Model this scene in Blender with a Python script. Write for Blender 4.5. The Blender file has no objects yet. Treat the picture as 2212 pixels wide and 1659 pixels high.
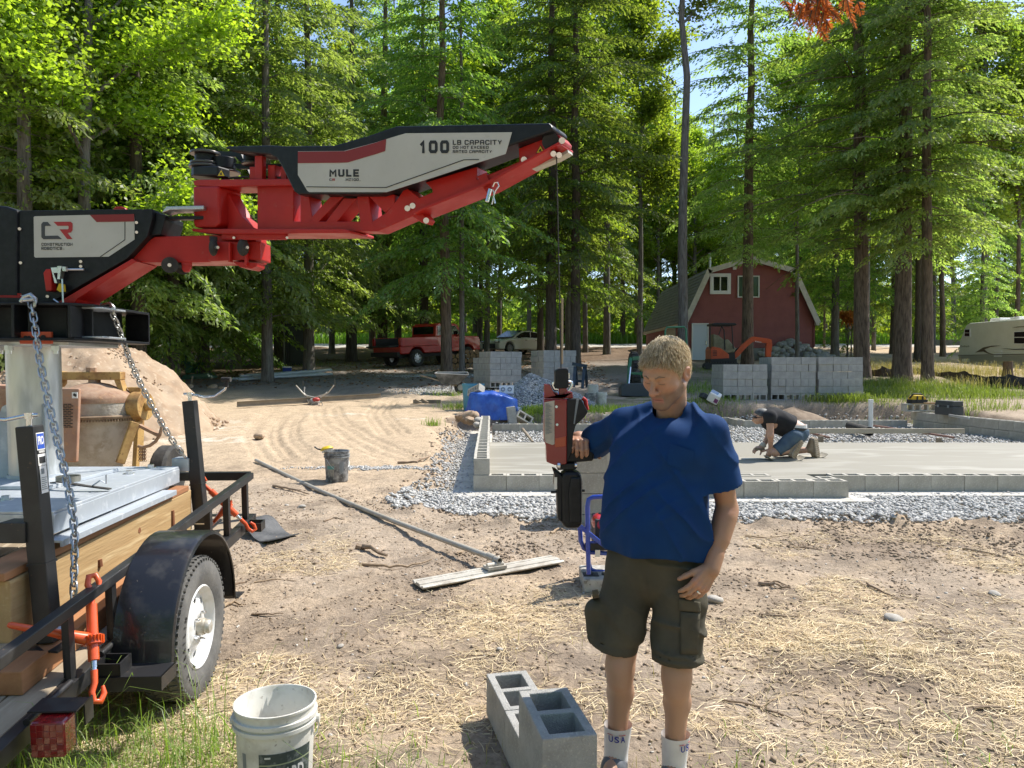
import bpy,bmesh,math,random
import numpy as np
from mathutils import Vector,Matrix,Euler
sc=bpy.context.scene
C=sc.collection
PI=math.pi
R=math.radians
# camera
CAM_H=1.65
FPX=1666.7
PITCH=math.atan((829.5-790.0)/FPX)
cam_data=bpy.data.cameras.new('camera')
cam_data.sensor_fit='HORIZONTAL'
cam_data.sensor_width=36.0
cam_data.lens=36.0*FPX/2212.0
cam_data.clip_start=0.05
cam_data.clip_end=600.0
cam=bpy.data.objects.new('camera',cam_data)
C.objects.link(cam)
cam.location=(0,0,CAM_H)
cam.rotation_euler=(PI/2-PITCH,0,0)
sc.camera=cam
# sky and sun
SUN_EL=R(53)
SUN_AZ=R(58)
SUN_DIR=Vector((math.cos(SUN_EL)*math.sin(SUN_AZ),math.cos(SUN_EL)*math.cos(SUN_AZ),math.sin(SUN_EL)))
world=bpy.data.worlds.new('World')
sc.world=world
world.use_nodes=True
wn=world.node_tree.nodes
wl=world.node_tree.links
wn.clear()
w_out=wn.new('ShaderNodeOutputWorld')
w_bg=wn.new('ShaderNodeBackground')
w_sky=wn.new('ShaderNodeTexSky')
w_sky.sky_type='NISHITA'
w_sky.sun_disc=False
w_sky.sun_elevation=SUN_EL
w_sky.sun_rotation=SUN_AZ
w_sky.altitude=200
w_sky.air_density=.9
w_sky.dust_density=.7
w_sky.ozone_density=1.0
w_bg.inputs['Strength'].default_value=0.15
wl.new(w_sky.outputs[0],w_bg.inputs['Color'])
wl.new(w_bg.outputs[0],w_out.inputs['Surface'])
sun_data=bpy.data.lights.new('sun','SUN')
sun_data.energy=4.1
sun_data.angle=R(0.5)
sun_data.color=(1.0,0.945,0.86)
sun=bpy.data.objects.new('sun',sun_data)
C.objects.link(sun)
sun.rotation_euler=SUN_DIR.to_track_quat('Z','Y').to_euler()
sun.location=(20,15,30)
sc.view_settings.view_transform='Standard'
sc.view_settings.look='None'
sc.view_settings.exposure=0.82
sc.view_settings.gamma=1.0
sc.view_settings.use_curve_mapping=False
sc.render.engine='CYCLES'
sc.cycles.use_denoising=True
sc.cycles.max_bounces=8
sc.cycles.diffuse_bounces=6
sc.cycles.glossy_bounces=3
sc.cycles.transmission_bounces=6
sc.cycles.transparent_max_bounces=6
sc.cycles.caustics_reflective=False
sc.cycles.caustics_refractive=False
sc.cycles.sample_clamp_indirect=6.0
# picture pixel -> place
CAM=Vector((0,0,CAM_H))
_F=Vector((0,math.cos(PITCH),-math.sin(PITCH)))
_U=Vector((0,math.sin(PITCH),math.cos(PITCH)))
def ray(u,v):
 return Vector(((u-1106.0)/FPX,0,0))+_U*(-(v-829.5)/FPX)+_F
def P(u,v,y):
 """point seen at (u, v) that stands y metres in front of the camera"""
 d=ray(u,v)
 return CAM+d*(y/d.y)
def PZ(u,v,z):
 d=ray(u,v)
 return CAM+d*((z-CAM_H)/d.z)
def PP(u,v,A,B):
 """point seen at (u, v) in the upright plane through the ground points A and B"""
 d=ray(u,v)
 nx,ny=-(B[1]-A[1]),(B[0]-A[0])
 t=(nx*A[0]+ny*A[1])/(nx*d.x+ny*d.y)
 return CAM+d*t
 # noise (numpy)
def _hash(ix,iy,seed):
 h=(ix.astype(np.int64)*374761393+iy.astype(np.int64)*668265263+seed*974634777)&0x7fffffff
 h=((h^(h>>13))*1274126177)&0x7fffffff
 h=h^(h>>16)
 return(h&0xffff)/65535.0
def vnoise(x,y,seed=0):
 x=np.asarray(x,float)
 y=np.asarray(y,float)
 ix,iy=np.floor(x),np.floor(y)
 fx,fy=x-ix,y-iy
 fx=fx*fx*(3-2*fx)
 fy=fy*fy*(3-2*fy)
 a=_hash(ix,iy,seed)
 b=_hash(ix+1,iy,seed)
 c=_hash(ix,iy+1,seed)
 d=_hash(ix+1,iy+1,seed)
 return(a*(1-fx)+b*fx)*(1-fy)+(c*(1-fx)+d*fx)*fy
def fbm(x,y,o=4,seed=0,gain=0.5):
 s,a,t=0.0,1.0,0.0
 x=np.asarray(x,float)
 y=np.asarray(y,float)
 for k in range(o):
  s=s+a*vnoise(x*2**k+17.3*k,y*2**k-9.1*k,seed+k)
  t+=a
  a*=gain
 return s/t
def sstep(a,b,x):
 t=np.clip((np.asarray(x,float)-a)/(b-a),0,1)
 return t*t*(3-2*t)
 # ground heights
KY=[-40,0,5,9.5,15,21.5,24.6,26,31,37,43,55,60,75,110,200]
KZ=[0,0,.0,.2,.38,.60,.78,.90,1.24,1.65,1.95,2.8,3.2,3.9,4.8,6.0]
def pit_mask(x,y):
 w=(fbm(np.asarray(x)*.9,np.asarray(y)*.9,3,5)-.5)
 xl=-.98-.02*(np.asarray(y)-9.4)+w*.9
 mx=sstep(xl-.55,xl+.1,x)*(1-sstep(11.3+w*.5,11.9+w*.5,x))
 yb=18.0+2.15*sstep(3.4,4.6,x)
 fy=.55*sstep(.2,-1.0,x)
 my=sstep(7.2+fy+w*.5,8.0+fy+w*.4,y)*(1-sstep(yb+w*.3,yb+.5+w*.3,y))
 return mx*my
def hz(x,y,fine=True):
 x=np.asarray(x,float)
 y=np.asarray(y,float)
 h=np.interp(y,KY,KZ)
 m=pit_mask(x,y)
 back=np.exp(-((y-21.2)/.8)**2)*sstep(3.5,6,x)*(1-sstep(13,16,x))*.16
 h=h+back
 h=h+(fbm(x*.25,y*.25,3,11)-.5)*.16*sstep(10,18,y)
 h=h*(1-m)+0.085*m
 if fine:
  near=1-sstep(22,40,y)
  n=(fbm(x*1.1,y*1.1,3,21)-.5)*.07+(fbm(x*4.2,y*4.2,3,31)-.5)*.035+(fbm(x*14,y*14,2,41)-.5)*.022
  edge=np.clip(m*(1-m)*4,0,1)
  fr=np.exp(-((y-7.0)/.45)**2)*sstep(2.2,4.5,x)
  cl=np.clip(edge*1.3+fr*.8,0,1.5)
  clod=np.maximum(fbm(x*6,y*6,3,51)-.42,0)*.17
  h=h+(n*(1-m*.85)+clod*cl)*near
  h=h+(fbm(x*.9,y*.9,4,61)-.5)*.25*sstep(38,60,y)
 return h
def gz(x,y,fine=True):
 return float(hz(np.array([x]),np.array([y]),fine)[0])
def G(u,v):
 """ground point seen at (u, v)"""
 d=ray(u,v)
 t=1.5
 last=t
 while t<160:
  p=CAM+d*t
  if p.z<gz(p.x,p.y,False):
   break
  last=t
  t*=1.03
 a,b=last,t
 for _ in range(24):
  mth=(a+b)/2
  p=CAM+d*mth
  if p.z<gz(p.x,p.y,False):
   b=mth
  else:
   a=mth
 p=CAM+d*b
 return Vector((p.x,p.y,gz(p.x,p.y)))
 # materials
MATS={}
def nodes_of(m):
 m.use_nodes=True
 nt=m.node_tree
 nt.nodes.clear()
 out=nt.nodes.new('ShaderNodeOutputMaterial')
 return nt,nt.nodes,nt.links,out
def pm(name,col,rough=.6,metal=0.,col2=None,vs=6.,vd=4.,lo=.4,hi=.65,bump=0.,bs=40.,bd=4.,col3=None,vs3=25.,lo3=.55,hi3=.7,spec=.5,coat=0.,stretch=None,
rough2=None,sub=0.,bdist=.01):
 """principled material: col, worn or stained to col2 (large noise) and col3 (small noise), with relief"""
 m=bpy.data.materials.new(name)
 nt,N,L,out=nodes_of(m)
 b=N.new('ShaderNodeBsdfPrincipled')
 L.new(b.outputs[0],out.inputs[0])
 b.inputs['Base Color'].default_value=(*col,1)
 b.inputs['Roughness'].default_value=rough
 b.inputs['Metallic'].default_value=metal
 b.inputs['Specular IOR Level'].default_value=spec
 b.inputs['Coat Weight'].default_value=coat
 if sub:
  b.inputs['Subsurface Weight'].default_value=sub
  b.inputs['Subsurface Radius'].default_value=(.012,.005,.003)
  b.inputs['Subsurface Scale'].default_value=1.0
 tc=N.new('ShaderNodeTexCoord')
 vec=tc.outputs['Object']
 if stretch:
  mp=N.new('ShaderNodeMapping')
  mp.inputs['Scale'].default_value=stretch
  L.new(vec,mp.inputs['Vector'])
  vec=mp.outputs[0]
 def noise(scale,detail):
  n=N.new('ShaderNodeTexNoise')
  n.inputs['Scale'].default_value=scale
  n.inputs['Detail'].default_value=detail
  n.inputs['Roughness'].default_value=.6
  L.new(vec,n.inputs['Vector'])
  return n.outputs[0]
 def ramp(sock,a,z):
  r=N.new('ShaderNodeMapRange')
  r.inputs['From Min'].default_value=a
  r.inputs['From Max'].default_value=z
  L.new(sock,r.inputs['Value'])
  return r.outputs[0]
 csock=None
 if col2:
  f=ramp(noise(vs,vd),lo,hi)
  mx=N.new('ShaderNodeMix')
  mx.data_type='RGBA'
  mx.inputs[6].default_value=(*col,1)
  mx.inputs[7].default_value=(*col2,1)
  L.new(f,mx.inputs[0])
  csock=mx.outputs[2]
  if rough2 is not None:
   rr=N.new('ShaderNodeMapRange')
   rr.inputs['To Min'].default_value=rough
   rr.inputs['To Max'].default_value=rough2
   L.new(f,rr.inputs['Value'])
   L.new(rr.outputs[0],b.inputs['Roughness'])
 if col3:
  f=ramp(noise(vs3,3.),lo3,hi3)
  mx=N.new('ShaderNodeMix')
  mx.data_type='RGBA'
  if csock:
   L.new(csock,mx.inputs[6])
  else:
   mx.inputs[6].default_value=(*col,1)
  mx.inputs[7].default_value=(*col3,1)
  L.new(f,mx.inputs[0])
  csock=mx.outputs[2]
 if csock:
  L.new(csock,b.inputs['Base Color'])
 if bump:
  bp=N.new('ShaderNodeBump')
  bp.inputs['Strength'].default_value=min(1.,bump)
  bp.inputs['Distance'].default_value=bdist
  L.new(noise(bs,bd),bp.inputs['Height'])
  L.new(bp.outputs[0],b.inputs['Normal'])
 MATS[name]=m
 return m
def leafmat(name,dark,light,trans,tw=.45,hue=.0):
 """foliage: diffuse plus light let through, varied leaf by leaf and tree by tree"""
 m=bpy.data.materials.new(name)
 nt,N,L,out=nodes_of(m)
 g=N.new('ShaderNodeNewGeometry')
 oi=N.new('ShaderNodeObjectInfo')
 mx=N.new('ShaderNodeMix')
 mx.data_type='RGBA'
 mx.inputs[6].default_value=(*dark,1)
 mx.inputs[7].default_value=(*light,1)
 L.new(g.outputs['Random Per Island'],mx.inputs[0])
 hs=N.new('ShaderNodeHueSaturation')
 r1=N.new('ShaderNodeMapRange')
 r1.inputs['To Min'].default_value=.482
 r1.inputs['To Max'].default_value=.522
 L.new(oi.outputs['Random'],r1.inputs['Value'])
 L.new(r1.outputs[0],hs.inputs['Hue'])
 r2=N.new('ShaderNodeMapRange')
 r2.inputs['To Min'].default_value=.9
 r2.inputs['To Max'].default_value=1.55
 L.new(oi.outputs['Random'],r2.inputs['Value'])
 L.new(r2.outputs[0],hs.inputs['Value'])
 L.new(mx.outputs[2],hs.inputs['Color'])
 d=N.new('ShaderNodeBsdfDiffuse')
 L.new(hs.outputs[0],d.inputs['Color'])
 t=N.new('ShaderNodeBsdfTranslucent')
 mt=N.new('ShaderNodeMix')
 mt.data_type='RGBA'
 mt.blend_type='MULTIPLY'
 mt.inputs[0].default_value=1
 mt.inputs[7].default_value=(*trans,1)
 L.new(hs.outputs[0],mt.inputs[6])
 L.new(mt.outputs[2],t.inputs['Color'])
 ms=N.new('ShaderNodeMixShader')
 ms.inputs[0].default_value=tw
 L.new(d.outputs[0],ms.inputs[1])
 L.new(t.outputs[0],ms.inputs[2])
 gl=N.new('ShaderNodeBsdfGlossy')
 gl.inputs['Roughness'].default_value=.45
 gl.inputs['Color'].default_value=(1,1,1,1)
 m2=N.new('ShaderNodeMixShader')
 m2.inputs[0].default_value=.025
 L.new(ms.outputs[0],m2.inputs[1])
 L.new(gl.outputs[0],m2.inputs[2])
 L.new(m2.outputs[0],out.inputs[0])
 MATS[name]=m
 return m
 # objects
XF={}
def thing(name,label,cat,loc=(0,0,0),rot=(0,0,0),group=None,scale=1.):
 o=bpy.data.objects.new(name,None)
 o.empty_display_size=.1
 C.objects.link(o)
 o.location=loc
 o.rotation_euler=rot
 o.scale=(scale,)*3
 XF[o.name]=Matrix.LocRotScale(Vector(loc),Euler(rot),Vector((scale,)*3))
 o['label']=label
 o['category']=cat
 if group:
  o['group']=group
 return o
def tag(o,label,cat,group=None):
 o['label']=label
 o['category']=cat
 if group:
  o['group']=group
 return o
def mesh_obj(name,me,parent=None,kind=None,loc=None,rot=None):
 o=bpy.data.objects.new(name,me)
 C.objects.link(o)
 if parent:
  o.parent=parent
 if kind:
  o['kind']=kind
 if loc is not None:
  o.location=loc
 if rot is not None:
  o.rotation_euler=rot
 return o
def np_mesh(name,V,F,mat=None,smooth=False):
 """mesh from a (n,3) array and an (m,3) or (m,4) array"""
 V=np.ascontiguousarray(V,np.float32)
 F=np.ascontiguousarray(F,np.int32)
 me=bpy.data.meshes.new(name)
 k=F.shape[1]
 me.vertices.add(len(V))
 me.vertices.foreach_set('co',V.ravel())
 me.loops.add(F.size)
 me.loops.foreach_set('vertex_index',F.ravel())
 me.polygons.add(len(F))
 me.polygons.foreach_set('loop_start',np.arange(0,F.size,k,dtype=np.int32))
 me.polygons.foreach_set('loop_total',np.full(len(F),k,dtype=np.int32))
 if smooth:
  me.polygons.foreach_set('use_smooth',np.ones(len(F),dtype=bool))
 me.update(calc_edges=True)
 if mat:
  me.materials.append(mat)
 return me
class MB:
 """collects solid pieces into one mesh"""
 def __init__(self,M=None):
  self.v=[]
  self.f=[]
  self.M=M or Matrix.Identity(4)
 def add(self,verts,faces,M=None):
  T=self.M@M if M is not None else self.M
  b=len(self.v)
  self.v+=[T@Vector(p)for p in verts]
  self.f+=[tuple(b+i for i in f)for f in faces]
  return self
 def box(self,c,s,rot=None,M=None):
  x,y,z=s[0]/2,s[1]/2,s[2]/2
  T=Matrix.Translation(Vector(c))
  if rot is not None:
   T=T@Euler(rot).to_matrix().to_4x4()
  if M is not None:
   T=M@T
  vs=[(-x,-y,-z),(x,-y,-z),(x,y,-z),(-x,y,-z),(-x,-y,z),(x,-y,z),(x,y,z),(-x,y,z)]
  return self.add(vs,[(0,3,2,1),(4,5,6,7),(0,1,5,4),(1,2,6,5),(2,3,7,6),(3,0,4,7)],T)
 def bar(self,a,b,w,h,up=(0,0,1),ext=0.):
  a,b=Vector(a),Vector(b)
  d=(b-a).normalized()
  a=a-d*ext
  b=b+d*ext
  upv=Vector(up)
  s=d.cross(upv)
  if s.length<1e-4:
   s=d.cross(Vector((0,1,0)))
  s.normalize()
  t=s.cross(d).normalized()
  vs=[]
  for p in(a,b):
   for(i,j)in((-1,-1),(1,-1),(1,1),(-1,1)):
    vs.append(p+s*(i*w/2)+t*(j*h/2))
  return self.add(vs,[(0,1,2,3),(7,6,5,4),(0,4,5,1),(1,5,6,2),(2,6,7,3),(3,7,4,0)])
 def cyl(self,a,b,r0,r1=None,n=16,cap=True):
  if r1 is None:
   r1=r0
  a,b=Vector(a),Vector(b)
  d=(b-a).normalized()
  s=d.orthogonal().normalized()
  t=d.cross(s)
  vs=[]
  for p,r in((a,r0),(b,r1)):
   for k in range(n):
    an=2*PI*k/n
    vs.append(p+(s*math.cos(an)+t*math.sin(an))*r)
  fs=[(k,(k+1)%n,n+(k+1)%n,n+k)for k in range(n)]
  if cap:
   fs.append(tuple(range(n-1,-1,-1)))
   fs.append(tuple(range(n,2*n)))
  return self.add(vs,fs)
 def ring(self,c,axis,ro,ri,w,n=24):
  """flat annulus of thickness w"""
  c=Vector(c)
  d=Vector(axis).normalized()
  s=d.orthogonal().normalized()
  t=d.cross(s)
  vs=[]
  for r,o in((ro,-w/2),(ro,w/2),(ri,w/2),(ri,-w/2)):
   for k in range(n):
    an=2*PI*k/n
    vs.append(c+d*o+(s*math.cos(an)+t*math.sin(an))*r)
  fs=[]
  for q in range(4):
   q2=(q+1)%4
   for k in range(n):
    k2=(k+1)%n
    fs.append((q*n+k,q*n+k2,q2*n+k2,q2*n+k))
  return self.add(vs,fs)
 def tube(self,pts,r,n=8,closed=False,cap=True):
  pts=[Vector(p)for p in pts]
  m=len(pts)
  rs=r if isinstance(r,(list,tuple))else[r]*m
  vs=[]
  nrm=None
  for i,p in enumerate(pts):
   if closed:
    d=(pts[(i+1)%m]-pts[i-1]).normalized()
   else:
    d=(pts[min(i+1,m-1)]-pts[max(i-1,0)]).normalized()
   if nrm is None:
    nrm=d.orthogonal().normalized()
   else:
    nrm=(nrm-d*nrm.dot(d))
    if nrm.length<1e-5:
     nrm=d.orthogonal()
    nrm.normalize()
   t=d.cross(nrm)
   for k in range(n):
    an=2*PI*k/n
    vs.append(p+(nrm*math.cos(an)+t*math.sin(an))*rs[i])
  fs=[]
  for i in range(m if closed else m-1):
   j=(i+1)%m
   for k in range(n):
    k2=(k+1)%n
    fs.append((i*n+k,i*n+k2,j*n+k2,j*n+k))
  if cap and not closed:
   fs.append(tuple(range(n-1,-1,-1)))
   fs.append(tuple(range((m-1)*n,m*n)))
  return self.add(vs,fs)
 def prism(self,poly,depth,O=(0,0,0),ex=(1,0,0),ey=(0,0,1)):
  """polygon (list of 2D points) in the frame O, ex, ey, pushed depth along ex x ey (both ways half)"""
  O,ex,ey=Vector(O),Vector(ex),Vector(ey)
  n=ex.cross(ey).normalized()
  k=len(poly)
  ar=sum(poly[i][0]*poly[(i+1)%k][1]-poly[(i+1)%k][0]*poly[i][1]for i in range(k))
  if ar<0:
   poly=list(reversed(poly))
  vs=[O+ex*a+ey*b+n*(-depth/2)for a,b in poly]+[O+ex*a+ey*b+n*(depth/2)for a,b in poly]
  fs=[tuple(range(k-1,-1,-1)),tuple(range(k,2*k))]
  fs+=[(i,(i+1)%k,k+(i+1)%k,k+i)for i in range(k)]
  return self.add(vs,fs)
 def prism3(self,pts,n,t0,t1):
  """planar 3D outline pushed from t0 to t1 along n"""
  n=Vector(n).normalized()
  pts=[Vector(p)for p in pts]
  k=len(pts)
  cr=Vector((0,0,0))
  for i in range(k):
   cr+=(pts[i]-pts[0]).cross(pts[(i+1)%k]-pts[0])
  if cr.dot(n)<0:
   pts=pts[::-1]
  lo,hi=min(t0,t1),max(t0,t1)
  vs=[p+n*lo for p in pts]+[p+n*hi for p in pts]
  fs=[tuple(range(k-1,-1,-1)),tuple(range(k,2*k))]
  fs+=[(i,(i+1)%k,k+(i+1)%k,k+i)for i in range(k)]
  return self.add(vs,fs)
 def lathe(self,prof,n=24,M=None,cap0=False,cap1=False,a0=0.,a1=2*PI):
  full=abs(a1-a0-2*PI)<1e-6
  m=n if full else n+1
  vs=[]
  for r,z in prof:
   for k in range(m):
    an=a0+(a1-a0)*k/n
    vs.append((r*math.cos(an),r*math.sin(an),z))
  fs=[]
  for i in range(len(prof)-1):
   for k in range(n):
    k2=(k+1)%m
    fs.append((i*m+k,i*m+k2,(i+1)*m+k2,(i+1)*m+k))
  if cap0:
   fs.append(tuple(range(m-1,-1,-1)))
  if cap1:
   fs.append(tuple(range((len(prof)-1)*m,len(prof)*m)))
  return self.add(vs,fs,M)
 def ball(self,c,r,n=12,m=8,rot=None):
  if not isinstance(r,(list,tuple)):
   r=(r,r,r)
  vs=[(0,0,-1)]
  for i in range(1,m):
   th=PI*i/m-PI/2
   for k in range(n):
    an=2*PI*k/n
    vs.append((math.cos(th)*math.cos(an),math.cos(th)*math.sin(an),math.sin(th)))
  vs.append((0,0,1))
  fs=[(0,1+(k+1)%n,1+k)for k in range(n)]
  for i in range(m-2):
   for k in range(n):
    k2=(k+1)%n
    fs.append((1+i*n+k,1+i*n+k2,1+(i+1)*n+k2,1+(i+1)*n+k))
  top=len(vs)-1
  fs+=[(top,1+(m-2)*n+k,1+(m-2)*n+(k+1)%n)for k in range(n)]
  T=Matrix.Translation(Vector(c))
  if rot is not None:
   T=T@Euler(rot).to_matrix().to_4x4()
  return self.add(vs,fs,T@Matrix.Diagonal((*r,1)))
 def mesh(self,name,mat,smooth=None):
  me=bpy.data.meshes.new(name)
  me.from_pydata([tuple(p)for p in self.v],[],self.f)
  if mat:
   me.materials.append(mat)
  if smooth:
   me.shade_smooth()
   me.set_sharp_from_angle(angle=R(smooth))
  me.update()
  return me
 def build(self,name,mat,parent=None,smooth=None,bevel=0.,kind=None,world=False,loc=None,label=None):
  if world and parent is not None:
   root=parent
   T=Matrix.Identity(4)
   while root is not None:
    if root.name in XF:
     T=XF[root.name]@T
    root=root.parent
   Ti=T.inverted()
   self.v=[Ti@p for p in self.v]
  if loc is not None:
   L_=Vector(loc)
   self.v=[p-L_ for p in self.v]
  me=self.mesh(name,mat,smooth)
  o=mesh_obj(name,me,parent,kind,loc)
  if bevel:
   md=o.modifiers.new('bevel','BEVEL')
   md.width=bevel
   md.segments=2
   md.limit_method='ANGLE'
   md.angle_limit=R(40)
  if label:
   o['label']=label
  return o
def copy_tree(o,parent=None):
 c=o.copy()
 C.objects.link(c)
 if parent is not None:
  c.parent=parent
 for ch in list(o.children):
  copy_tree(ch,c)
 return c
def text_mesh(txt,size,bold=0.,ext=.001,align='LEFT',mat=None,shear=0.,spacing=1.):
 cu=bpy.data.curves.new('lettering','FONT')
 cu.body=txt
 cu.size=size
 cu.offset=bold
 cu.extrude=ext
 cu.align_x=align
 cu.shear=shear
 cu.space_character=spacing
 cu.resolution_u=3
 o=bpy.data.objects.new('lettering',cu)
 C.objects.link(o)
 bpy.context.view_layer.update()
 me=bpy.data.meshes.new_from_object(o)
 bpy.data.objects.remove(o)
 bpy.data.curves.remove(cu)
 me.materials.clear()
 if mat:
  me.materials.append(mat)
 return me
def lettering(txt,O,ex,ey,width,height,mat,parent,bold=.02,name='lettering'):
 """flat letters that fill width x height from O (lower left), along ex, upright along ey"""
 me=text_mesh(txt,1.0,bold,.0,'LEFT',mat)
 n=len(me.vertices)
 co=np.empty(n*3,np.float32)
 me.vertices.foreach_get('co',co)
 co=co.reshape(-1,3)
 lo,hi=co.min(0),co.max(0)
 ex,ey,O=Vector(ex),Vector(ey),Vector(O)
 nrm=ex.cross(ey)
 a=(co[:,0]-lo[0])/(hi[0]-lo[0])*width
 b=(co[:,1]-lo[1])/(hi[1]-lo[1])*height
 W=np.array(O)[None]+a[:,None]*np.array(ex)[None]+b[:,None]*np.array(ey)[None]
 T=Matrix.Identity(4)
 r=parent
 while r is not None:
  if r.name in XF:
   T=XF[r.name]@T
  r=r.parent
 Ti=np.array(T.inverted())
 W=W@Ti[:3,:3].T+Ti[:3,3]
 me.vertices.foreach_set('co',W.astype(np.float32).ravel())
 me.update()
 return mesh_obj(name,me,parent)
_c=.16
GLYPH={'A':([[(0,0),(0,1-_c),(_c,1),(1-_c,1),(1,1-_c),(1,0)],[(0,.40),(1,.40)]],1.),'B':([[(0,0),(0,1),(.85,1),(.95,.9),(.95,.6),(.85,.52),(0,.52)],[(.85,
.52),(1,.42),(1,.1),(.9,0),(0,0)]],1.),'C':([[(1,.82),(1,1-_c),(1-_c,1),(_c,1),(0,1-_c),(0,_c),(_c,0),(1-_c,0),(1,_c),(1,.18)]],1.),'D':([[(0,0),(0,
1),(1-_c,1),(1,1-_c),(1,_c),(1-_c,0),(0,0)]],1.),'E':([[(1,1),(0,1),(0,0),(1,0)],[(0,.5),(.85,.5)]],.85),'I':([[(0,0),(0,1)]],.0),'L':([[(0,1),(0,0),
(1,0)]],.8),'M':([[(0,0),(0,1),(.5,.42),(1,1),(1,0)]],1.25),'N':([[(0,0),(0,1),(1,0),(1,1)]],1.),'O':([[(_c,0),(1-_c,0),(1,_c),(1,1-_c),(1-_c,1),(_c,
1),(0,1-_c),(0,_c),(_c,0)]],1.),'P':([[(0,0),(0,1),(1-_c,1),(1,1-_c),(1,.58),(1-_c,.42),(0,.42)]],1.),'R':([[(0,0),(0,1),(1-_c,1),(1,1-_c),(1,.58),
(1-_c,.42),(0,.42)],[(.5,.42),(1,0)]],1.),'S':([[(1,.80),(1,1-_c),(1-_c,1),(_c,1),(0,1-_c),(0,.62),(_c,.5),(1-_c,.5),(1,.38),(1,_c),(1-_c,0),(_c,0),(0,
_c),(0,.20)]],1.),'T':([[(0,1),(1,1)],[(.5,1),(.5,0)]],.95),'U':([[(0,1),(0,_c),(_c,0),(1-_c,0),(1,_c),(1,1)]],1.),'X':([[(0,0),(1,1)],[(0,1),(1,0)]],
1.),'Y':([[(0,1),(.5,.45),(1,1)],[(.5,.45),(.5,0)]],1.),'Z':([[(0,1),(1,1),(0,0),(1,0)]],1.),'1':([[(0,.78),(.5,1),(.5,0)]],.55),'0':([[(_c,0),(1-_c,
0),(1,_c),(1,1-_c),(1-_c,1),(_c,1),(0,1-_c),(0,_c),(_c,0)]],1.)}
GLYPH['G']=([[(1,.82),(1,1-_c),(1-_c,1),(_c,1),(0,1-_c),(0,_c),(_c,0),(1-_c,0),(1,_c),(1,.5),(.55,.5)]],1.)
def sign(txt,O,ex,ey,width,height,mat,parent,stroke=.2,aspect=.8):
 """square letters filling width x height; stroke and letter width relative to the height"""
 ex,ey,O=Vector(ex),Vector(ey),Vector(O)
 nrm=ex.cross(ey).normalized()
 adv=[]
 x=0.
 for ch in txt:
  if ch==' ':
   x+=.45
   continue
  w=GLYPH[ch][1]*(aspect-stroke)+stroke
  adv.append((ch,x,w))
  x+=w+stroke*.75+.04
 tot=x-stroke*.75-.04
 sx=width/tot
 mb=MB()
 k=0
 for ch,x0,w in adv:
  for line in GLYPH[ch][0]:
   pts=[(x0+stroke/2+a*(w-stroke),stroke/2+b*(1-stroke))for a,b in line]
   closed=pts[0]==pts[-1]
   n=len(pts)
   lf,rt=[],[]
   for i,(a,b)in enumerate(pts):
    d0=d1=None
    if i>0 or closed:
     q=pts[i-1]if i>0 else pts[-2]
     d0=Vector((a-q[0],b-q[1])).normalized()
    if i<n-1 or closed:
     q=pts[i+1]if i<n-1 else pts[1]
     d1=Vector((q[0]-a,q[1]-b)).normalized()
    d0=d0 or d1
    d1=d1 or d0
    t=(d0+d1)
    t=t.normalized()if t.length>.2 else d0
    nn=Vector((-t.y,t.x))
    m_=min(1.6,1/max(.35,abs(nn.dot(Vector((-d0.y,d0.x))))))
    e=0.
    if not closed and i==0:
     e=-stroke/2
    if not closed and i==n-1:
     e=stroke/2
    p=Vector((a,b))+(d1 if i==0 else d0)*e*(1 if ch not in 'YX' else 0)
    lf.append(p+nn*stroke/2*m_)
    rt.append(p-nn*stroke/2*m_)
   z=nrm*(.0003*(k%3))
   k+=1
   vs=[O+ex*(p.x*sx)+ey*(p.y*height)+z for p in lf+rt]
   mb.add(vs,[(n+i,n+i+1,i+1,i)for i in range(n-1)])
 return mb.build('lettering',mat,parent,world=True)
rng=np.random.default_rng(7)
random.seed(7)
# THE SETTING: ground
def axis(lo,hi,segs):
 """coordinates with a step that depends on where they are: segs = [(to, step), ...]"""
 out=[lo]
 for to,st in segs:
  n=max(1,int(round((to-out[-1])/st)))
  a=out[-1]
  out+=[a+(to-a)*(k+1)/n for k in range(n)]
 return np.array(out)
gx=axis(-150,150,[(-60,6),(-24,1.2),(-9,.25),(-5,.085),(7.5,.045),(12.5,.09),(26,.3),(60,1.4),(150,6)])
gy=axis(-40,260,[(-8,4),(1.2,.6),(9.5,.042),(16,.07),(24,.12),(40,.4),(70,1.2),(260,8)])
GX,GY=np.meshgrid(gx,gy)
GZ=hz(GX,GY)
def seg_dist(X,Y,pts):
 """distance to a polyline and the length along it"""
 best=np.full(X.shape,1e9)
 along=np.zeros(X.shape)
 s0=0
 for(ax,ay),(bx,by)in zip(pts[:-1],pts[1:]):
  dx,dy=bx-ax,by-ay
  L2=dx*dx+dy*dy
  t=np.clip(((X-ax)*dx+(Y-ay)*dy)/L2,0,1)
  d=np.hypot(X-ax-t*dx,Y-ay-t*dy)
  k=d<best
  best=np.where(k,d,best)
  along=np.where(k,s0+t*math.sqrt(L2),along)
  s0+=math.sqrt(L2)
 return best,along
def smooth_line(px,n=8):
 pts=[G(u,v)for u,v in px]
 out=[]
 for i in range(len(pts)-1):
  p0,p1,p2,p3=pts[max(i-1,0)],pts[i],pts[i+1],pts[min(i+2,len(pts)-1)]
  for k in range(n):
   t=k/n
   out.append(.5*((2*p1)+(-p0+p2)*t+(2*p0-5*p1+4*p2-p3)*t*t+(-p0+3*p1-3*p2+p3)*t**3))
 out.append(pts[-1])
 return[(p.x,p.y)for p in out]
TRACKS=[]
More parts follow.
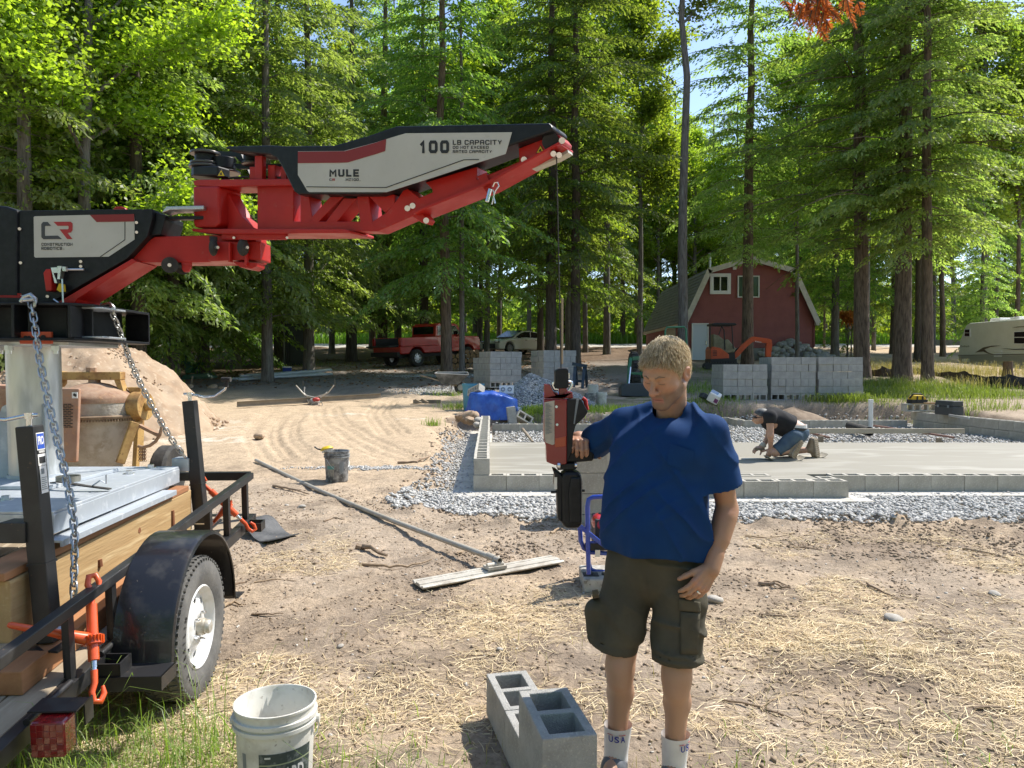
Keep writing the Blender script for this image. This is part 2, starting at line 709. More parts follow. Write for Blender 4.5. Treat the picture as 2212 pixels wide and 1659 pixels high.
for px,wid in(([(598,885),(570,920),(565,945),(585,975),(640,1005)],.34),([(655,882),(625,905),(612,930),(618,955),(650,985)],.30),([(705,880),(712,905),
(745,930),(800,960),(870,985)],.42),([(835,868),(815,890),(830,915),(850,935)],.34)):
 TRACKS.append((smooth_line(px),wid))
TR=np.zeros(GX.shape)
TRM=np.zeros(GX.shape)
for pts,wid in TRACKS:
 d,al=seg_dist(GX,GY,pts)
 m=1-sstep(wid*.8,wid,d)
 rib=np.cos(d/wid*PI*3.2)*.5
 lug=(np.sin(al*2*PI/.16)>.2)*.5
 TR+=m*(-.034+.030*rib-.016*lug*(rib>0))
 TRM=np.maximum(TRM,m)
GZ=GZ+TR
n1=fbm(GX*.55,GY*.55,4,101)
n2=fbm(GX*1.9,GY*1.9,4,131)
n3=fbm(GX*7,GY*7,3,151)
SAND=np.array([.52,.40,.275])
SOIL=np.array([.42,.335,.25])
DARK=np.array([.21,.162,.12])
LITTER=np.array([.135,.088,.056])
DRIVE=np.array([.27,.235,.20])
GRASSY=np.array([.115,.125,.04])
PALE=np.array([.58,.52,.43])
def mixc(a,b,t):
 return a+(b-a)*t[...,None]
col=np.broadcast_to(SOIL,GX.shape+(3,)).copy()
col=mixc(col,SAND,sstep(7.5,11,GY+(n1-.5)*5)*(1-sstep(22,25,GY))*(1-sstep(-1.4,-.6,GX-.0*GY)))
col=mixc(col,SAND*.9,sstep(.50,.66,n1)*(1-sstep(9,12,GY))*.75)
col=mixc(col,DARK,sstep(.56,.66,n2)*(1-sstep(7,10,GY))*.45)
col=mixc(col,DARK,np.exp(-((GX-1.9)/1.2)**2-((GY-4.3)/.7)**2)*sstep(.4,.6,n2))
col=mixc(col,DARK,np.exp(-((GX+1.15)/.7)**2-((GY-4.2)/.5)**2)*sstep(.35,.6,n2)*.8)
pm_=pit_mask(GX,GY)
col=mixc(col,DARK*1.05,sstep(.02,.25,pm_)*sstep(15,18,GY)*.95)
col=mixc(col,DARK*1.5,np.exp(-((GY-6.9)/.55)**2)*sstep(1.5,3.5,GX)*sstep(.3,.6,n2)*.9)
col=mixc(col,np.broadcast_to(PALE*.62,col.shape),sstep(.90,.97,pm_))
gr=sstep(21,22.5,GY+(n1-.5)*3)*sstep(1.5,3.5,GX-(GY-22)*.1)*(1-sstep(34,42,GY))
col=mixc(col,GRASSY,gr*sstep(.38,.55,n2)*.8)
col=mixc(col,SOIL*.85,gr*sstep(.5,.62,n1)*.7)
dr=sstep(23,26,GY+(n1-.5)*4)*(1-sstep(44,50,GY))*(1-sstep(4,8,GX-(GY-26)*.25))*sstep(-14,-10,GX)
col=mixc(col,DRIVE,dr)
wood=np.clip(sstep(25,30,GY+(n1-.5)*6)*(1-sstep(-13,-8,GX))+sstep(36,44,GY+(n1-.5)*8)*(1-sstep(14,20,GX))+sstep(60,66,GY),0,1)
col=mixc(col,LITTER*(1+.0),wood*(.7+.3*n2))
rt=sstep(30,33,GY)*sstep(10,13,GX)*(1-sstep(55,60,GY))
col=mixc(col,SAND*1.05,rt*sstep(.35,.5,n1))
for u,v,sx,sy in((445,910,.8,.35),(425,950,1.2,.5),(735,895,.9,.3),(870,905,.7,.18),(470,925,.8,.3)):
 p=G(u,v)
 col=mixc(col,PALE*1.1,np.exp(-((GX-p.x)/sx)**2-((GY-p.y)/sy)**2)*sstep(.42,.58,n3)*.9)
col=mixc(col,SAND*.97,TRM*.7)
n4=fbm(GX*3.1+40,GY*3.1,5,171,.62)
col=mixc(col,DARK*1.15,sstep(.53,.60,n4)*sstep(.40,.55,n1)*(1-sstep(9,13,GY))*.6)
col=mixc(col,SAND*1.1,sstep(.55,.62,fbm(GX*4.2-9,GY*4.2,4,181,.6))*(1-sstep(9,13,GY))*.35)
col=col*(.80+.40*n3)[...,None]
ny,nx=GX.shape
idx=np.arange(ny*nx).reshape(ny,nx)
F=np.stack([idx[:-1,:-1],idx[:-1,1:],idx[1:,1:],idx[1:,:-1]],-1).reshape(-1,4)
V=np.stack([GX,GY,GZ],-1).reshape(-1,3)
def ground_material():
 m=bpy.data.materials.new('soil')
 nt,N,L,out=nodes_of(m)
 b=N.new('ShaderNodeBsdfPrincipled')
 b.inputs['Roughness'].default_value=.95
 b.inputs['Specular IOR Level'].default_value=.15
 L.new(b.outputs[0],out.inputs[0])
 at=N.new('ShaderNodeAttribute')
 at.attribute_name='soil_colour'
 tc=N.new('ShaderNodeTexCoord')
 def noise(s,d,r=.65):
  n=N.new('ShaderNodeTexNoise')
  n.inputs['Scale'].default_value=s
  n.inputs['Detail'].default_value=d
  n.inputs['Roughness'].default_value=r
  L.new(tc.outputs['Object'],n.inputs['Vector'])
  return n.outputs[0]
 r=N.new('ShaderNodeMapRange')
 r.inputs['From Min'].default_value=.3
 r.inputs['From Max'].default_value=.7
 r.inputs['To Min'].default_value=.62
 r.inputs['To Max'].default_value=1.28
 L.new(noise(26,6,.75),r.inputs['Value'])
 mul=N.new('ShaderNodeVectorMath')
 mul.operation='MULTIPLY'
 L.new(at.outputs['Color'],mul.inputs[0])
 cmb=N.new('ShaderNodeCombineXYZ')
 for k in range(3):
  L.new(r.outputs[0],cmb.inputs[k])
 L.new(cmb.outputs[0],mul.inputs[1])
 L.new(mul.outputs[0],b.inputs['Base Color'])
 bp=N.new('ShaderNodeBump')
 bp.inputs['Strength'].default_value=.9
 bp.inputs['Distance'].default_value=.03
 L.new(noise(32,6,.7),bp.inputs['Height'])
 L.new(bp.outputs[0],b.inputs['Normal'])
 return m
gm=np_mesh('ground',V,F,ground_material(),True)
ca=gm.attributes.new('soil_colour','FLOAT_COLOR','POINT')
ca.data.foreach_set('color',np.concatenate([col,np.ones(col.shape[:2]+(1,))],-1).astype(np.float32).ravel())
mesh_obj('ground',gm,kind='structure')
M_road=pm('road_gravel',(.50,.47,.42),.9,col2=(.40,.37,.32),vs=2,bump=.4,bs=30)
rx=np.linspace(-90,90,121)
V,F=[],[]
for i,x in enumerate(rx):
 yc=61+.02*x
 for k,dy in enumerate((-3.2,-1.6,0,1.6,3.2)):
  V.append((x,yc+dy,gz(x,yc+dy,True)+(.05 if abs(dy)<3 else .0)))
 if i:
  for k in range(4):
   F.append((5*i-5+k,5*i+k,5*i+k+1,5*i-4+k))
mesh_obj('road',np_mesh('road',np.array(V),np.array(F),M_road,True),kind='structure')
# TREES
M_bark_dark=pm('bark_dark',(.075,.058,.046),.95,col2=(.16,.128,.105),vs=20,bump=1.,bs=24,stretch=(1,1,.13),lo=.38,hi=.66,bdist=.05)
M_bark_grey=pm('bark_grey',(.20,.18,.16),.95,col2=(.085,.072,.06),vs=18,bump=1.,bs=22,stretch=(1,1,.15),lo=.42,hi=.68,bdist=.05,col3=(.30,.29,.26),vs3=5,
lo3=.6,hi3=.75)
M_bark_tan=pm('bark_tan',(.20,.145,.105),.95,col2=(.075,.052,.038),vs=20,bump=1.,bs=24,stretch=(1,1,.13),lo=.42,hi=.64,bdist=.05)
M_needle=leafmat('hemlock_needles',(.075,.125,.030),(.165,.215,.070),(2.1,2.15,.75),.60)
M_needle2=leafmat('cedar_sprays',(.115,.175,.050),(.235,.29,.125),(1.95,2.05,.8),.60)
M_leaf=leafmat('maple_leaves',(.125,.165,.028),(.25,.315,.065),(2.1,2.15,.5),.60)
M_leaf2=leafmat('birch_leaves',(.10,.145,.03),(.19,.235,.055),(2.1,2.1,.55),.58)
M_dead=leafmat('dead_needles',(.30,.085,.02),(.48,.17,.05),(1.2,.9,.6),.4)
def quads_mesh(name,Cn,D,S,L,W,mat):
 """leaf-shaped faces: centre, direction, side vector, length, width (arrays)"""
 D=D/(np.linalg.norm(D,axis=1,keepdims=True)+1e-9)
 S=S-D*(S*D).sum(1,keepdims=True)
 S=S/(np.linalg.norm(S,axis=1,keepdims=True)+1e-9)
 L=L[:,None]
 W=W[:,None]
 a=Cn-D*L*.5
 b=Cn+S*W*.5-D*L*.08
 c=Cn+D*L*.5
 d=Cn-S*W*.5-D*L*.08
 V=np.stack([a,b,c,d],1).reshape(-1,3)
 F=np.arange(len(V)).reshape(-1,4)
 return np_mesh(name,V,F,mat)
def trunk_pts(H,lean,r):
 n=9
 pts,rs=[],[]
 wob=r.normal(0,.10,(n+1,2))
 wob[0]=0
 for k in range(n+1):
  t=k/n
  pts.append(Vector((lean[0]*t*H+wob[k][0]*t,lean[1]*t*H+wob[k][1]*t,H*t-.35*(k==0))))
 return pts
def on_trunk(pts,z):
 for a,b in zip(pts[:-1],pts[1:]):
  if b.z>=z:
   t=(z-a.z)/(b.z-a.z+1e-9)
   return a.lerp(b,max(0,t))
 return pts[-1]
def trunk_mesh(name,pts,r0,mat,branches,H,flare=1.55):
 mb=MB()
 rs=[]
 for k,p in enumerate(pts):
  t=max(0,p.z)/H
  rs.append(r0*(1-.82*t**1.15))
 p0=pts[0]
 base=[p0,p0.lerp(pts[1],.17),p0.lerp(pts[1],.35)]
 mb.tube(base+pts[1:],[r0*flare,r0*1.22,r0*1.04]+rs[1:],10)
 for bp,br in branches:
  mb.tube(bp,br,4,cap=False)
 return mb.mesh(name,mat,60)
def conifer(seed,H,z0,Rm,nb,r0,dens=1.,droop=.35,mat=None,bark=None,lean=(0,0),skew=0.7,leaf=(.20,.075)):
 r=np.random.default_rng(seed)
 tp=trunk_pts(H,lean,r)
 Cs,Ds,Ss,Ls,Ws=[],[],[],[],[]
 branches=[]
 for i in range(nb):
  t=(i+r.uniform(0,.9))/nb
  t=t**1.05
  z=z0+(H-z0)*t
  Lb=(Rm*(1-t)**skew+.25)*r.uniform(.6,1.2)
  if t<.12:
   Lb*=r.uniform(.45,1.0)
  az=i*2.399+r.normal(0,.35)
  o=np.array(on_trunk(tp,z))
  up=r.uniform(-.05,.22)+.25*t
  dr=droop*r.uniform(.7,1.3)
  h=np.array([math.cos(az),math.sin(az),0])
  side=np.array([-h[1],h[0],0])
  ss=np.linspace(0,1,6)
  pts=[o+h*s*Lb+np.array([0,0,(up*s-dr*s*s)*Lb])for s in ss]
  branches.append(([Vector(p)for p in pts],[max(.006,.02*Lb/2.5*(1-.85*s))for s in ss]))
  ntw=int(9*Lb+4)
  for k in range(ntw):
   s=(k+r.uniform(.2,.9))/ntw
   s=.12+.88*s
   c=o+h*s*Lb+np.array([0,0,(up*s-dr*s*s)*Lb])
   tang=h+np.array([0,0,up-2*dr*s])
   sg=1 if k%2 else-1
   lt=(.30*Lb*(1.05-s)+.22)*r.uniform(.6,1.15)
   td=tang*.6+side*sg*.9+np.array([0,0,r.normal(-.08,.15)])
   td=td/np.linalg.norm(td)
   m=max(3,int(dens*lt/.075))
   q=(np.arange(m)+r.uniform(0,1,m))/m
   drp=-.28*lt*q*q
   pc=c[None]+td[None]*(q*lt)[:,None]
   pc[:,2]+=drp
   jit=r.normal(0,.045,(m,3))
   pc=pc+jit
   dv=td[None]*.8+tang[None]*.5+r.normal(0,.45,(m,3))
   dv[:,2]-=.22+.35*q
   up_=np.cross(td,tang)
   sd=np.cross(dv,np.array([0,0,1.])[None]+r.normal(0,.55,(m,3)))
   Cs.append(pc)
   Ds.append(dv)
   Ss.append(sd)
   Ls.append(r.uniform(.7,1.25,m)*leaf[0])
   Ws.append(r.uniform(.7,1.25,m)*leaf[1])
 cr=quads_mesh('crown',np.concatenate(Cs),np.concatenate(Ds),np.concatenate(Ss),np.concatenate(Ls),np.concatenate(Ws),mat)
 tr=trunk_mesh('trunk',tp,r0,bark,branches,H)
 return tr,cr
def broadleaf(seed,H,z0,Rm,nl,r0,mat,bark,lean=(0,0),nleaf=26000,lsize=.13,spread=.8,fork=None,clump=.55):
 r=np.random.default_rng(seed)
 tp=trunk_pts(H*.92,lean,r)
 branches=[]
 tips=[]
 for i in range(nl):
  t=(i+r.uniform(.1,.9))/nl
  z=z0+(H*.9-z0)*t
  o=on_trunk(tp,z)
  az=i*2.399+r.normal(0,.4)
  Lb=Rm*(1.0-.55*abs(t-.35)/.65)*r.uniform(.65,1.15)
  el=R(r.uniform(18,50))+t*.4
  d=Vector((math.cos(az)*math.cos(el),math.sin(az)*math.cos(el),math.sin(el)))
  pts=[o]
  p=o.copy()
  dd=d.copy()
  n=5
  for k in range(n):
   dd=(dd+Vector(r.normal(0,.16,3))+Vector((0,0,.04))).normalized()
   p=p+dd*Lb/n
   pts.append(p.copy())
   if k>=1:
    for q in range(3):
     a2=Vector(r.normal(0,1,3))
     a2=(a2+dd*.9).normalized()
     l2=Lb*.34*r.uniform(.5,1.2)
     e=p+a2*l2*.55
     f=e+(a2+Vector((0,0,-.12)))*l2*.5
     branches.append(([p.copy(),e,f],[.018,.012,.005]))
     tips+=[e,f,p+a2*l2*.25]
  rr=r0*.34*(1-.4*t)
  branches.append((pts,[rr*(1-.8*k/n)for k in range(n+1)]))
  tips.append(pts[-1])
 tips=np.array([tuple(t)for t in tips])
 k=r.integers(0,len(tips),nleaf)
 off=r.normal(0,1,(nleaf,3))*np.array([clump,clump,clump*.55])*r.uniform(.4,1.,(len(tips),1))[k]
 Cn=tips[k]+off
 D=r.normal(0,1,(nleaf,3))*np.array([1,1,.45])
 D[:,2]-=.35
 S=r.normal(0,1,(nleaf,3))*np.array([1,1,.4])
 L=r.uniform(.7,1.3,nleaf)*lsize
 cr=quads_mesh('crown',Cn,D,S,L,L*r.uniform(.6,.85,nleaf),mat)
 tr=trunk_mesh('trunk',tp,r0,bark,branches,H)
 return tr,cr
K={}
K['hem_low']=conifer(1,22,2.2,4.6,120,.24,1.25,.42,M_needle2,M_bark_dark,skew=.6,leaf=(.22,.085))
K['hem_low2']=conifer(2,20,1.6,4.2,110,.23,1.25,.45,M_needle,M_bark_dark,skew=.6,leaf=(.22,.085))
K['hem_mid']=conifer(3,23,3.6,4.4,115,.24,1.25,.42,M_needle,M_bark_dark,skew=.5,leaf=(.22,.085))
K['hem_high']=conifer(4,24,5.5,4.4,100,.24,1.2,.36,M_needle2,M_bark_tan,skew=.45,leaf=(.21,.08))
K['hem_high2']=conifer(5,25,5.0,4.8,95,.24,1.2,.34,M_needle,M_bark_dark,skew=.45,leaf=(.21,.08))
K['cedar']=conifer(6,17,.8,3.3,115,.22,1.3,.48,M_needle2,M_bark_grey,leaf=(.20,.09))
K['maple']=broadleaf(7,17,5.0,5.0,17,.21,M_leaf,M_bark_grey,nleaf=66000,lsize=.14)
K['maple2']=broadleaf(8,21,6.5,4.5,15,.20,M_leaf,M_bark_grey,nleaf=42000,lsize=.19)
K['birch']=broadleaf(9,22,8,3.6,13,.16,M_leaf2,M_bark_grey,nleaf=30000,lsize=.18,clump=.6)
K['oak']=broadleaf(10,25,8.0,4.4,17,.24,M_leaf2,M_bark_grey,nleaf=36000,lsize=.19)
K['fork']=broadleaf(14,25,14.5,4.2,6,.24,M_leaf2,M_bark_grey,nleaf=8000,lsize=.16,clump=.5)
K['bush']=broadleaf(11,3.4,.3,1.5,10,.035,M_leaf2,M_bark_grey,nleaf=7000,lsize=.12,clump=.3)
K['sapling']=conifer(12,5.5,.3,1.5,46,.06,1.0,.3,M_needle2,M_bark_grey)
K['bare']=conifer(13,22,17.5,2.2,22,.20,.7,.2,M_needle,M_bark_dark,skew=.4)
NM={'hem_low':('hemlock_tree','hemlock'),'hem_low2':('hemlock_tree','hemlock'),'hem_mid':('hemlock_tree','hemlock'),'hem_high':('hemlock_tree','hemlock'),
'hem_high2':('hemlock_tree','hemlock'),'cedar':('cedar_tree','cedar'),'maple':('maple_tree','maple'),'maple2':('maple_tree','maple'),'birch':('broadleaf_tree',
'broadleaf tree'),'oak':('broadleaf_tree','broadleaf tree'),'bush':('leafy_shrub','shrub'),'sapling':('young_evergreen','young evergreen'),
'bare':('bare_trunked_tree','tree'),'fork':('broadleaf_tree','broadleaf tree')}
def tree(kind,x,y,s=1.,rz=0.,label=None,group=None,lean=(0,0),girth=1.,bark=None):
 tr,cr=K[kind]
 nm,cat=NM[kind]
 t=thing(nm,label,'tree' if cat not in('shrub',)else 'shrub',(x,y,gz(x,y,False)-.05),(lean[1],lean[0],rz),group,s)
 a=mesh_obj('trunk',tr,t)
 if girth!=1.:
  a.scale=(girth,girth,1)
 if bark:
  a.material_slots[0].link='OBJECT'
  a.material_slots[0].material=bark
 mesh_obj('crown',cr,t)
 return t
def at(u,y):
 return(u-1106.0)/FPX*y
big=[('maple',172,21,1.0,.4,.95,(.03,0),'bright green maple with forked grey trunk above the dirt pile',M_bark_grey),('cedar',60,20,1.0,1.2,1.,(0,0),'leafy cedar at the far end of the dirt pile by the black turret',
None),('hem_low',300,23.5,.95,2.2,1.,(0,0),'feathery hemlock with low drooping boughs behind the mixer and dirt pile',
None),('hem_low',578,28.5,1.0,4.0,.85,(0,0),'pale green hemlock standing in the pile of white pipes',M_bark_grey),('hem_low2',
440,30,1.0,.3,1.,(0,0),'dark hemlock with drooping boughs behind the green implement',None),('hem_low',668,32.5,1.02,5.3,.95,(0,0),'hemlock in front of the portable toilet',
M_bark_grey),('hem_mid',965,29.5,.95,1.0,.95,(-.02,0),'leaning brown hemlock beside the log pile, in front of the red pickup',
M_bark_tan),('bare',998,29.8,.9,1.6,.62,(0,0),'thin grey trunk standing close beside the leaning hemlock',M_bark_grey),('hem_mid',1190,34.5,
1.0,3.3,1.1,(0,0),'thick dark hemlock at the rear of the beige sedan',None),('hem_high2',1243,34,.95,2.0,1.05,(.0,0),'dark hemlock behind the right end of the farther block pallets',
None),('fork',1474,33,.98,.6,1.0,(.0,0),'tall grey trunk forking against the blue sky at the barn corner',M_bark_grey),
('hem_high',1614,36.5,1.0,4.4,1.15,(.012,0),'tall brown hemlock before the barn windows beside the excavator',None),('birch',1722,40.5,.8,3.9,.85,
(.02,0),'slender crooked grey tree against the right side of the barn',None),('hem_mid',1803,44,.95,2.2,1.0,(0,0),'grey trunked evergreen just right of the barn eave',
M_bark_grey),('hem_high2',1862,30.5,1.0,5.5,1.25,(-.022,0),'large brown hemlock behind the end of the block pallets',M_bark_tan),
('birch',1872,36,.9,1.5,.8,(0,0),'pale slim trunk tucked behind the large brown hemlock',None),('hem_high',1948,29.5,1.05,.8,1.3,(.018,0),'thickest dark brown hemlock at the brown silt fence',
None),('hem_high2',1986,41,1.0,3.1,1.1,(0,0),'dark straight hemlock behind the thickest hemlock',M_bark_dark),
('hem_high',2004,28.5,.92,4.0,.95,(.075,0),'tan tree leaning right beside the black silt fence',M_bark_tan),('birch',2196,50,1.0,.2,1.,(0,0),'pale trunk rising behind the camper roof',
M_bark_tan),('birch',2036,47,1.0,2.6,1.,(.02,0),'pale slim trunk left of the camper',M_bark_tan),('cedar',2120,
43,.62,2.6,1.,(0,0),'sunlit young cedar behind the front of the camper',None),('sapling',1830,47,1.0,.6,1.,(0,0),'light green young evergreen between barn and large hemlock',
None),]
for kind,u,y,s,rz,girth,lean,label,bark in big:
 tree(kind,at(u,y),y,s,rz,label,None,lean,girth,bark)
WG={'hem_low':'hemlock with boughs near the ground','hem_low2':'dark drooping hemlock','hem_mid':'tall dark hemlock','hem_high':'tall brown trunked hemlock',
'hem_high2':'tall sparse hemlock','cedar':'bushy cedar','maple':'sunlit green maple','maple2':'tall sunlit maple','birch':'slender broadleaf tree',
'oak':'tall broadleaf tree'}
r=np.random.default_rng(77)
placed=[(at(b[1],b[2]),b[2],2.2)for b in big]
KEEP=[(at(930,37),37,5.2,3.0),(at(1110,38),38,4.5,3.0),(at(1590,49),49,6.8,9.0),(at(640,36),36,1.6,1.6),(at(2200,43),43,8,3.2),(at(1380,27),30,4,6)]
def free(x,y,dmin):
 for px,py,pd in placed:
  if math.hypot(x-px,y-py)<dmin:
   return False
 for kx,ky,rx_,ry_ in KEEP:
  if abs(x-kx)<rx_ and abs(y-ky)<ry_:
   return False
 return True
def where(u,y):
 w='behind the dirt pile' if u<420 else 'behind the white pipes' if u<780 else 'behind the red pickup' if u<1010 else 'behind the sedan' if u<1330 else 'left of the barn' if u<1500 else 'behind the barn' if u<1780 else 'between barn and camper' if u<2040 else 'behind the camper'
 return w+(', beyond the road' if y>62 else '')
def woods(n,y0,y1,kinds,dmin,umin=-120,umax=2340,skip=None,smin=.85,smax=1.12):
 k=0
 tries=0
 while k<n and tries<n*60:
  tries+=1
  y=r.uniform(y0,y1)
  u=r.uniform(umin,umax)
  x=at(u,y)
  if skip and skip(x,y,u):
   continue
  if abs(y-(61+.02*x))<4.2:
   continue
  if not free(x,y,dmin):
   continue
  kind=kinds[r.integers(0,len(kinds))]
  tree(kind,x,y,r.uniform(smin,smax),r.uniform(0,6.28),WG[kind]+' in the woods '+where(u,y),'trees of the woods behind, '+NM[kind][1],(r.normal(0,.012),r.normal(0,
.012)),r.uniform(.8,1.15))
  placed.append((x,y,dmin))
  k+=1
woods(13,31,42,['hem_low','hem_mid','hem_low','cedar','maple2'],3.,-120,820)
woods(9,22,31,['hem_low','hem_low2','cedar','hem_mid'],2.6,-160,400,lambda x,y,u:y<22+max(0,u-150)*.02)
GAP=lambda x,y,u:1395<u<1565
woods(13,42,56,['hem_mid','oak','hem_low','maple2','birch'],3.2,780,1560,GAP)
woods(14,42,57,['hem_low','maple2','hem_high','maple2','oak'],3.2,-100,900)
woods(9,56,58,['hem_mid','hem_high','birch'],2.5,1300,2000,GAP)
woods(7,48,58,['hem_mid','birch','cedar','oak'],3.2,1850,2350,None,.8,1.0)
woods(34,66,84,['hem_low','maple2','maple','oak','hem_low2','maple2'],3.0,-100,2350)
for kind,u,y,s in(('maple2',1420,68,1.0),('hem_low',1456,72,1.05),('maple',1500,69,1.1),('hem_low2',1540,75,1.1),('maple2',1385,74,1.05),('hem_low',1345,
67,1.0),('maple2',1475,80,1.1),('hem_low',1800,68,1.0),('maple2',1880,70,1.1)):
 tree(kind,at(u,y),y,s,u*.1,WG[kind]+' in the woods '+where(u,y),'trees of the woods behind, '+NM[kind][1])
 placed.append((at(u,y),y,2.5))
woods(30,84,105,['maple2','hem_low','oak','maple2'],4.0,-100,2350,None,1.0,1.3)
r=np.random.default_rng(5)
n=90000
yy=r.uniform(92,128,n)
xx=at(r.uniform(-160,2380,n),yy)
top=4+9*fbm(xx*.12,yy*.12,3,7)
zz=hz(xx,yy,False)+top*r.uniform(0,1,n)**.8
keep=fbm(xx*.35,zz*.45,3,9)>.40
xx,yy,zz=xx[keep],yy[keep],zz[keep]
n=len(xx)
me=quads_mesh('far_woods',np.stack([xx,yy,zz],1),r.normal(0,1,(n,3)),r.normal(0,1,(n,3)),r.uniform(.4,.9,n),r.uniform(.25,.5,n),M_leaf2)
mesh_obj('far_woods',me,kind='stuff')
n=40000
yy=r.uniform(100,130,n)
xx=at(r.uniform(-200,2420,n),yy)
zz=hz(xx,yy,False)+r.uniform(0,5.5,n)
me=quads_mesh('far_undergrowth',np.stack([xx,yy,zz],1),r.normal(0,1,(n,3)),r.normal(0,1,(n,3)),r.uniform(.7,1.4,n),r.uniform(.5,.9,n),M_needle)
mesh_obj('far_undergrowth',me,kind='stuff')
n=26000  # unseen woods behind and beside the camera, added to darken reflections and sky fill
an_=r.uniform(0,2*PI,n)
rad_=r.uniform(30,42,n)
xx,yy=rad_*np.cos(an_)*1.25,rad_*np.sin(an_)+4
keep=(yy<8)
xx,yy=xx[keep],yy[keep]
n=len(xx)
zz=1+r.uniform(0,1,n)**.9*(15+6*fbm(xx*.1,yy*.1,2,3))
me=quads_mesh('unseen_woods',np.stack([xx,yy,zz],1),r.normal(0,1,(n,3)),r.normal(0,1,(n,3)),r.uniform(.8,1.6,n),r.uniform(.5,1.1,n),M_needle)
mesh_obj('unseen_woods',me,kind='stuff')
# FOUNDATION, GRAVEL, BLOCKS
M_blk=pm('block_grey',(.40,.40,.385),.95,col2=(.31,.31,.30),vs=5,bump=.5,bs=160,col3=(.47,.465,.44),vs3=60)
M_blkw=pm('block_wall',(.46,.435,.375),.95,col2=(.36,.335,.285),vs=4,bump=.5,bs=120,col3=(.52,.49,.43),vs3=60)
M_mortar=pm('mortar',(.36,.34,.30),.95,bump=.4,bs=90)
M_slab=None
def slab_material():
 m=bpy.data.materials.new('fresh_concrete')
 nt,N,L,out=nodes_of(m)
 b=N.new('ShaderNodeBsdfPrincipled')
 L.new(b.outputs[0],out.inputs[0])
 tc=N.new('ShaderNodeTexCoord')
 mp=N.new('ShaderNodeMapping')
 mp.inputs['Scale'].default_value=(.35,1.1,1)
 L.new(tc.outputs['Object'],mp.inputs['Vector'])
 n=N.new('ShaderNodeTexNoise')
 n.inputs['Scale'].default_value=.8
 n.inputs['Detail'].default_value=3
 L.new(mp.outputs[0],n.inputs['Vector'])
 mm=N.new('ShaderNodeMath')
 mm.operation='MULTIPLY'
 mm.inputs[1].default_value=46
 L.new(n.outputs[0],mm.inputs[0])
 sn=N.new('ShaderNodeMath')
 sn.operation='SINE'
 L.new(mm.outputs[0],sn.inputs[0])
 r=N.new('ShaderNodeMapRange')
 r.inputs['From Min'].default_value=-.2
 r.inputs['From Max'].default_value=1.0
 L.new(sn.outputs[0],r.inputs['Value'])
 n2=N.new('ShaderNodeTexNoise')
 n2.inputs['Scale'].default_value=1.1
 n2.inputs['Detail'].default_value=4
 L.new(mp.outputs[0],n2.inputs['Vector'])
 r2=N.new('ShaderNodeMapRange')
 r2.inputs['From Min'].default_value=.42
 r2.inputs['From Max'].default_value=.62
 L.new(n2.outputs[0],r2.inputs['Value'])
 mu=N.new('ShaderNodeMath')
 mu.operation='MULTIPLY'
 L.new(r.outputs[0],mu.inputs[0])
 L.new(r2.outputs[0],mu.inputs[1])
 mx=N.new('ShaderNodeMix')
 mx.data_type='RGBA'
 mx.inputs[6].default_value=(.255,.238,.195,1)
 mx.inputs[7].default_value=(.345,.328,.28,1)
 L.new(mu.outputs[0],mx.inputs[0])
 L.new(mx.outputs[2],b.inputs['Base Color'])
 rr=N.new('ShaderNodeMapRange')
 rr.inputs['To Min'].default_value=.55
 rr.inputs['To Max'].default_value=.85
 L.new(n2.outputs[0],rr.inputs['Value'])
 L.new(rr.outputs[0],b.inputs['Roughness'])
 bp=N.new('ShaderNodeBump')
 bp.inputs['Strength'].default_value=.25
 bp.inputs['Distance'].default_value=.004
 L.new(mu.outputs[0],bp.inputs['Height'])
 L.new(bp.outputs[0],b.inputs['Normal'])
 return m
def block_mesh(name,L=.397,W=.194,H=.194,xs=None,wy=.034,mat=None,jit=0.):
 """hollow concrete block, long side along x, cores upright; xs = [(x0, x1), ...] of the cores"""
 if xs is None:
  xs=[(-L/2+.034,-.017),(.017,L/2-.034)]
 X=[-L/2]+[a for p in xs for a in p]+[L/2]
 Y=[-W/2,-W/2+wy,W/2-wy,W/2]
 hole=set(1+2*i for i in range(len(xs)))
 vs,fs=[],[]
 nx_=len(X)
 for z in(-H/2,H/2):
  for y in Y:
   for x in X:
    vs.append((x,y,z))
 def I(i,j,k):
  return k*nx_*4+j*nx_+i
 for i in range(nx_-1):
  for j in range(3):
   if j==1 and i in hole:
    fs+=[(I(i,1,0),I(i+1,1,0),I(i+1,1,1),I(i,1,1))[::-1],(I(i,2,0),I(i+1,2,0),I(i+1,2,1),I(i,2,1)),(I(i,1,0),I(i,2,0),I(i,2,1),I(i,1,1)),(I(i+1,1,0),I(i+1,
2,0),I(i+1,2,1),I(i+1,1,1))[::-1]]
    continue
   fs.append((I(i,j,1),I(i+1,j,1),I(i+1,j+1,1),I(i,j+1,1)))
   fs.append((I(i,j,0),I(i,j+1,0),I(i+1,j+1,0),I(i+1,j,0)))
 out_=[(i,0)for i in range(nx_)]+[(nx_-1,j)for j in range(1,4)]+[(i,3)for i in range(nx_-2,-1,-1)]+[(0,j)for j in(2,1)]
 for a,b in zip(out_,out_[1:]+out_[:1]):
  fs.append((I(a[0],a[1],0),I(b[0],b[1],0),I(b[0],b[1],1),I(a[0],a[1],1)))
 me=bpy.data.meshes.new(name)
 me.from_pydata(vs,[],fs)
 me.materials.append(mat)
 me.update()
 return me
BLK=block_mesh('block',mat=M_blk)
BLKW=block_mesh('block',mat=M_blkw)
BLKH=block_mesh('block',L=.194,xs=[(-.06,.06)],mat=M_blkw)
BLKS=block_mesh('block',xs=[(-.175+k*.0585,-.175+k*.0585+.03)for k in range(6)],wy=.045,mat=M_blkw)
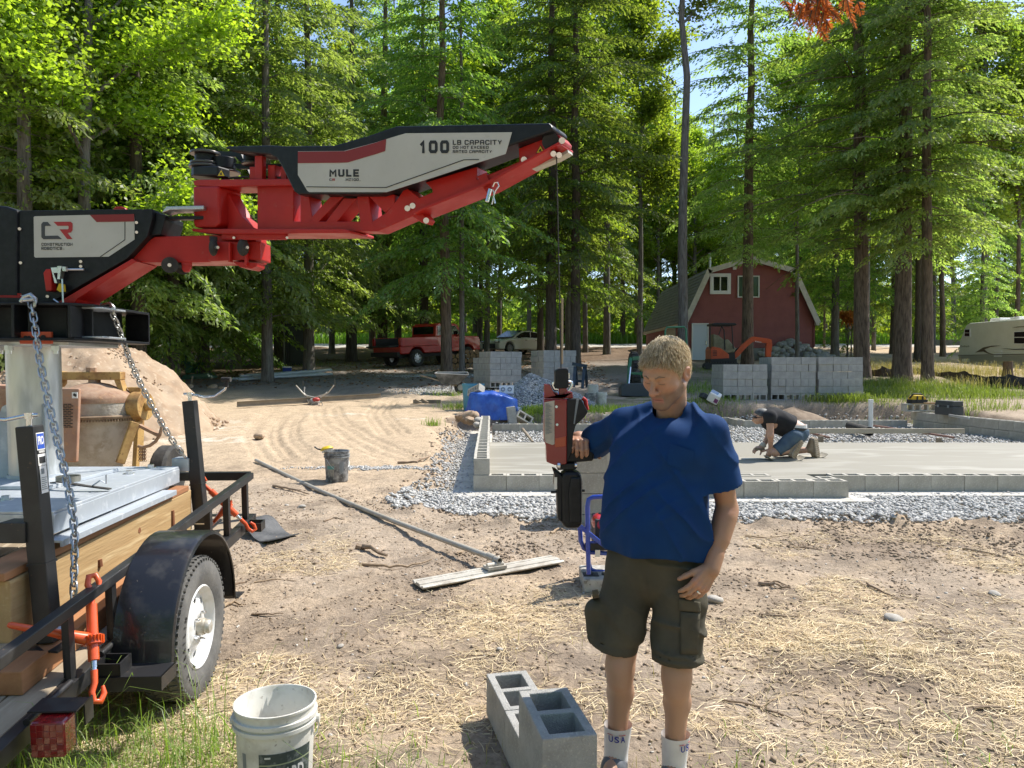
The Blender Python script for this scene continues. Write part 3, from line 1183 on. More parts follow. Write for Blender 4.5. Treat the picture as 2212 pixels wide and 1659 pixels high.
SOLIDW=MB().box((0,0,0),(.397,.194,.194)).mesh('block',M_blkw)
SOLID=MB().box((0,0,0),(.397,.194,.194)).mesh('block',M_blk)
# foundation walls
FZ=.118
def wall(name,label,runs,group='block walls of the foundation'):
 """runs: (A, B, z0, mesh, half-offset) rows of blocks from A to B"""
 A0=runs[0][0]
 t=thing(name,label,'foundation wall',(A0[0],A0[1],FZ),(0,0,0),group)
 mo=MB()
 for A,B,z0,me,off in runs:
  A,B=Vector((*A,0)),Vector((*B,0))
  L=(B-A).length
  d=(B-A)/L
  an=math.atan2(d.y,d.x)
  pitch=.4035
  pos=[]
  s=.2 if not off else 0.
  if off:
   pos.append((.097,BLKH))
   s=.404
  while s+.19<=L+.05:
   pos.append((s,me))
   s+=pitch
  for s_,m_ in pos:
   o=mesh_obj('block',m_,t)
   p=A+d*s_
   o.location=(p.x-A0[0]+random.uniform(-.003,.003),p.y-A0[1]+random.uniform(-.003,.003),z0+.097-FZ+random.uniform(-.002,.002))
   o.rotation_euler=(0,0,an+random.uniform(-.006,.006))
  for s_ in np.arange(pitch,L,pitch):
   p=A+d*(s_-(.2 if off else 0))
   mo.box((p.x-A0[0],p.y-A0[1],z0+.094-FZ),(.010,.176,.186),(0,0,an))
  mo.bar(A-Vector((A0[0],A0[1],FZ-z0+.003)),B-Vector((A0[0],A0[1],FZ-z0+.003)),.17,.010)
 mo.build('mortar',M_mortar,t)
 return t
C1=(-.47,9.47)
wall('foundation_wall','front wall of the foundation with open cores, one course high, by the slab edge',[(C1,(3.35,9.47),FZ,BLKW,False)])
wall('foundation_wall','left wall of the foundation, two courses with rows of open cores',[((-.375,9.60),(-.60,17.6),FZ,BLKW,True),((-.372,9.38),(-.60,
17.6),FZ+.204,BLKW,False)])
wall('foundation_wall','short foundation wall stepping forward behind the man in the blue shirt',[((1.88,9.0),(3.9,9.0),FZ,BLKW,False)])
wall('foundation_wall','front wall of the foundation beyond the step, running right past the slab',[((3.76,9.12),(3.76,9.46),FZ,BLKW,True),((3.9,9.46),
(9.9,9.46),FZ,BLKW,False)])
wall('foundation_wall','back wall of the foundation in front of the blue tarp',[((-.45,17.72),(3.5,17.72),FZ,BLKW,True)])
wall('foundation_wall','back wall of the foundation below the dark soil bank and block pallets',[((5.66,19.85),(5.66,18.95),FZ,BLKW,False),((5.66,18.86),
(9.9,19.0),FZ,BLKW,False),((3.6,19.9),(5.6,19.9),FZ,BLKW,False),((3.5,17.9),(3.5,19.8),FZ,BLKW,False)])
wall('foundation_wall','right wall of the foundation, two courses high, under the tool case',[((9.98,19.0),(10.85,9.6),FZ,BLKW,False),((9.98,19.1),(10.85,
9.6),FZ+.204,BLKW,True)])
ft=MB()
ft.box((1.6,9.36,.095),(4.6,.62,.05))
ft.box((3.05,8.92,.0948),(2.1,.5,.05))
ft.box((6.9,9.36,.0946),(6.0,.58,.05))
ft.bar((-.47,9.2,.0944),(-.72,18,.0944),.5,.05)
ft.build('footing',pm('footing',(.60,.57,.51),.9,col2=(.45,.42,.36),vs=3,bump=.5,bs=30),kind='structure')
sl=MB()
sl.prism([(-.28,9.58),(1.85,9.58),(1.85,9.105),(3.655,9.105),(3.655,9.565),(10.7,9.58),(10.4,13.5),(-.40,13.56)],.16,(0,0,.222),(1,0,0),(0,1,0))
sl.build('concrete_slab',slab_material(),kind='structure')
# gravel: every pebble is a faceted stone
M_gravel=bpy.data.materials.new('limestone_gravel')
nt,N,L_,out=nodes_of(M_gravel)
b=N.new('ShaderNodeBsdfPrincipled')
b.inputs['Roughness'].default_value=.9
g=N.new('ShaderNodeNewGeometry')
rp=N.new('ShaderNodeValToRGB')
rp.color_ramp.elements[0].color=(.31,.305,.295,1)
rp.color_ramp.elements[1].color=(.66,.645,.61,1)
e=rp.color_ramp.elements.new(.75)
e.color=(.48,.47,.44,1)
L_.new(g.outputs['Random Per Island'],rp.inputs[0])
L_.new(rp.outputs[0],b.inputs['Base Color'])
L_.new(b.outputs[0],out.inputs[0])
PHI=(1+5**.5)/2
ICO_V=np.array([(-1,PHI,0),(1,PHI,0),(-1,-PHI,0),(1,-PHI,0),(0,-1,PHI),(0,1,PHI),(0,-1,-PHI),(0,1,-PHI),(PHI,0,-1),(PHI,0,1),(-PHI,0,-1),(-PHI,0,1)])/math.sqrt(1+PHI*PHI)
ICO_F=np.array([(0,11,5),(0,5,1),(0,1,7),(0,7,10),(0,10,11),(1,5,9),(5,11,4),(11,10,2),(10,7,6),(7,1,8),(3,9,4),(3,4,2),(3,2,6),(3,6,8),(3,8,9),(4,9,5),
(2,4,11),(6,2,10),(8,6,7),(9,8,1)])
OCT_V=np.array([(1,0,0),(-1,0,0),(0,1,0),(0,-1,0),(0,0,1),(0,0,-1)],float)
OCT_F=np.array([(0,2,4),(2,1,4),(1,3,4),(3,0,4),(2,0,5),(1,2,5),(3,1,5),(0,3,5)])
def pebbles(name,pos,rad,mat,seed=0,low=False,flat=.75,kind='stuff',parent=None):
 r=np.random.default_rng(seed)
 n=len(pos)
 BV,BF=(OCT_V,OCT_F)if low else(ICO_V,ICO_F)
 k=len(BV)
 V=BV[None]*r.uniform(.72,1.28,(n,k,1))
 V=V*(r.uniform(.7,1.25,(n,1,3))*np.array([1.1,1,flat]))
 a,c=r.uniform(0,6.28,n),r.normal(0,.5,n)
 ca,sa,cc,sc_=np.cos(a),np.sin(a),np.cos(c),np.sin(c)
 x,y,z=V[...,0],V[...,1],V[...,2]
 y,z=y*cc[:,None]-z*sc_[:,None],y*sc_[:,None]+z*cc[:,None]
 x,y=x*ca[:,None]-y*sa[:,None],x*sa[:,None]+y*ca[:,None]
 V=np.stack([x,y,z],-1)*rad[:,None,None]+pos[:,None]
 F=(BF[None]+(np.arange(n)*k)[:,None,None]).reshape(-1,3)
 return mesh_obj(name,np_mesh(name,V.reshape(-1,3),F,mat),parent,kind)
def scatter(n,x0,x1,y0,y1,keep,seed):
 r=np.random.default_rng(seed)
 x=r.uniform(x0,x1,n)
 y=r.uniform(y0,y1,n)
 k=keep(x,y)
 return x[k],y[k]
def in_gravel(x,y):
 return(pit_mask(x,y)>.45)&~((y>9.3)&(y<13.45)&(x>-.5)&(x<10.7))
xs_,ys_=scatter(31000,-2.2,9.2,7.2,9.4,in_gravel,1)
r=np.random.default_rng(3)
z=hz(xs_,ys_)+r.uniform(.0,.03,len(xs_))+.02*(fbm(xs_*2,ys_*2,2,3)-.5)
P1=np.stack([xs_,ys_,z],1)
R1=r.uniform(.011,.026,len(xs_))
x2,y2=scatter(11000,-2.6,-.5,9.2,18.0,in_gravel,2)
P2=np.stack([x2,y2,hz(x2,y2)+r.uniform(0,.03,len(x2))+.05*sstep(-1.3,-.8,x2)*0],1)
R2=r.uniform(.014,.028,len(x2))
pebbles('gravel',P1,R1,M_gravel,5)
pebbles('gravel',P2,R2,M_gravel,55,True)
x3,y3=scatter(17000,-.4,10.4,13.4,20.6,lambda x,y:(pit_mask(x,y)>.6),4)
P3=np.stack([x3,y3,hz(x3,y3)+r.uniform(0.02,.07,len(x3))],1)
pebbles('gravel',P3,r.uniform(.020,.040,len(x3)),M_gravel,6,True)
hp=P(1146,817,20.6)
n=9000
a=r.uniform(0,6.28,n)
q=np.sqrt(r.uniform(0,1,n))
hx=hp.x+np.cos(a)*q*np.where(np.cos(a)>0,1.75,1.05)
hy=hp.y+np.sin(a)*q*1.3
hh=.86*np.maximum(0,1-q)**.85
hzv=hz(hx,hy,False)+hh+r.uniform(0,.04,n)
M_gravelb=M_gravel.copy()
M_gravelb.name='blue_grey_gravel'
for k,cc in enumerate(((.22,.23,.24),(.38,.39,.39),(.50,.50,.50))):
 M_gravelb.node_tree.nodes['Color Ramp'].color_ramp.elements[k].color=(*cc,1)
pebbles('gravel_heap',np.stack([hx,hy,hzv],1),r.uniform(.03,.055,n),M_gravelb,8,True)
core=MB()
core.lathe([(2.0,-.1),(1.2,.28),(.55,.6),(.02,.8)],20,Matrix.Translation((hp.x+.15,hp.y,gz(hp.x,hp.y,False)))@Matrix.Diagonal((.66,.55,.95,1)))
core.build('gravel_heap_core',M_gravelb,kind='stuff',smooth=60)
x4,y4=[],[]
for u,v,su,sv,nn in((800,1010,1.0,.12,700),(940,812,1.8,.8,1600),(950,845,1.2,.8,900),(1060,838,1.2,.5,900)):
 p=G(u,v)
 x4.append(r.normal(p.x,su*.5,nn))
 y4.append(r.normal(p.y,sv*.5,nn))
x4,y4=np.concatenate(x4),np.concatenate(y4)
pebbles('gravel',np.stack([x4,y4,hz(x4,y4)+.006],1),r.uniform(.012,.028,len(x4))*np.where(y4>15,1.5,.8),M_gravel,9,True)
# pallets of blocks: every block is a thing of its own
ORD=['bottom','second','third','fourth','fifth','sixth','seventh']
NTH=['first','second','third','fourth','fifth','sixth','seventh','eighth']
def one_block(me,loc,rot,label,group):
 o=mesh_obj('concrete_block',me,None,None,loc,rot)
 tag(o,label,'concrete block',group)
 return o
def pallet(x,y,rz,plan,where,group,left=True,topz=None,z=None,miss=()):
 """plan: string of courses from below: s = faces three long sides, e = six ends, c = cores to the front"""
 z0=gz(x,y,False)if z is None else z
 ca,sa=math.cos(rz),math.sin(rz)
 for k,ch in enumerate(plan):
  jx,jy=random.uniform(-.012,.012),random.uniform(-.012,.012)
  items=[]
  if ch in 's':
   for i in range(3):
    items.append((-.4+.403*i,-.5,0,'front',i))
   if left:
    for j in range(5):
     items.append((-.5,-.30+.2*j,0,'left side',j))if False else items.append((-.4,-.30+.2*j,0,'left side',j))
  elif ch=='c':
   for i in range(3):
    items.append((-.4+.403*i,-.5,1,'front',i))
   if left:
    for j in range(5):
     items.append((-.4,-.3+.2*j,1,'left side',j))
  else:
   for i in range(6):
    items.append((-.5+.2015*i,-.4,2,'front',i))
   if left:
    for j in range(2):
     items.append((-.5,.003+.403*j,2,'left side',j))
  for lx,ly,mode,face,i in items:
   if(k,face,i)in miss:
    continue
   lx+=jx+random.uniform(-.008,.008)
   ly+=jy+random.uniform(-.012,.012)
   wx,wy=x+lx*ca-ly*sa,y+lx*sa+ly*ca
   rot=(0,0,rz)if mode==0 else((PI/2,0,rz)if mode==1 else(0,0,rz+PI/2))
   lab='grey block, %s course, %s from %s, %s'%(ORD[k],NTH[i],'left' if face=='front' else 'front on the side',where)
   one_block(BLK if(mode==1 or k==len(plan)-1)else SOLID,(wx,wy,z0+.097+.2*k),rot,lab,group)
GB='concrete blocks stacked on the pallets'
pallet(-.5,26.2,R(-30)*-1,'cseses','stack behind the blue tarp',GB,True,miss={(5,'left side',4),(5,'left side',3)})
pallet(1.42,26.9,R(20),'cseses','stack by the blue sawhorse',GB)
pallet(6.35,21.6,0,'csese','shortest stack by the excavator',GB,z=.69)
pallet(7.73,21.75,-.02,'cseses','tall middle stack before the barn',GB,z=.69)
pallet(9.02,21.75,-.03,'cseses','end stack by the large hemlock',GB,left=False,z=.69)
# the stack of blocks behind the gripper
for k in range(4):
 for i in range(3):
  one_block(BLKW if k==3 else SOLIDW,(.71+.4*i,7.5,.02+.097+.2*k),(0,0,random.uniform(-.01,.01)),'block, %s course, %s from left, stack right behind the gripper'%(ORD[k],
NTH[i]),'blocks stacked behind the gripper')
  # the blocks in the foreground: three in a row, one on top
M_bn=pm('block_near',(.43,.42,.39),.95,col2=(.33,.32,.295),vs=9,bump=.9,bs=190,col3=(.50,.48,.43),vs3=90)
FGM=block_mesh('block',mat=M_bn)
for(x,y,z,a,lab)in((.018,3.437,.10,103.1,'pale block at the far end of the foreground row, both cores sunlit'),(.110,3.045,.10,103.4,'middle block of the foreground row, partly under the raised block'),
(.200,2.655,.10,102.8,'near block of the foreground row, under the raised block'),(.159,2.784,.294,
101.0,'raised block shaded by the man, on top of the foreground row')):
 o=mesh_obj('concrete_block',FGM,None,None,(x,y,z),(0,0,R(a)))
 tag(o,lab,'concrete block','blocks in the foreground')
 md=o.modifiers.new('worn_edges','BEVEL')
 md.width=.004
 md.segments=2
 # BARN
M_red=pm('barn_red',(.31,.10,.088),.7,col2=(.26,.082,.073),vs=1.5)
M_trim=pm('barn_trim',(.62,.58,.50),.7,col2=(.50,.46,.40),vs=3)
M_shing=pm('shingles',(.17,.19,.18),.95,col2=(.23,.24,.225),vs=2,bump=.6,bs=25)
M_glass=pm('dark_glass',(.012,.016,.016),.06,spec=.8)
M_glassg=pm('green_glass',(.035,.06,.055),.08,spec=.8)
M_white=pm('white_paint',(.78,.77,.74),.5)
M_door=pm('steel_door',(.58,.62,.68),.45)
M_found=pm('poured_concrete',(.34,.33,.31),.95,col2=(.26,.25,.23),vs=2,bump=.3,bs=20)
M_metal=pm('galvanised',(.62,.64,.66),.42,.85,col2=(.50,.53,.56),vs=5,rough2=.55)
M_chrome=pm('bright_steel',(.75,.76,.78),.22,1.0)
M_black=pm('black_paint',(.012,.012,.013),.38,col2=(.03,.03,.03),vs=8,rough2=.5)
M_rub=pm('rubber',(.028,.027,.026),.85,col2=(.06,.056,.05),vs=12,bump=.3,bs=60)
BY=43.0
BS=BY/FPX
def bx(u):
 return(u-1106)*BS
def bz(v):
 return P(1106,v,BY).z
barn=thing('barn','red gambrel roofed barn with two upper windows and a white door','barn',(bx(1619),BY,gz(bx(1619),BY,False)))
RZ,KZ_,EZ=bz(557),bz(584),bz(693)
W2,KX=bx(1619+139.6)-bx(1619),bx(1619+93)-bx(1619)
cx=bx(1619)
DEPTH=12.5
Z0=1.85
EW=W2-.02
def half_w(z):
 zk,ze=KZ_-.12,EZ-.02
 if z<=ze:
  return EW
 if z<=zk:
  return EW+(KX-EW)*(z-ze)/(zk-ze)
 return max(.02,KX*(RZ-.12-z)/(RZ-.12-zk))
m=MB()
poly=[(-EW+.03,Z0-.6),(EW-.03,Z0-.6),(EW-.03,EZ-.05),(KX-.03,KZ_-.15),(0,RZ-.15),(-KX+.03,KZ_-.15),(-EW+.03,EZ-.05)]
m.prism(poly,DEPTH-.1,(cx,BY+DEPTH/2,0),(1,0,0),(0,0,1))
m.build('wall',M_red,barn,world=True)
m=MB()
zb=Z0+.80
while zb<RZ-.16:
 zt=min(zb+.105,RZ-.14)
 w0,w1=half_w(zb),half_w(zt)
 y0=BY+.02
 vs=[(cx-w0,y0-.030,zb),(cx+w0,y0-.030,zb),(cx+w1,y0-.008,zt),(cx-w1,y0-.008,zt),(cx-w0,y0+.03,zb),(cx+w0,y0+.03,zb),(cx+w1,y0+.03,zt),(cx-w1,y0+.03,zt)]
 m.add(vs,[(0,1,2,3),(4,7,6,5),(0,4,5,1),(3,2,6,7),(0,3,7,4),(1,5,6,2)])
 if zt<EZ-.1:
  m.box((cx-EW-.004,BY+DEPTH/2,zb+.05),(.05,DEPTH-.15,.10),(0,R(-8),0))
 zb+=.105
o=m.build('siding',M_red,barn,world=True)
o['kind']='stuff'
m=MB()
m.box((cx,BY+DEPTH/2,Z0+.10),(2*EW+.02,DEPTH+.02,1.36))
m.build('concrete_footing',M_found,barn,world=True)
prof=[(-W2-.18,EZ-.28),(-W2-.02,EZ),(-KX,KZ_),(0,RZ),(KX,KZ_),(W2+.02,EZ),(W2+.18,EZ-.28)]
prof=[(-W2-.14,EZ-.10),(-KX,KZ_),(0,RZ),(KX,KZ_),(W2+.14,EZ-.10)]
m=MB()
for(x0,z0),(x1,z1)in zip(prof[:-1],prof[1:]):
 d=Vector((x1-x0,0,z1-z0))
 n=Vector((-d.z,0,d.x)).normalized()
 if n.z<0:
  n=-n
 L=d.length
 nc=max(4,int(L/.22))
 for k in range(nc):
  a=Vector((cx+x0,0,z0))+d*(k/nc)
  b_=Vector((cx+x0,0,z0))+d*((k+1)/nc)
  up=k if z1>z0 else k
  ta,tb=(.075,.05)if z1>z0 else(.05,.075)
  ys=(BY-.30,BY+DEPTH+.2)
  vs=[]
  for y in ys:
   vs+=[(a.x,y,a.z),(b_.x,y,b_.z),(b_.x+n.x*tb,y,b_.z+n.z*tb),(a.x+n.x*ta,y,a.z+n.z*ta)]
  m.add(vs,[(0,1,2,3),(7,6,5,4),(0,4,5,1),(1,5,6,2),(2,6,7,3),(3,7,4,0)])
m.build('roof',M_shing,barn,world=True)
m=MB()
for(x0,z0),(x1,z1)in zip(prof[:-1],prof[1:]):
 d=Vector((x1-x0,0,z1-z0)).normalized()
 n=Vector((-d.z,0,d.x))
 if n.z<0:
  n=-n
 a,b_=Vector((cx+x0,BY-.335,z0)),Vector((cx+x1,BY-.335,z1))
 m.bar(a-n*.07,b_-n*.07,.06,.28,up=n,ext=.03)
m.build('rake_board',M_trim,barn,world=True)
for sx in(-1,1):
 m=MB()
 m.box((cx+sx*(W2+.06),BY+DEPTH/2,EZ-.16),(.18,DEPTH+.6,.2))
 m.build('eave_board',M_trim,barn,world=True)
m=MB()
for sx in(-1,1):
 m.box((cx+sx*(EW-.02),BY-.03,(Z0+.8+EZ)/2),(.10,.06,EZ-Z0-.9))
m.build('corner_board',pm('corner_red',(.17,.033,.03),.6),barn,world=True)
def barn_window(u0,v0,u1,v1,fw,mul,glass):
 x0,x1,z0,z1=bx(u0),bx(u1),bz(v1),bz(v0)
 w=MB()
 y=BY-.05
 for a,b_,c,d in((x0,x1,z1-fw,z1),(x0,x1,z0,z0+fw),(x0,x0+fw,z0+fw,z1-fw),(x1-fw,x1,z0+fw,z1-fw)):
  w.box(((a+b_)/2,y,(c+d)/2),(b_-a,.11,d-c))
 if mul:
  w.box(((x0+x1)/2,y+.01,(z0+z1)/2),(.06,.06,z1-z0-2*fw))
 fr=w.build('window',M_white,barn,world=True)
 g_=MB()
 g_.box(((x0+x1)/2,y+.035,(z0+z1)/2),(x1-x0-2*fw,.02,z1-z0-2*fw))
 g_.build('pane',glass,fr,world=True)
 if mul:
  g_=MB()
  for k in(.26,.74):
   xx=x0+fw+(x1-x0-2*fw)*k
   g_.box((xx,y+.05,(z0+z1)/2),(.22,.01,z1-z0-2*fw-.02))
 return fr
barn_window(1532,591,1576.5,635.5,.19,True,M_glass)
barn_window(1591.5,596,1638,643,.055,False,M_glassg)
m=MB()
m.box((bx(1584.6),BY-.06,bz(579.5)),(.17,.12,.17))
m.build('vent',M_white,barn,world=True)
m=MB()
x0,x1,z0,z1=bx(1493),bx(1529),bz(780),bz(698.5)
for a,b_,c,d in((x0,x1,z1-.06,z1),(x0,x0+.06,z0,z1-.06),(x1-.06,x1,z0,z1-.06)):
 m.box(((a+b_)/2,BY-.06,(c+d)/2),(b_-a,.14,d-c))
m.build('door_frame',M_white,barn,world=True)
m=MB()
m.box(((x0+x1)/2,BY-.05,(z0+z1)/2-.03),(x1-x0-.13,.08,z1-z0-.07))
dr=m.build('door',M_door,barn,world=True)
m=MB()
m.cyl((x1-.13,BY-.09,z0+.95),(x1-.13,BY-.17,z0+.95),.03)
m.box((x1-.13,BY-.10,z0+1.0),(.05,.02,.22))
m.build('handle',M_chrome,dr,world=True)
m=MB()
m.box((cx-EW-.06,BY+3.6,Z0+1.25),(.06,2.6,2.1))
m.build('garage_door',pm('garage_door',(.45,.42,.36),.6),barn,world=True)
m=MB()
p=P(1533.5,577,BY+2.4)
m.cyl(p+Vector((0,0,-.5)),P(1533.5,549,BY+2.4),.07)
m.cyl(P(1533.5,549,BY+2.4),P(1533.5,547,BY+2.4),.11)
m.build('stove_pipe',M_metal,barn,world=True)
st_root=thing('stone_heap','heap of rounded grey field stones against the barn footing','stone heap',(bx(1690),BY-1.2,gz(bx(1690),BY-1.2,False)))
M_stone=pm('field_stone',(.26,.25,.23),.85,col2=(.36,.34,.31),vs=2.2,col3=(.18,.17,.165),vs3=3,bump=.3,bs=20)
M_stone2=pm('pale_stone',(.42,.39,.34),.85,col2=(.34,.31,.27),vs=3,bump=.3,bs=20)
STONES=[]
r=np.random.default_rng(21)
for k in range(5):
 mb=MB()
 mb.ball((0,0,0),1,10,7)
 for p in mb.v:
  n_=fbm(np.array([p.x*1.3+k*9]),np.array([p.y*1.3+p.z*1.7]),2,40+k)[0]
  p*=.78+.45*n_
 STONES.append((mb.mesh('stone',M_stone,60),mb.mesh('stone',M_stone2,60)))
for k in range(95):
 u=r.uniform(1636,1796)
 t=abs((u-1700)/95)
 hgt=max(.15,1.0*(1-t**1.4))
 q=r.uniform(0,1)
 yy=BY-.35-(1-q)*1.3
 xx=bx(u)
 s=r.uniform(.12,.24)
 o=mesh_obj('stone',STONES[r.integers(0,5)][int(r.uniform()<.3)],st_root)
 o.location=(xx-st_root.location.x,yy-st_root.location.y,gz(xx,yy,False)+hgt*q*.95+.05-st_root.location.z)
 o.scale=(s*r.uniform(.9,1.4),s,s*r.uniform(.6,.9))
 o.rotation_euler=(r.normal(0,.3),r.normal(0,.3),r.uniform(0,6))
 # EXCAVATOR
M_or=pm('digger_orange',(.62,.085,.022),.4,col2=(.5,.07,.02),vs=3)
M_dk=pm('machine_black',(.016,.016,.017),.55)
M_tarp_ol=pm('olive_cover',(.19,.165,.095),.6,col2=(.30,.27,.17),vs=4,bump=.6,bs=9)
EY=35.0
def ex(x,y,dy=0.):
 return P(1371.5+.2232*x,521.2+.2232*y,EY+dy)
p=ex(830,1240)
exc=thing('mini_excavator','small orange excavator with folded arm parked before the barn door','excavator',(p.x,EY,p.z))
M_lk=pm('excavator_mark',(.75,.74,.72),.5)
for dy in(-.62,.62):
 m=MB()
 a,b_=ex(690,1207,dy),ex(972,1207,dy)
 rr=.155
 pts=[]
 for k in range(9):
  an=PI/2+PI*k/8
  pts.append((a.x+rr*math.cos(an),a.z+rr*math.sin(an)))
 for k in range(9):
  an=-PI/2+PI*k/8
  pts.append((b_.x+rr*math.cos(an),b_.z+rr*math.sin(an)))
 m.prism(pts,.26,(0,EY+dy,0),(1,0,0),(0,0,1))
 for k in range(12):
  xx=a.x+(b_.x-a.x)*k/11
  m.box((xx,EY+dy,a.z+rr+.012),(.06,.26,.03))
 m.build('track',M_dk,exc,world=True)
m=MB()
a=ex(830,1175)
m.box((a.x,EY,a.z-.03),(.8,.9,.16))
m.cyl((a.x,EY,a.z),(a.x,EY,a.z+.10),.34)
m.build('undercarriage',M_dk,exc,world=True)
m=MB()
pl=[ex(708,1150),ex(885,1150),ex(880,1095),ex(800,1035),ex(722,1020),ex(708,1050)]
m.prism3(pl,(0,1,0),-.5,.5)
m.build('engine_hood',M_or,exc,world=True,bevel=.03)
m=MB()
pl=[ex(706,1175),ex(955,1175),ex(955,1140),ex(880,1132),ex(706,1140)]
m.prism3(pl,(0,1,0),-.52,.52)
m.prism3([ex(880,1132),ex(950,1140),ex(945,1060),ex(890,1050)],(0,1,0),-.35,.1)
for k in range(4):
 a=ex(745,1063+14*k)
 m.box((a.x,EY-.505,a.z),(.18,.02,.03))
m.build('body_base',M_dk,exc,world=True)
m=MB()
pl=[ex(735,1030),ex(738,900),ex(790,915),ex(845,960),ex(880,950),ex(955,1040),ex(940,1075),ex(870,1085),ex(800,1060)]
m.prism3(pl,(0,1,0),-.4,.38)
o=m.build('seat_cover',M_tarp_ol,exc,world=True,bevel=.05)
m=MB()
m.prism3([ex(722,820),ex(722,800),ex(760,794),ex(940,797),ex(956,808),ex(950,820)],(0,1,0),-.52,.52)
m.build('canopy',M_dk,exc,world=True,bevel=.03)
m=MB()
for dy in(-.46,.46):
 m.tube([ex(728,815,dy),ex(726,1030,dy)],.03)
 m.tube([ex(938,818,dy),ex(950,1010,dy),ex(955,1040,dy)],.025)
 m.tube([ex(838,820,dy),ex(862,860,dy),ex(872,1050,dy)],.028)
 m.tube([ex(838,830,dy),ex(812,905,dy)],.02)
m.build('canopy_post',M_dk,exc,world=True)
m=MB()
up=[ex(930,1120),ex(1010,1020),ex(1110,935),ex(1140,922),ex(1300,945),ex(1310,985),ex(1280,990),ex(1140,972),ex(1080,1020),ex(1000,1110),ex(950,1150)]
m.prism3(up,(0,1,0),-.10,.10)
bm_=m.build('boom',M_or,exc,world=True,bevel=.012)
m=MB()
m.bar(ex(965,1065,-.02),ex(1105,955,-.02),.07,.07)
m.build('boom_ram',M_dk,exc,world=True)
m=MB()
m.prism3([ex(1278,955),ex(1318,950),ex(1323,1000),ex(1312,1125),ex(1262,1125),ex(1266,1010)],(0,1,0),-.085,.085)
m.build('dipper_arm',M_or,exc,world=True,bevel=.012)
m=MB()
m.prism3([ex(1262,1120),ex(1312,1120),ex(1330,1165),ex(1300,1195),ex(1240,1170)],(0,1,0),-.22,.22)
m.build('bucket',M_dk,exc,world=True)
a,b_=ex(1165,975,-.115),ex(1225,982,-.115)
lettering('Kubota',a,(b_-a).normalized(),(0,0,1),(b_-a).length,.06,M_lk,bm_)
# CAMPER
M_camp=pm('camper_shell',(.76,.75,.67),.35,col2=(.70,.69,.61),vs=1.5)
M_camp2=pm('camper_skirt',(.40,.38,.32),.45)
M_br=pm('camper_brown',(.12,.09,.06),.5)
cA,cB=Vector((23.75,41.6,0)),Vector((24.75,33.5,0))
def cp(x,y):
 return PP(1755.5+.2063*x,630.9+.2063*y,cA,cB)
cdir=(cB-cA).normalized()
cn=Vector((-cdir.y,cdir.x,0))
if cn.x<0:
 cn=-cn
cz0=cp(1600,805).z
cz1=cp(1640,325).z
root=thing('camper_trailer','beige travel trailer with brown swoosh behind the black silt fence','camper',(cA.x,cA.y,cz0-.35))
def cpt(s,z):
 return Vector((cA.x,cA.y,0))+cdir*s+Vector((0,0,z))
s0=(cp(1525,650)-cA).to_2d().dot(cdir.to_2d())
prof=[(s0+.25,cz0),(s0,cz0+.75),(s0+.10,cz0+1.5),(s0+.55,cz0+2.30),(s0+.80,cz1),(s0+8,cz1),(s0+8,cz0)]
m=MB()
m.prism3([cpt(s,z)for s,z in prof],cn,0,2.4)
m.build('shell',M_camp,root,world=True,bevel=.05)
m=MB()
zs=cp(1560,680).z
m.prism3([cpt(s,z)for s,z in((s0+.24,cz0-.01),(s0+.06,cz0+.68),(s0+8,cz0+.68),(s0+8,cz0-.01))],cn,-.018,.3)
m.build('skirt',M_camp2,root,world=True)
m=MB()
m.prism3([cpt(s,z)for s,z in((s0+.02,cz0+.70),(s0+.02,cz0+.735),(s0+8,cz0+.735),(s0+8,cz0+.70))],cn,-.02,.01)
m.build('belt_strip',M_br,root,world=True)
def cquad(pts,mat,name,d0=-.022,d1=.004,parent=None):
 q=MB()
 q.prism3([cp(*a)for a in pts],cn,d0,d1)
 return q.build(name,mat,parent or root,world=True)
w=cquad([(1588,470),(1592,385),(1655,385),(1652,470)],M_white,'window',-.03,.0)
cquad([(1599,425),(1600,392),(1648,392),(1647,425)],M_glass,'pane',-.036,-.01,w)
cquad([(1597,462),(1598,430),(1647,430),(1646,462)],M_glass,'pane',-.036,-.01,w)
w=cquad([(2108,545),(2110,412),(2290,402),(2290,548)],M_white,'window',-.03,.0)
cquad([(2116,470),(2117,420),(2285,412),(2285,470)],M_glass,'pane',-.036,-.01,w)
cquad([(2116,538),(2116,478),(2285,478),(2285,540)],M_glass,'pane',-.036,-.01,w)
cquad([(1706,632),(1790,580),(1880,562),(1975,560),(1860,577),(1800,600),(1790,622)],M_br,'swoosh')
cquad([(1790,622),(1800,600),(1830,628),(1890,650),(1840,645)],M_br,'swoosh')
cquad([(1980,588),(2100,596),(2300,592),(2300,604),(2100,604)],M_dk,'swoosh')
cquad([(2090,375),(2150,362),(2300,355),(2300,359),(2150,370)],M_br,'swoosh')
for k in range(3):
 y=612+26*k
 cquad([(1902,y+14),(1902,y),(1985,y),(1985,y+14)],M_white,'vent',-.03)
w=cquad([(1566,762),(1568,698),(1645,698),(1645,762)],M_camp,'hatch',-.03)
a,b_=cp(1550,577),cp(1648,577)
lettering('Outback',a-cn*.03,(b_-a).normalized(),(0,0,1),(b_-a).length,cp(1550,557).z-a.z,M_br,root,.0)
m=MB()
for s,h,l in((1.9,.20,.7),(3.2,.18,.6),(4.6,.42,.9),(2.5,.10,1.0)):
 c=cpt(s0+s,cz1+h/2)+cn*.9
 m.box((c.x,c.y,c.z),(.7,l,h),(0,0,math.atan2(cdir.y,cdir.x)-PI/2))
m.build('roof_unit',M_white,root,world=True,bevel=.05)
m=MB()
for s in(4.2,5.1):
 c=cpt(s0+s,cz0-.03)+cn*.12
 m.cyl(c,c+cn*.2,.34,n=20)
m.build('wheel',M_rub,root,world=True)
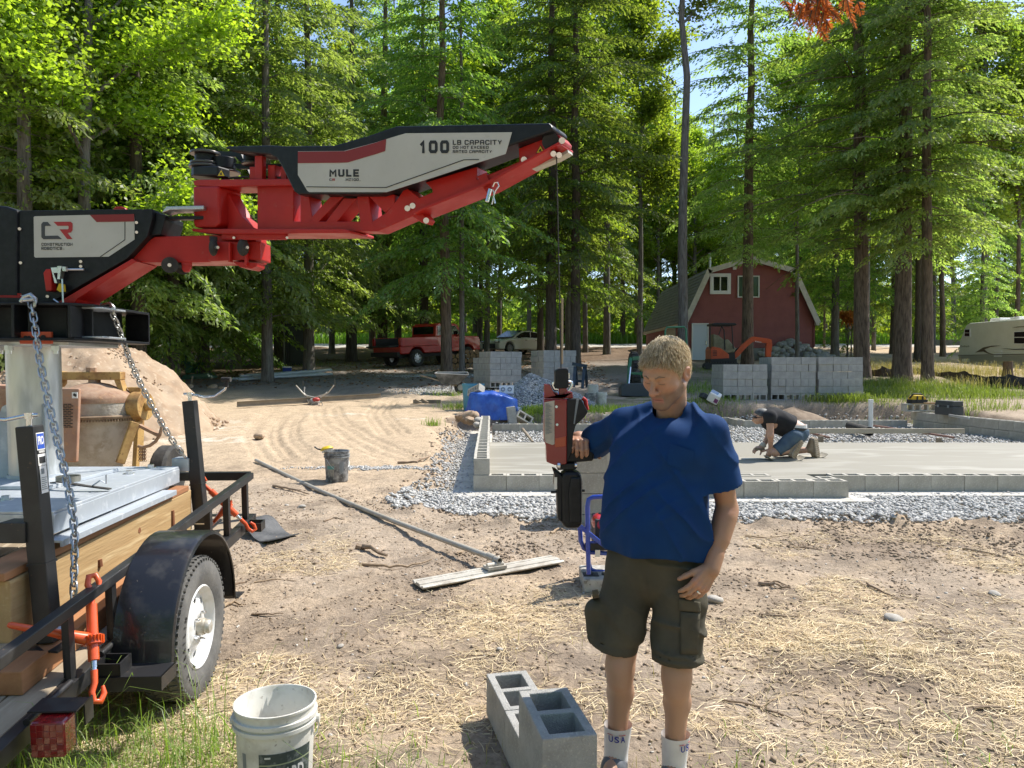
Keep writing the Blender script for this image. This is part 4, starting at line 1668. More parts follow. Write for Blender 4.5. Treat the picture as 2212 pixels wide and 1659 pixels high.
# SILT FENCE, STUMPS, POLE, RETAINING WALL
M_silt=pm('silt_fabric',(.012,.013,.013),.75,col2=(.022,.022,.021),vs=3,bump=.5,bs=6)
M_siltb=pm('silt_fabric_brown',(.10,.075,.05),.8,col2=(.06,.045,.03),vs=3,bump=.5,bs=6)
def ribbon(name,px,mat,label,thick=.012):
 V,F=[],[]
 pts=[]
 for u,vb,vt in px:
  b_=G(u,vb)
  t=P(u,vt,b_.y)
  pts.append((b_,t))
 fine=[]
 for(b0,t0),(b1,t1)in zip(pts[:-1],pts[1:]):
  for k in range(6):
   q=k/6
   off=.06*math.sin(len(fine)*1.7)+.04*math.sin(len(fine)*.6)
   fine.append((b0.lerp(b1,q),t0.lerp(t1,q)+Vector((0,off,-.05*math.sin(PI*q)))))
 fine.append(pts[-1])
 mb=MB()
 n_=len(fine)
 vs=[]
 for off in(0,thick):
  for b_,t in fine:
   vs+=[b_+Vector((0,off,-.08)),b_.lerp(t,.5)+Vector((0,off-.05,0)),t+Vector((0,off,0))]
 fs=[]
 for s,base in((1,0),(-1,n_*3)):
  for i in range(n_-1):
   for j in range(2):
    q=(base+i*3+j,base+(i+1)*3+j,base+(i+1)*3+j+1,base+i*3+j+1)
    fs.append(q if s>0 else q[::-1])
 for i in range(n_-1):
  fs.append((i*3+2,(i+1)*3+2,n_*3+(i+1)*3+2,n_*3+i*3+2))
 mb.add(vs,fs)
 o_=fine[0][0]
 o=mb.build(name,mat,None,50,loc=o_)
 tag(o,label,'silt fence')
 return o
ribbon('silt_fence',[(1872,809,793),(1890,812,799),(1907,813,790),(1930,813,797),(1942,812,799)],M_siltb,'brown sagging fabric fence between the block pallets and the thickest hemlock')
ribbon('silt_fence',[(1960,806,797),(1982,806,794),(2008,809,802),(2050,818,802),(2085,828,801),(2110,834,809),(2147,838,812),(2180,839,808),(2230,840,
814),(2300,842,816)],M_silt,'long black fabric fence sagging in front of the camper')
M_wood=pm('weathered_wood',(.30,.24,.17),.85,col2=(.20,.155,.11),vs=6,stretch=(1,1,.2),bump=.5,bs=30)
M_cut=pm('fresh_cut_wood',(.42,.27,.14),.8,col2=(.30,.18,.09),vs=8)
M_barkr=pm('stump_bark',(.16,.10,.06),.9,col2=(.09,.06,.04),vs=8,bump=.8,bs=20,stretch=(1,1,.3))
def stump(u,vb,vt,rad,label):
 b_=G(u,vb)
 t=P(u,vt,b_.y)
 root=thing('tree_stump',label,'stump',b_)
 m=MB()
 m.tube([b_-Vector((0,0,.1)),b_.lerp(t,.3),t],[rad*1.5,rad*1.1,rad],12)
 m.build('bark',M_barkr,root,40,world=True)
 m=MB()
 m.cyl(t,t+Vector((0,0,.012)),rad*.92)
 m.build('cut_face',M_cut,root,40,world=True)
stump(2177,815,781,.17,'reddish sawn post stump in front of the camper')
stump(516,772,748,.28,'split pale stump by the road in the dark woods')
M_pole=pm('pole_wood',(.16,.13,.10),.9)
p=P(1781,727,57)
root=thing('utility_pole','thin utility pole with crossarm beyond the right side of the barn','utility pole',(p.x,p.y,gz(p.x,57,False)))
m=MB()
m.cyl((p.x,57,gz(p.x,57,False)-.3),P(1781,640,57),.09,.07)
m.build('pole',M_pole,root,world=True)
m=MB()
m.bar(P(1753,644,57),P(1795,644,57),.09,.11)
m.bar(P(1766,661,57),P(1792,661,57),.06,.07)
m.build('crossarm',M_pole,root,world=True)
m=MB()
for k,(va,vb)in enumerate(((641,625),(643,628),(660,650))):
 a,b_=P(1756+12*k,va,57),P(2300,vb,57)
 m.tube([a.lerp(b_,q)-Vector((0,0,1.0*q*(1-q)))for q in np.linspace(0,1,9)],.012,4)
m.build('wire',pm('wire',(.35,.35,.34),.5),root,world=True)
A,B=P(2020,747,52),P(2075,745,51)
root=thing('retaining_wall','low tan block wall across the sand behind the camper','block wall',(A.x,A.y,A.z))
wb=MB().box((0,0,0),(.40,.3,.195)).mesh('block',M_blkw)
d=(B-A)
d.z=0
nb_=int(d.length/.41)+8
for k in range(nb_):
 for j in range(2):
  o=mesh_obj('block',wb,root)
  o.location=d.normalized()*(.41*(k+.5*j))+Vector((0,0,.10+.2*j))
  o.rotation_euler=(0,0,math.atan2(d.y,d.x))
  # PICKUP
M_tred=pm('truck_red',(.52,.018,.013),.3,coat=.6,col2=(.44,.015,.012),vs=2)
M_plas=pm('black_trim',(.02,.02,.02),.6)
M_rim=pm('alloy',(.55,.56,.57),.35,.8)
M_lamp=pm('red_lamp',(.35,.01,.01),.25)
def wheel(root,x,y,z,rad,wid,side,rimf=.62,spokes=7):
 """car wheel with its axle along y; side +1 shows the rim at +y"""
 T=Matrix.Translation((x,y,z))@Matrix.Rotation(-PI/2*side,4,'X')
 m=MB()
 h=wid/2
 m.lathe([(rad*rimf,-h),(rad*.92,-h),(rad,-h*.6),(rad,h*.6),(rad*.92,h),(rad*rimf,h),(rad*rimf*.96,h*.3)],24,T)
 w=m.build('wheel',M_rub,root,40)
 m=MB(T)
 m.lathe([(rad*rimf,h*.9),(rad*rimf*.9,h*.6),(rad*rimf*.86,h*.1),(0.001,h*.1)],24)
 m.lathe([(rad*.16,h*.1),(rad*.14,h*.75),(.001,h*.8)],12)
 for k in range(spokes):
  an=2*PI*k/spokes
  m.bar((rad*.1*math.cos(an),rad*.1*math.sin(an),h*.55),(rad*rimf*.9*math.cos(an),rad*rimf*.9*math.sin(an),h*.5),rad*.13,h*.3)
 m.build('rim',M_rim,w,40)
 return w
def car_body(poly,wid,arches,mat,name,root,bevel=.06,y0=None):
 """side outline (x, z) with round wheel arches cut into its underside, pushed across"""
 m=MB()
 m.prism(poly,wid,(0,0,0),(1,0,0),(0,0,1))
 return m.build(name,mat,root,bevel=bevel)
def arch_pts(cx_,cz_,r_,z,n=8):
 """points over an arch from +x to -x at height z"""
 a0=math.asin(max(-1,min(1,(z-cz_)/r_)))
 return[(cx_+r_*math.cos(a),cz_+r_*math.sin(a))for a in np.linspace(a0,PI-a0,n)]
pr=P(900,791.6,36.0)
pf=P(1003,777,38.6)
pr.z=gz(pr.x,pr.y,False)
pf.z=gz(pf.x,pf.y,False)+.06
hd=math.atan2(pf.y-pr.y,pf.x-pr.x)
f2=Vector((math.cos(hd),math.sin(hd),0))
left2=Vector((-f2.y,f2.x,0))
c0=pr+left2*.85
rise=math.atan2(pf.z-pr.z,(pf-pr).to_2d().length)
trk=thing('pickup_truck','red pickup with its tailgate down parked under the trees','pickup truck',(c0.x,c0.y,c0.z),(0,-rise*.9,hd))
WR=.41
WB=3.55
for xx in(0,WB):
 for sy in(-1,1):
  wheel(trk,xx,sy*.84,WR,WR,.27,sy,.58,8)
low=.62
poly=[(-1.05,low),*[(a,b)for a,b in reversed(arch_pts(0,WR,.53,low))],*[(a,b)for a,b in reversed(arch_pts(WB,WR,.53,low))],(WB+.95,low),(WB+.95,1.15),(WB+.85,
1.32),(WB-.55,1.38),(1.35,1.38),(1.35,.98),(-1.05,.98)]
m=MB()
m.prism(poly,1.86,(0,0,0),(1,0,0),(0,0,1))
m.build('body',M_tred,trk,bevel=.04)
m=MB()
for sy in(-1,1):
 m.box((.16,sy*.90,1.17),(2.40,.10,.40))
m.build('bed_side',M_tred,trk,bevel=.02)
m=MB()
m.box((.16,0,.995),(2.36,1.68,.03))
m.box((1.32,0,1.17),(.04,1.68,.38))
for sy in(-1,1):
 m.box((.16,sy*.845,1.17),(2.38,.015,.37))
m.build('bed_liner',M_plas,trk)
m=MB()
m.box((-1.33,0,.985),(.52,1.6,.07))
m.build('tailgate',M_plas,trk,bevel=.01)
m=MB()
m.box((-1.15,0,.62),(.18,1.8,.20))
m.box((1.6,0,.52),(4.8,1.1,.16))
m.build('bumper',M_plas,trk,bevel=.02)
m=MB()
cab=[(1.36,1.36),(1.42,1.90),(1.62,2.0),(2.75,2.0),(3.0,1.92),(3.42,1.36)]
m.prism(cab,1.62,(0,0,0),(1,0,0),(0,0,1))
m.build('cab',M_tred,trk,bevel=.05)
for sy in(-1,1):
 for poly in([(1.52,1.44),(1.54,1.86),(2.10,1.88),(2.10,1.44)],[(2.18,1.44),(2.18,1.88),(2.80,1.86),(3.2,1.44)]):
  m=MB()
  m.prism(poly,.02,(0,sy*.812,0),(1,0,0),(0,0,1))
  m.build('side_window',M_glass,trk)
 m=MB()
 m.box((-1.0,sy*.90,1.15),(.10,.13,.36))
 m.build('tail_light',M_lamp,trk,bevel=.01)
 m=MB()
 m.box((3.05,sy*1.06,1.50),(.12,.2,.24))
 m.build('mirror',M_plas,trk,bevel=.02)
m=MB()
m.box((1.385,0,1.66),(.02,1.36,.40))
m.build('rear_window',M_glass,trk)
m=MB()
for k in range(5):
 m.box((2.75,-.5+.25*k,2.02),(.08,.14,.05))
m.build('roof_marker',pm('amber_lamp',(.6,.2,.02),.4),trk)
o=thing('tool_bundle','jumble of orange and grey tools lying in the pickup bed','tools',c0+Vector((0,0,1.03)),(0,0,hd))
m=MB()
for k in range(9):
 m.bar((-.8+.15*k,-.6+.14*k,.05),(-.2+.12*k,.1+.05*k,.14),.04,.04)
m.build('tool_handle',M_wood,o)
m=MB()
m.box((-.3,-.3,.14),(.5,.35,.25),(0,0,.4))
m.build('orange_case',M_or,o,bevel=.02)
# SEDAN
M_beige=pm('car_paint',(.80,.77,.70),.28,coat=.7)
CY=48.0
ua,ub=768+.2976*1115,768+.2976*1345
pa=P(ua,764,CY-1.0)
pb=P(ub,764,CY+1.0)
hd=math.atan2(pa.y-pb.y,pa.x-pb.x)
f2=Vector((math.cos(hd),math.sin(hd),0))
right2=Vector((f2.y,-f2.x,0))
c0=pb+right2*.8
zc=gz(c0.x,c0.y,False)
c0.z=pb.z-.02
car=thing('sedan','beige four door sedan parked behind the block pallets','car',c0,(0,0,hd))
WB=(pa-pb).to_2d().length
WR=.33
for xx in(0,WB):
 for sy in(-1,1):
  wheel(car,xx,sy*.79,WR,WR,.22,sy,.72,5)
sc_=WB/2.83
low=.24
lowp=[(-.95,low),*reversed(arch_pts(0,WR,.40,low)),*reversed(arch_pts(WB,WR,.40,low)),(WB+.92,low),(WB+.95,.55),(WB+.85,.74),(WB+.25,.88),(WB-.55,.96),
(.0,1.02),(-.85,.98),(-1.02,.80),(-1.0,.5)]
m=MB()
m.prism(lowp,1.80,(0,0,0),(1,0,0),(0,0,1))
m.build('body',M_beige,car,bevel=.09)
m=MB()
roof=[(-.75,.98),(-.25,1.22),(.25,1.38),(.9,1.45),(1.5,1.42),(1.95,1.28),(WB-.35,.95)]
m.prism(roof,1.48,(0,0,0),(1,0,0),(0,0,1))
m.build('cabin',M_beige,car,bevel=.07)
for sy in(-1,1):
 for poly in([(.0,1.02),(.12,1.20),(.35,1.32),(.86,1.38),(.86,1.02)],[(.94,1.02),(.94,1.38),(1.42,1.36),(1.82,1.24),(2.2,1.02)]):
  m=MB()
  m.prism(poly,.02,(0,sy*.745,0),(1,0,0),(0,0,1))
  m.build('side_window',M_glass,car)
 for xh in(.55,1.45):
  m=MB()
  m.box((xh,sy*.90,.84),(.18,.04,.035))
  m.build('door_handle',M_chrome,car,bevel=.008)
 m=MB()
 m.box((2.05,sy*.92,1.02),(.14,.2,.12))
 m.build('mirror',M_plas,car,bevel=.03)
 m=MB()
 m.box((WB+.86,sy*.66,.70),(.16,.34,.09))
 m.build('headlight',M_glass,car,bevel=.02)
a=Vector((1.52,0,1.43))
b_=Vector((WB-.37,0,1.0))
m=MB()
dd=(b_-a).normalized()
m.bar(a+Vector((.06,0,.02)),b_+Vector((.02,0,.03)),1.36,.02)
m.build('windscreen',M_glass,car)
m=MB()
m.box((WB+.90,0,.45),(.14,1.1,.30))
m.build('grille',M_plas,car,bevel=.02)
# PORTABLE TOILET, COOLER, JUGS, PIPES, LOGS
b0=G(640,789)
root=thing('portable_toilet','dark portable toilet with pale roof among the trunks','portable toilet',(b0.x,b0.y,b0.z),(0,0,.35))
M_navy=pm('navy_plastic',(.012,.016,.022),.5)
M_gryp=pm('grey_plastic',(.20,.22,.23),.5)
m=MB()
m.box((0,0,1.0),(1.12,1.12,2.0))
for k in range(5):
 m.box((-.42+.21*k,-.57,1.0),(.05,.03,1.8))
m.build('cabin',M_navy,root,bevel=.02)
m=MB()
m.prism([(-.62,0),(.62,0),(.5,.22),(.25,.32),(-.25,.32),(-.5,.22)],1.22,(0,0,2.0),(1,0,0),(0,0,1))
m.build('roof',M_gryp,root,bevel=.02)
m=MB()
m.box((0,-.575,.98),(.72,.03,1.75))
d_=m.build('door',M_navy,root,bevel=.01)
b0=G(620.5,810)
root=thing('cooler','blue cooler with a white lid on the ground left of the jugs','cooler',b0,(0,0,.2))
M_blue=pm('blue_plastic',(.01,.045,.30),.45)
m=MB()
m.box((0,0,.15),(.33,.26,.30))
m.build('body',M_blue,root,bevel=.015)
m=MB()
m.box((0,0,.325),(.34,.27,.05))
m.build('lid',M_white,root,bevel=.01)
for k,u in enumerate((640.5,650.5,660,670)):
 b0=G(u,810.5-.5*k)
 o=thing('water_jug','blue plastic jug, %s of the row by the big trunk'%(['leftmost','second from left','second from right','rightmost'][k]),'jug',b0,(0,
0,.5*k),'blue jugs in a row')
 m=MB()
 m.lathe([(.001,0),(.085,0),(.085,.13),(.06,.17),(.025,.19),(.025,.21),(.001,.21)],12)
 m.build('bottle',M_blue,o,40)
 m=MB()
 m.tube([(.08,0,.1),(.115,0,.13),(.10,0,.17),(.05,0,.18)],.012,6)
 m.build('handle',M_blue,o)
M_pvc=pm('pvc',(.52,.56,.58),.45,col2=(.42,.46,.48),vs=3)
r=np.random.default_rng(4)
PV=[(500,822,0),(508,823,0),(516,823.5,0),(526,822,0),(536,821.5,0),(519,819,1),(531,817,1),(546,819,1)]
for k,(u,v,lv)in enumerate(PV):
 a=G(u,v+lv*3)+Vector((0,0,.055+.10*lv))
 b_=a+Vector((2.6+r.normal(0,.25),2.2+r.normal(0,.3),0))
 b_.z=gz(b_.x,b_.y,False)+.06+.10*lv
 m=MB()
 dr_=(b_-a).normalized()
 for ro,ri in((.055,.048),):
  m.tube([a,b_],ro,12,cap=False)
  m.tube([a+dr_*.002,b_-dr_*.002],ri,12,cap=False)
  m.ring(a,dr_,ro,ri,.004,12)
 o=m.build('plastic_pipe',M_pvc,None,40,loc=a)
 tag(o,'long white plastic pipe in the pile under the pale hemlock','pipe','white pipes piled at the wood edge')
o=G(742,823)
M_logend=pm('log_end',(.36,.22,.11),.8,col2=(.25,.14,.07),vs=10)
k=0
for row,(n_,v,off)in enumerate(((10,790,0),(9,779,5),(8,769,0),(4,760,40))):
 for i in range(n_):
  u=958+off+i*10.6+random.uniform(-1.2,1.2)
  c=P(u,v,32.6)
  rad=random.uniform(.085,.12)
  o=thing('firewood_log','round brown log in the stack of firewood behind the leaning hemlock','log',c,(0,0,random.uniform(-.15,.15)),'logs of the firewood stack')
  m=MB()
  m.cyl((0,0,0),(0,.5,0),rad,n=12)
  m.build('bark',M_barkr,o,40)
  m=MB()
  m.cyl((0,-.008,0),(0,.002,0),rad*.93,n=12)
  m.build('cut_face',M_logend,o,40)
M_green=pm('implement_green',(.012,.10,.045),.5,col2=(.02,.07,.04),vs=4)
b0=G(415,818)
root=thing('green_implement','dark green hopper with a long low blade behind the dirt pile','farm implement',b0)
m=MB()
m.prism3([P(399,780,b0.y),P(436,783,b0.y),P(430,790,b0.y),P(401,787,b0.y)],(0,1,0),-.3,.3)
m.prism3([P(402,786,b0.y),P(424,788,b0.y),P(417,806,b0.y),P(405,806,b0.y)],(0,1,0),-.22,.22)
m.build('hopper',M_green,root,world=True,bevel=.02)
m=MB()
for u in(401,430):
 m.bar(P(u,768,b0.y),P(u+2,815,b0.y),.04,.04)
m.bar(P(401,770,b0.y),P(434,783,b0.y),.04,.04)
m.build('frame',M_green,root,world=True)
m=MB()
pts=[P(388,826,b0.y-.5),P(474,819,b0.y+.4),P(463,805,b0.y+.4),P(397,810,b0.y-.5)]
m.prism3(pts,(pts[1]-pts[0]).cross(pts[3]-pts[0]),-.02,.02)
m.build('blade',pm('blade_green',(.045,.13,.085),.5,col2=(.10,.16,.12),vs=5),root,world=True)
for(u,vb,vt,lab)in((654.5,834.5,823.5,'short wooden survey stake left of the screed handles'),(723.5,836,818,'taller wooden survey stake right of the screed handles'),
(412,836,812,'leaning round stake at the foot of the dirt pile'),(584,1,1,'')):
 if not lab:
  continue
 b_=G(u,vb)
 m=MB()
 t=P(u+(4 if 'leaning' in lab else 0),vt,b_.y)
 m.bar(b_-Vector((0,0,.1)),t,.045,.045,up=(0,1,0))
 o=m.build('wooden_stake',M_wood,None,bevel=.004,loc=b_)
 tag(o,lab,'stake')
 # TRACTOR WITH LOADER (behind the man)
M_jd=pm('tractor_green',(.02,.14,.06),.4)
b0=G(1370,857)
root=thing('tractor','green compact tractor with a black loader bucket behind the man','tractor',(b0.x,b0.y,b0.z))
TY=b0.y
m=MB()
m.prism3([P(1341,855,TY),P(1341,838,TY),P(1349,829,TY),P(1400,828,TY),P(1400,857,TY)],(0,1,0),-.1,.55)
m.build('loader_bucket',pm('bucket_steel',(.07,.08,.09),.5,.3),root,world=True,bevel=.015)
m=MB()
for dx in(0,1.0):
 off=Vector((dx,0,0))
 m.bar(P(1362,775,TY+1.0)+off,P(1359,795,TY+.8)+off,.10,.10,up=(0,1,0))
 m.bar(P(1359,795,TY+.8)+off,P(1357,832,TY+.4)+off,.09,.09,up=(0,1,0))
 m.bar(P(1364,775,TY+1.0)+off,P(1400,772,TY+2.2)+off,.10,.12)
 m.bar(P(1360,806,TY+.8)+off,P(1395,808,TY+1.2)+off,.07,.08)
m.build('loader_arm',M_jd,root,world=True,bevel=.01)
m=MB()
m.cyl(P(1362,793,TY+.6),P(1358,830,TY+.4),.025)
m.build('loader_ram',M_chrome,root,world=True)
m=MB()
c=P(1392,800,TY+2.3)
m.box((c.x+.25,c.y+.6,c.z),(.75,1.5,.55))
m.build('hood',M_jd,root,world=True,bevel=.06)
for(u,rad,dy,dx)in((1372,.36,1.7,0),(1372,.36,1.7,1.1),(1372,.58,3.3,-.05),(1372,.58,3.3,1.2)):
 p=P(u,800,TY+dy)
 zg=gz(p.x,TY+dy,False)
 m=MB()
 T=Matrix.Translation((p.x+dx,TY+dy,zg+rad))@Matrix.Rotation(PI/2,4,'Y')
 m.lathe([(rad*.5,-.14),(rad*.9,-.14),(rad,-.1),(rad,.1),(rad*.9,.14),(rad*.5,.14),(rad*.45,0),(.01,0)],24,T)
 for k in range(18):
  an=2*PI*k/18
  m.box((p.x+dx,TY+dy+rad*1.0*math.cos(an),zg+rad+rad*1.0*math.sin(an)),(.22,.04,.05),(an,0,.4))
 m.build('tyre',M_rub,root,40,world=True)
m=MB()
pr_=[P(1437,780,TY+4.2),P(1437,715,TY+4.2),P(1440,707,TY+4.2),P(1478,706,TY+4.2),P(1482,712,TY+4.2),P(1484,780,TY+4.2)]
m.tube(pr_,.035,8)
m.build('roll_bar',pm('rops_green',(.06,.22,.12),.5),root,world=True)
m=MB()
c=P(1455,795,TY+3.6)
m.box((c.x,c.y,c.z-.1),(.5,1.2,.4))
m.build('seat_deck',M_jd,root,world=True,bevel=.04)
# TARP, TUB, LOOSE BLOCKS BEHIND THE BACK WALL
M_tarp=pm('blue_tarp',(.020,.085,.44),.38,col2=(.05,.16,.58),vs=4,bump=1.,bs=16,spec=.6)
M_tarpw=pm('tarp_lining',(.62,.66,.72),.5)
TYD=18.85
TX=P(1066,890,TYD).x
tz0,tz1=.36,P(1066,849,TYD).z
def tarp_mesh():
 n,mm=72,22
 V,F=[],[]
 rr=np.random.default_rng(12)
 for j in range(mm+1):
  t=j/mm
  for i in range(n):
   a=2*PI*i/n
   ca,sa=math.cos(a),math.sin(a)
   k=(abs(ca)**5+abs(sa)**5)**(-1/5)
   if t<.6:
    s=1.10-.20*(t/.6)**1.3
    z=tz0+(tz1-tz0)*(t/.6)
   else:
    q=(t-.6)/.4
    s=.90*(1-q)
    z=tz1+.05*math.sin(q*PI)
   fold=(vnoise(np.array([a*4.5]),np.array([t*1.6]),3)[0]-.5)*.26*(1.1-t)+(vnoise(np.array([a*11]),np.array([t*5]),4)[0]-.5)*.13
   s2=s+fold*(1 if t<.62 else(1-(t-.6)/.4))
   x,y=.60*k*ca*s2,.50*k*sa*s2
   zz=z-(.13*sstep(-.1,.65,x)*min(1,t/.5))+.07*(vnoise(np.array([x*4+7]),np.array([y*4]),5)[0]-.5)*(1 if t>.4 else .3)
   V.append((TX+x,TYD+y,zz))
 for j in range(mm):
  for i in range(n):
   F.append((j*n+i,j*n+(i+1)%n,(j+1)*n+(i+1)%n,(j+1)*n+i))
 return V,F
V,F=tarp_mesh()
m=MB()
m.add(V,F)
o=m.build('tarp_pile',M_tarp,None,70,loc=(TX,TYD,tz0))
tag(o,'crumpled blue tarp draped over a pile behind the back wall','tarp')
m=MB()
a=P(1124,882,TYD-.25)
m.prism3([P(1104,911,TYD-.35),P(1117,905,TYD-.35),P(1127,886,TYD-.28),P(1126,880,TYD-.22),P(1115,878,TYD-.28)],(0,1,0),-.006,.006)
m.build('lining',M_tarpw,o,world=False)
for ch in o.children:
 ch.location=(-TX,-TYD,-tz0)
b0=P(1022,893,19.75)
o=thing('plastic_tub','tall turquoise plastic tub standing left of the blue tarp','tub',(b0.x,b0.y,gz(b0.x,b0.y,False)))
M_turq=pm('turquoise',(.06,.27,.40),.5,col2=(.09,.31,.43),vs=4)
h=P(1022,829,19.75).z-gz(b0.x,b0.y,False)
m=MB()
m.lathe([(.24,0),(.275,h-.05),(.29,h-.05),(.29,h),(.268,h),(.232,.03),(.001,.03)],28)
m.build('shell',M_turq,o,40)
for(u,v,y,rot,me,lab)in((1028.5,845,18.7,(R(58),R(-22),R(-38)),BLKS,'slotted block lying tilted on the corner of the blue tarp'),(1105,897,17.95,(0,R(83),
R(8)),SOLID,'block standing on end against the tarp on the back wall'),(1131,903,18.15,(R(68),R(30),R(12)),BLKW,'block leaning with its cores open right of the tarp'),
(1322,905,17.75,(0,0,R(14)),BLKW,'loose block by the shoulder of the man, on the back wall')):
 p=P(u,v,y)
 one_block(me,p,rot,lab,'loose blocks round the foundation')
o=mesh_obj('foam_sheet',MB().box((0,0,0),(.36,.05,.22)).mesh('foam_sheet',M_white),None,None,P(1094,842,19.4),(R(-25),0,R(-5)))
tag(o,'white rectangular crate side lying on top of the blue tarp','crate')
for k,(u,v)in enumerate(((1089,842),(1100,843))):
 m=MB()
 m.ring((0,0,0),(0,1,0),.055,.035,.02,14)
 q=m.build('moulded_ring',M_gryp,o)
 q.location=(-.085+.17*k,-.03,0)
M_rock=pm('tan_rock',(.42,.30,.20),.9,col2=(.33,.23,.15),vs=4,bump=.5,bs=18,col3=(.52,.42,.32),vs3=6)
rk=thing('rock_pile','small pile of tan rocks beside the far end of the left wall','rock pile',P(1012,905,17.6))
r=np.random.default_rng(5)
RK=[]
for k in range(4):
 mb=MB()
 mb.ball((0,0,0),1,8,6)
 for p in mb.v:
  p*=.7+.65*fbm(np.array([p.x*1.7+k*5]),np.array([p.y*1.7+p.z*2.1]),2,70+k)[0]
 RK.append(mb.mesh('rock',M_rock,40))
for(u,v,s)in((999,901,.13),(1008,899,.14),(1016,903,.13),(1022,906,.11),(1005,906,.13),(1014,909,.12),(992,905,.08),(1026,898,.10)):
 p=P(u,v,17.5+r.uniform(-.1,.2))-rk.location
 o=mesh_obj('rock',RK[r.integers(0,4)],rk)
 o.location=p
 o.scale=(s*1.3,s,s*.75)
 o.rotation_euler=(r.normal(0,.4),r.normal(0,.4),r.uniform(0,6))
for u,v,s,lab in((1037,911,.13,'pale lumpy stone sitting on the far end of the left wall'),(1032,919,.09,'small squarish stone on top of the left wall')):
 p=P(u,v,16.6 if s>.1 else 15.6)
 o=mesh_obj('stone',STONES[1][1],None,None,p,(.2,.1,.8))
 o.scale=(s*1.2,s,s*.7)
 tag(o,lab,'stone')
 # WHEELBARROW
WY=24.6
def wbp(x,y,dy=0.):
 return P(768+.2976*x,658.3+.2976*y,WY+dy)
p=wbp(700,645)
root=thing('wheelbarrow','dirty wheelbarrow with pale tray and wooden handles beside the block pallets','wheelbarrow',p)
m=MB()
top=[wbp(575,497,-.3),wbp(820,508,-.3),wbp(815,490,.3),wbp(590,490,.3)]
bot=[wbp(620,575,-.22),wbp(745,580,-.22),wbp(742,572,.2),wbp(622,570,.2)]
for k in range(4):
 a,b_,c,d=top[k],top[(k+1)%4],bot[(k+1)%4],bot[k]
 n=(b_-a).cross(d-a).normalized()*.006
 m.add([a-n,b_-n,c-n,d-n,a+n,b_+n,c+n,d+n],[(0,1,2,3),(7,6,5,4),(0,4,5,1),(1,5,6,2),(2,6,7,3),(3,7,4,0)])
m.add(bot,[(0,1,2,3)])
m.build('tray',pm('dirty_tray',(.10,.095,.085),.8,col2=(.30,.29,.27),vs=3,bump=.4,bs=20),root,world=True)
m=MB()
m.tube(top,.014,6,closed=True)
m.build('rim',pm('tray_rim',(.48,.48,.46),.6),root,world=True)
for dy in(-.2,.2):
 m=MB()
 m.bar(wbp(468,512,dy*1.6),wbp(735,588,dy*.5),.035,.04)
 m.build('handle',M_wood,root,world=True)
 m=MB()
 m.tube([wbp(628,565,dy),wbp(628,640,dy),wbp(690,645,dy),wbp(700,575,dy)],.012,6)
 m.build('leg',M_barkr,root,world=True)
for(x,dx)in((760,0),):
 c=wbp(x,600)
 m=MB()
 T=Matrix.Translation(c)@Matrix.Rotation(PI/2,4,'X')@Matrix.Rotation(R(20),4,'Y')
 m.lathe([(.10,-.04),(.175,-.05),(.195,-.03),(.195,.03),(.175,.05),(.10,.04),(.10,-.04)],22,T)
 w_=m.build('wheel',M_rub,root,40,world=True)
 m=MB()
 m.lathe([(.10,.03),(.06,.045),(.001,.05)],16,T)
 m.lathe([(.10,-.03),(.06,-.045),(.001,-.05)],16,T)
 m.build('hub',pm('grey_hub',(.40,.39,.37),.7),w_,world=True)
 # SAWHORSE, BUCKETS BEHIND
M_saw=pm('blue_black_wood',(.025,.045,.07),.75,col2=(.05,.07,.09),vs=6)
SY=24.0
def sp(u,v,dy=0.):
 return P(u,v,SY+dy)
p=sp(1255,838)
root=thing('sawhorse','dark blue sawhorse at the right end of the farther pallet','sawhorse',p)
m=MB()
m.bar(sp(1236,786),sp(1268,791),.09,.10)
m.build('beam',M_saw,root,world=True)
for a,b_,dy in(((1242,792),(1239,836),-.25),((1243,792),(1246,832),.3),((1262,794),(1258,839),-.25),((1264,794),(1268,836),.3)):
 m=MB()
 m.bar(sp(*a),sp(*b_,dy),.09,.04,up=(0,1,0))
 m.build('leg',M_saw,root,world=True)
m=MB()
m.bar(sp(1241,822),sp(1260,824),.04,.08)
m.build('brace',M_saw,root,world=True)
def bucket(loc,h,rt,rb,mat,label,group=None,rot=(0,0,0),ribs=((.80,.012),(.87,.010)),handle=True,hang=-1,n=40):
 root=thing('bucket',label,'bucket',loc,rot,group)
 m=MB()
 pr=[(.001,0),(rb,0),(rb+.003,.006)]
 zs=[ribs[0][0]-.03]
 def rad(t):
  return rb+(rt-rb)*t
 for t,w in ribs:
  pr+=[(rad(t)-.001,h*t-.006),(rad(t)+w,h*t-.004),(rad(t)+w,h*t+.010),(rad(t),h*t+.012)]
 pr+=[(rt,h-.010),(rt+.004,h-.008),(rt+.004,h),(rt-.002,h+.001),(rt-.006,h-.004),(rb-.005,.008),(.001,.008)]
 m.lathe(pr,n)
 m.build('body',mat,root,45)
 if handle:
  m=MB()
  pts=[]
  for k in range(15):
   a=PI*k/14
   q=math.sin(a)
   pts.append((math.cos(a)*(rt+.014),hang*q*(rt*.55)+hang*.03*q,h*.80-q*h*.48))
  m.tube(pts,.0028,6)
  m.build('bail_handle',M_metal,root)
  for sx in(-1,1):
   m=MB()
   m.cyl((sx*(rt-.004),0,h*.80),(sx*(rt+.018),0,h*.80),.016,n=12)
   m.build('lug',mat,root)
 return root
M_wb=pm('white_bucket',(.66,.645,.58),.5,col2=(.42,.385,.32),vs=9,lo=.5,hi=.8,col3=(.28,.25,.20),vs3=45,lo3=.63,hi3=.75)
M_gb=pm('grey_bucket',(.10,.10,.10),.6,col2=(.34,.345,.34),vs=7,lo=.42,hi=.62,col3=(.42,.42,.41),vs3=30)
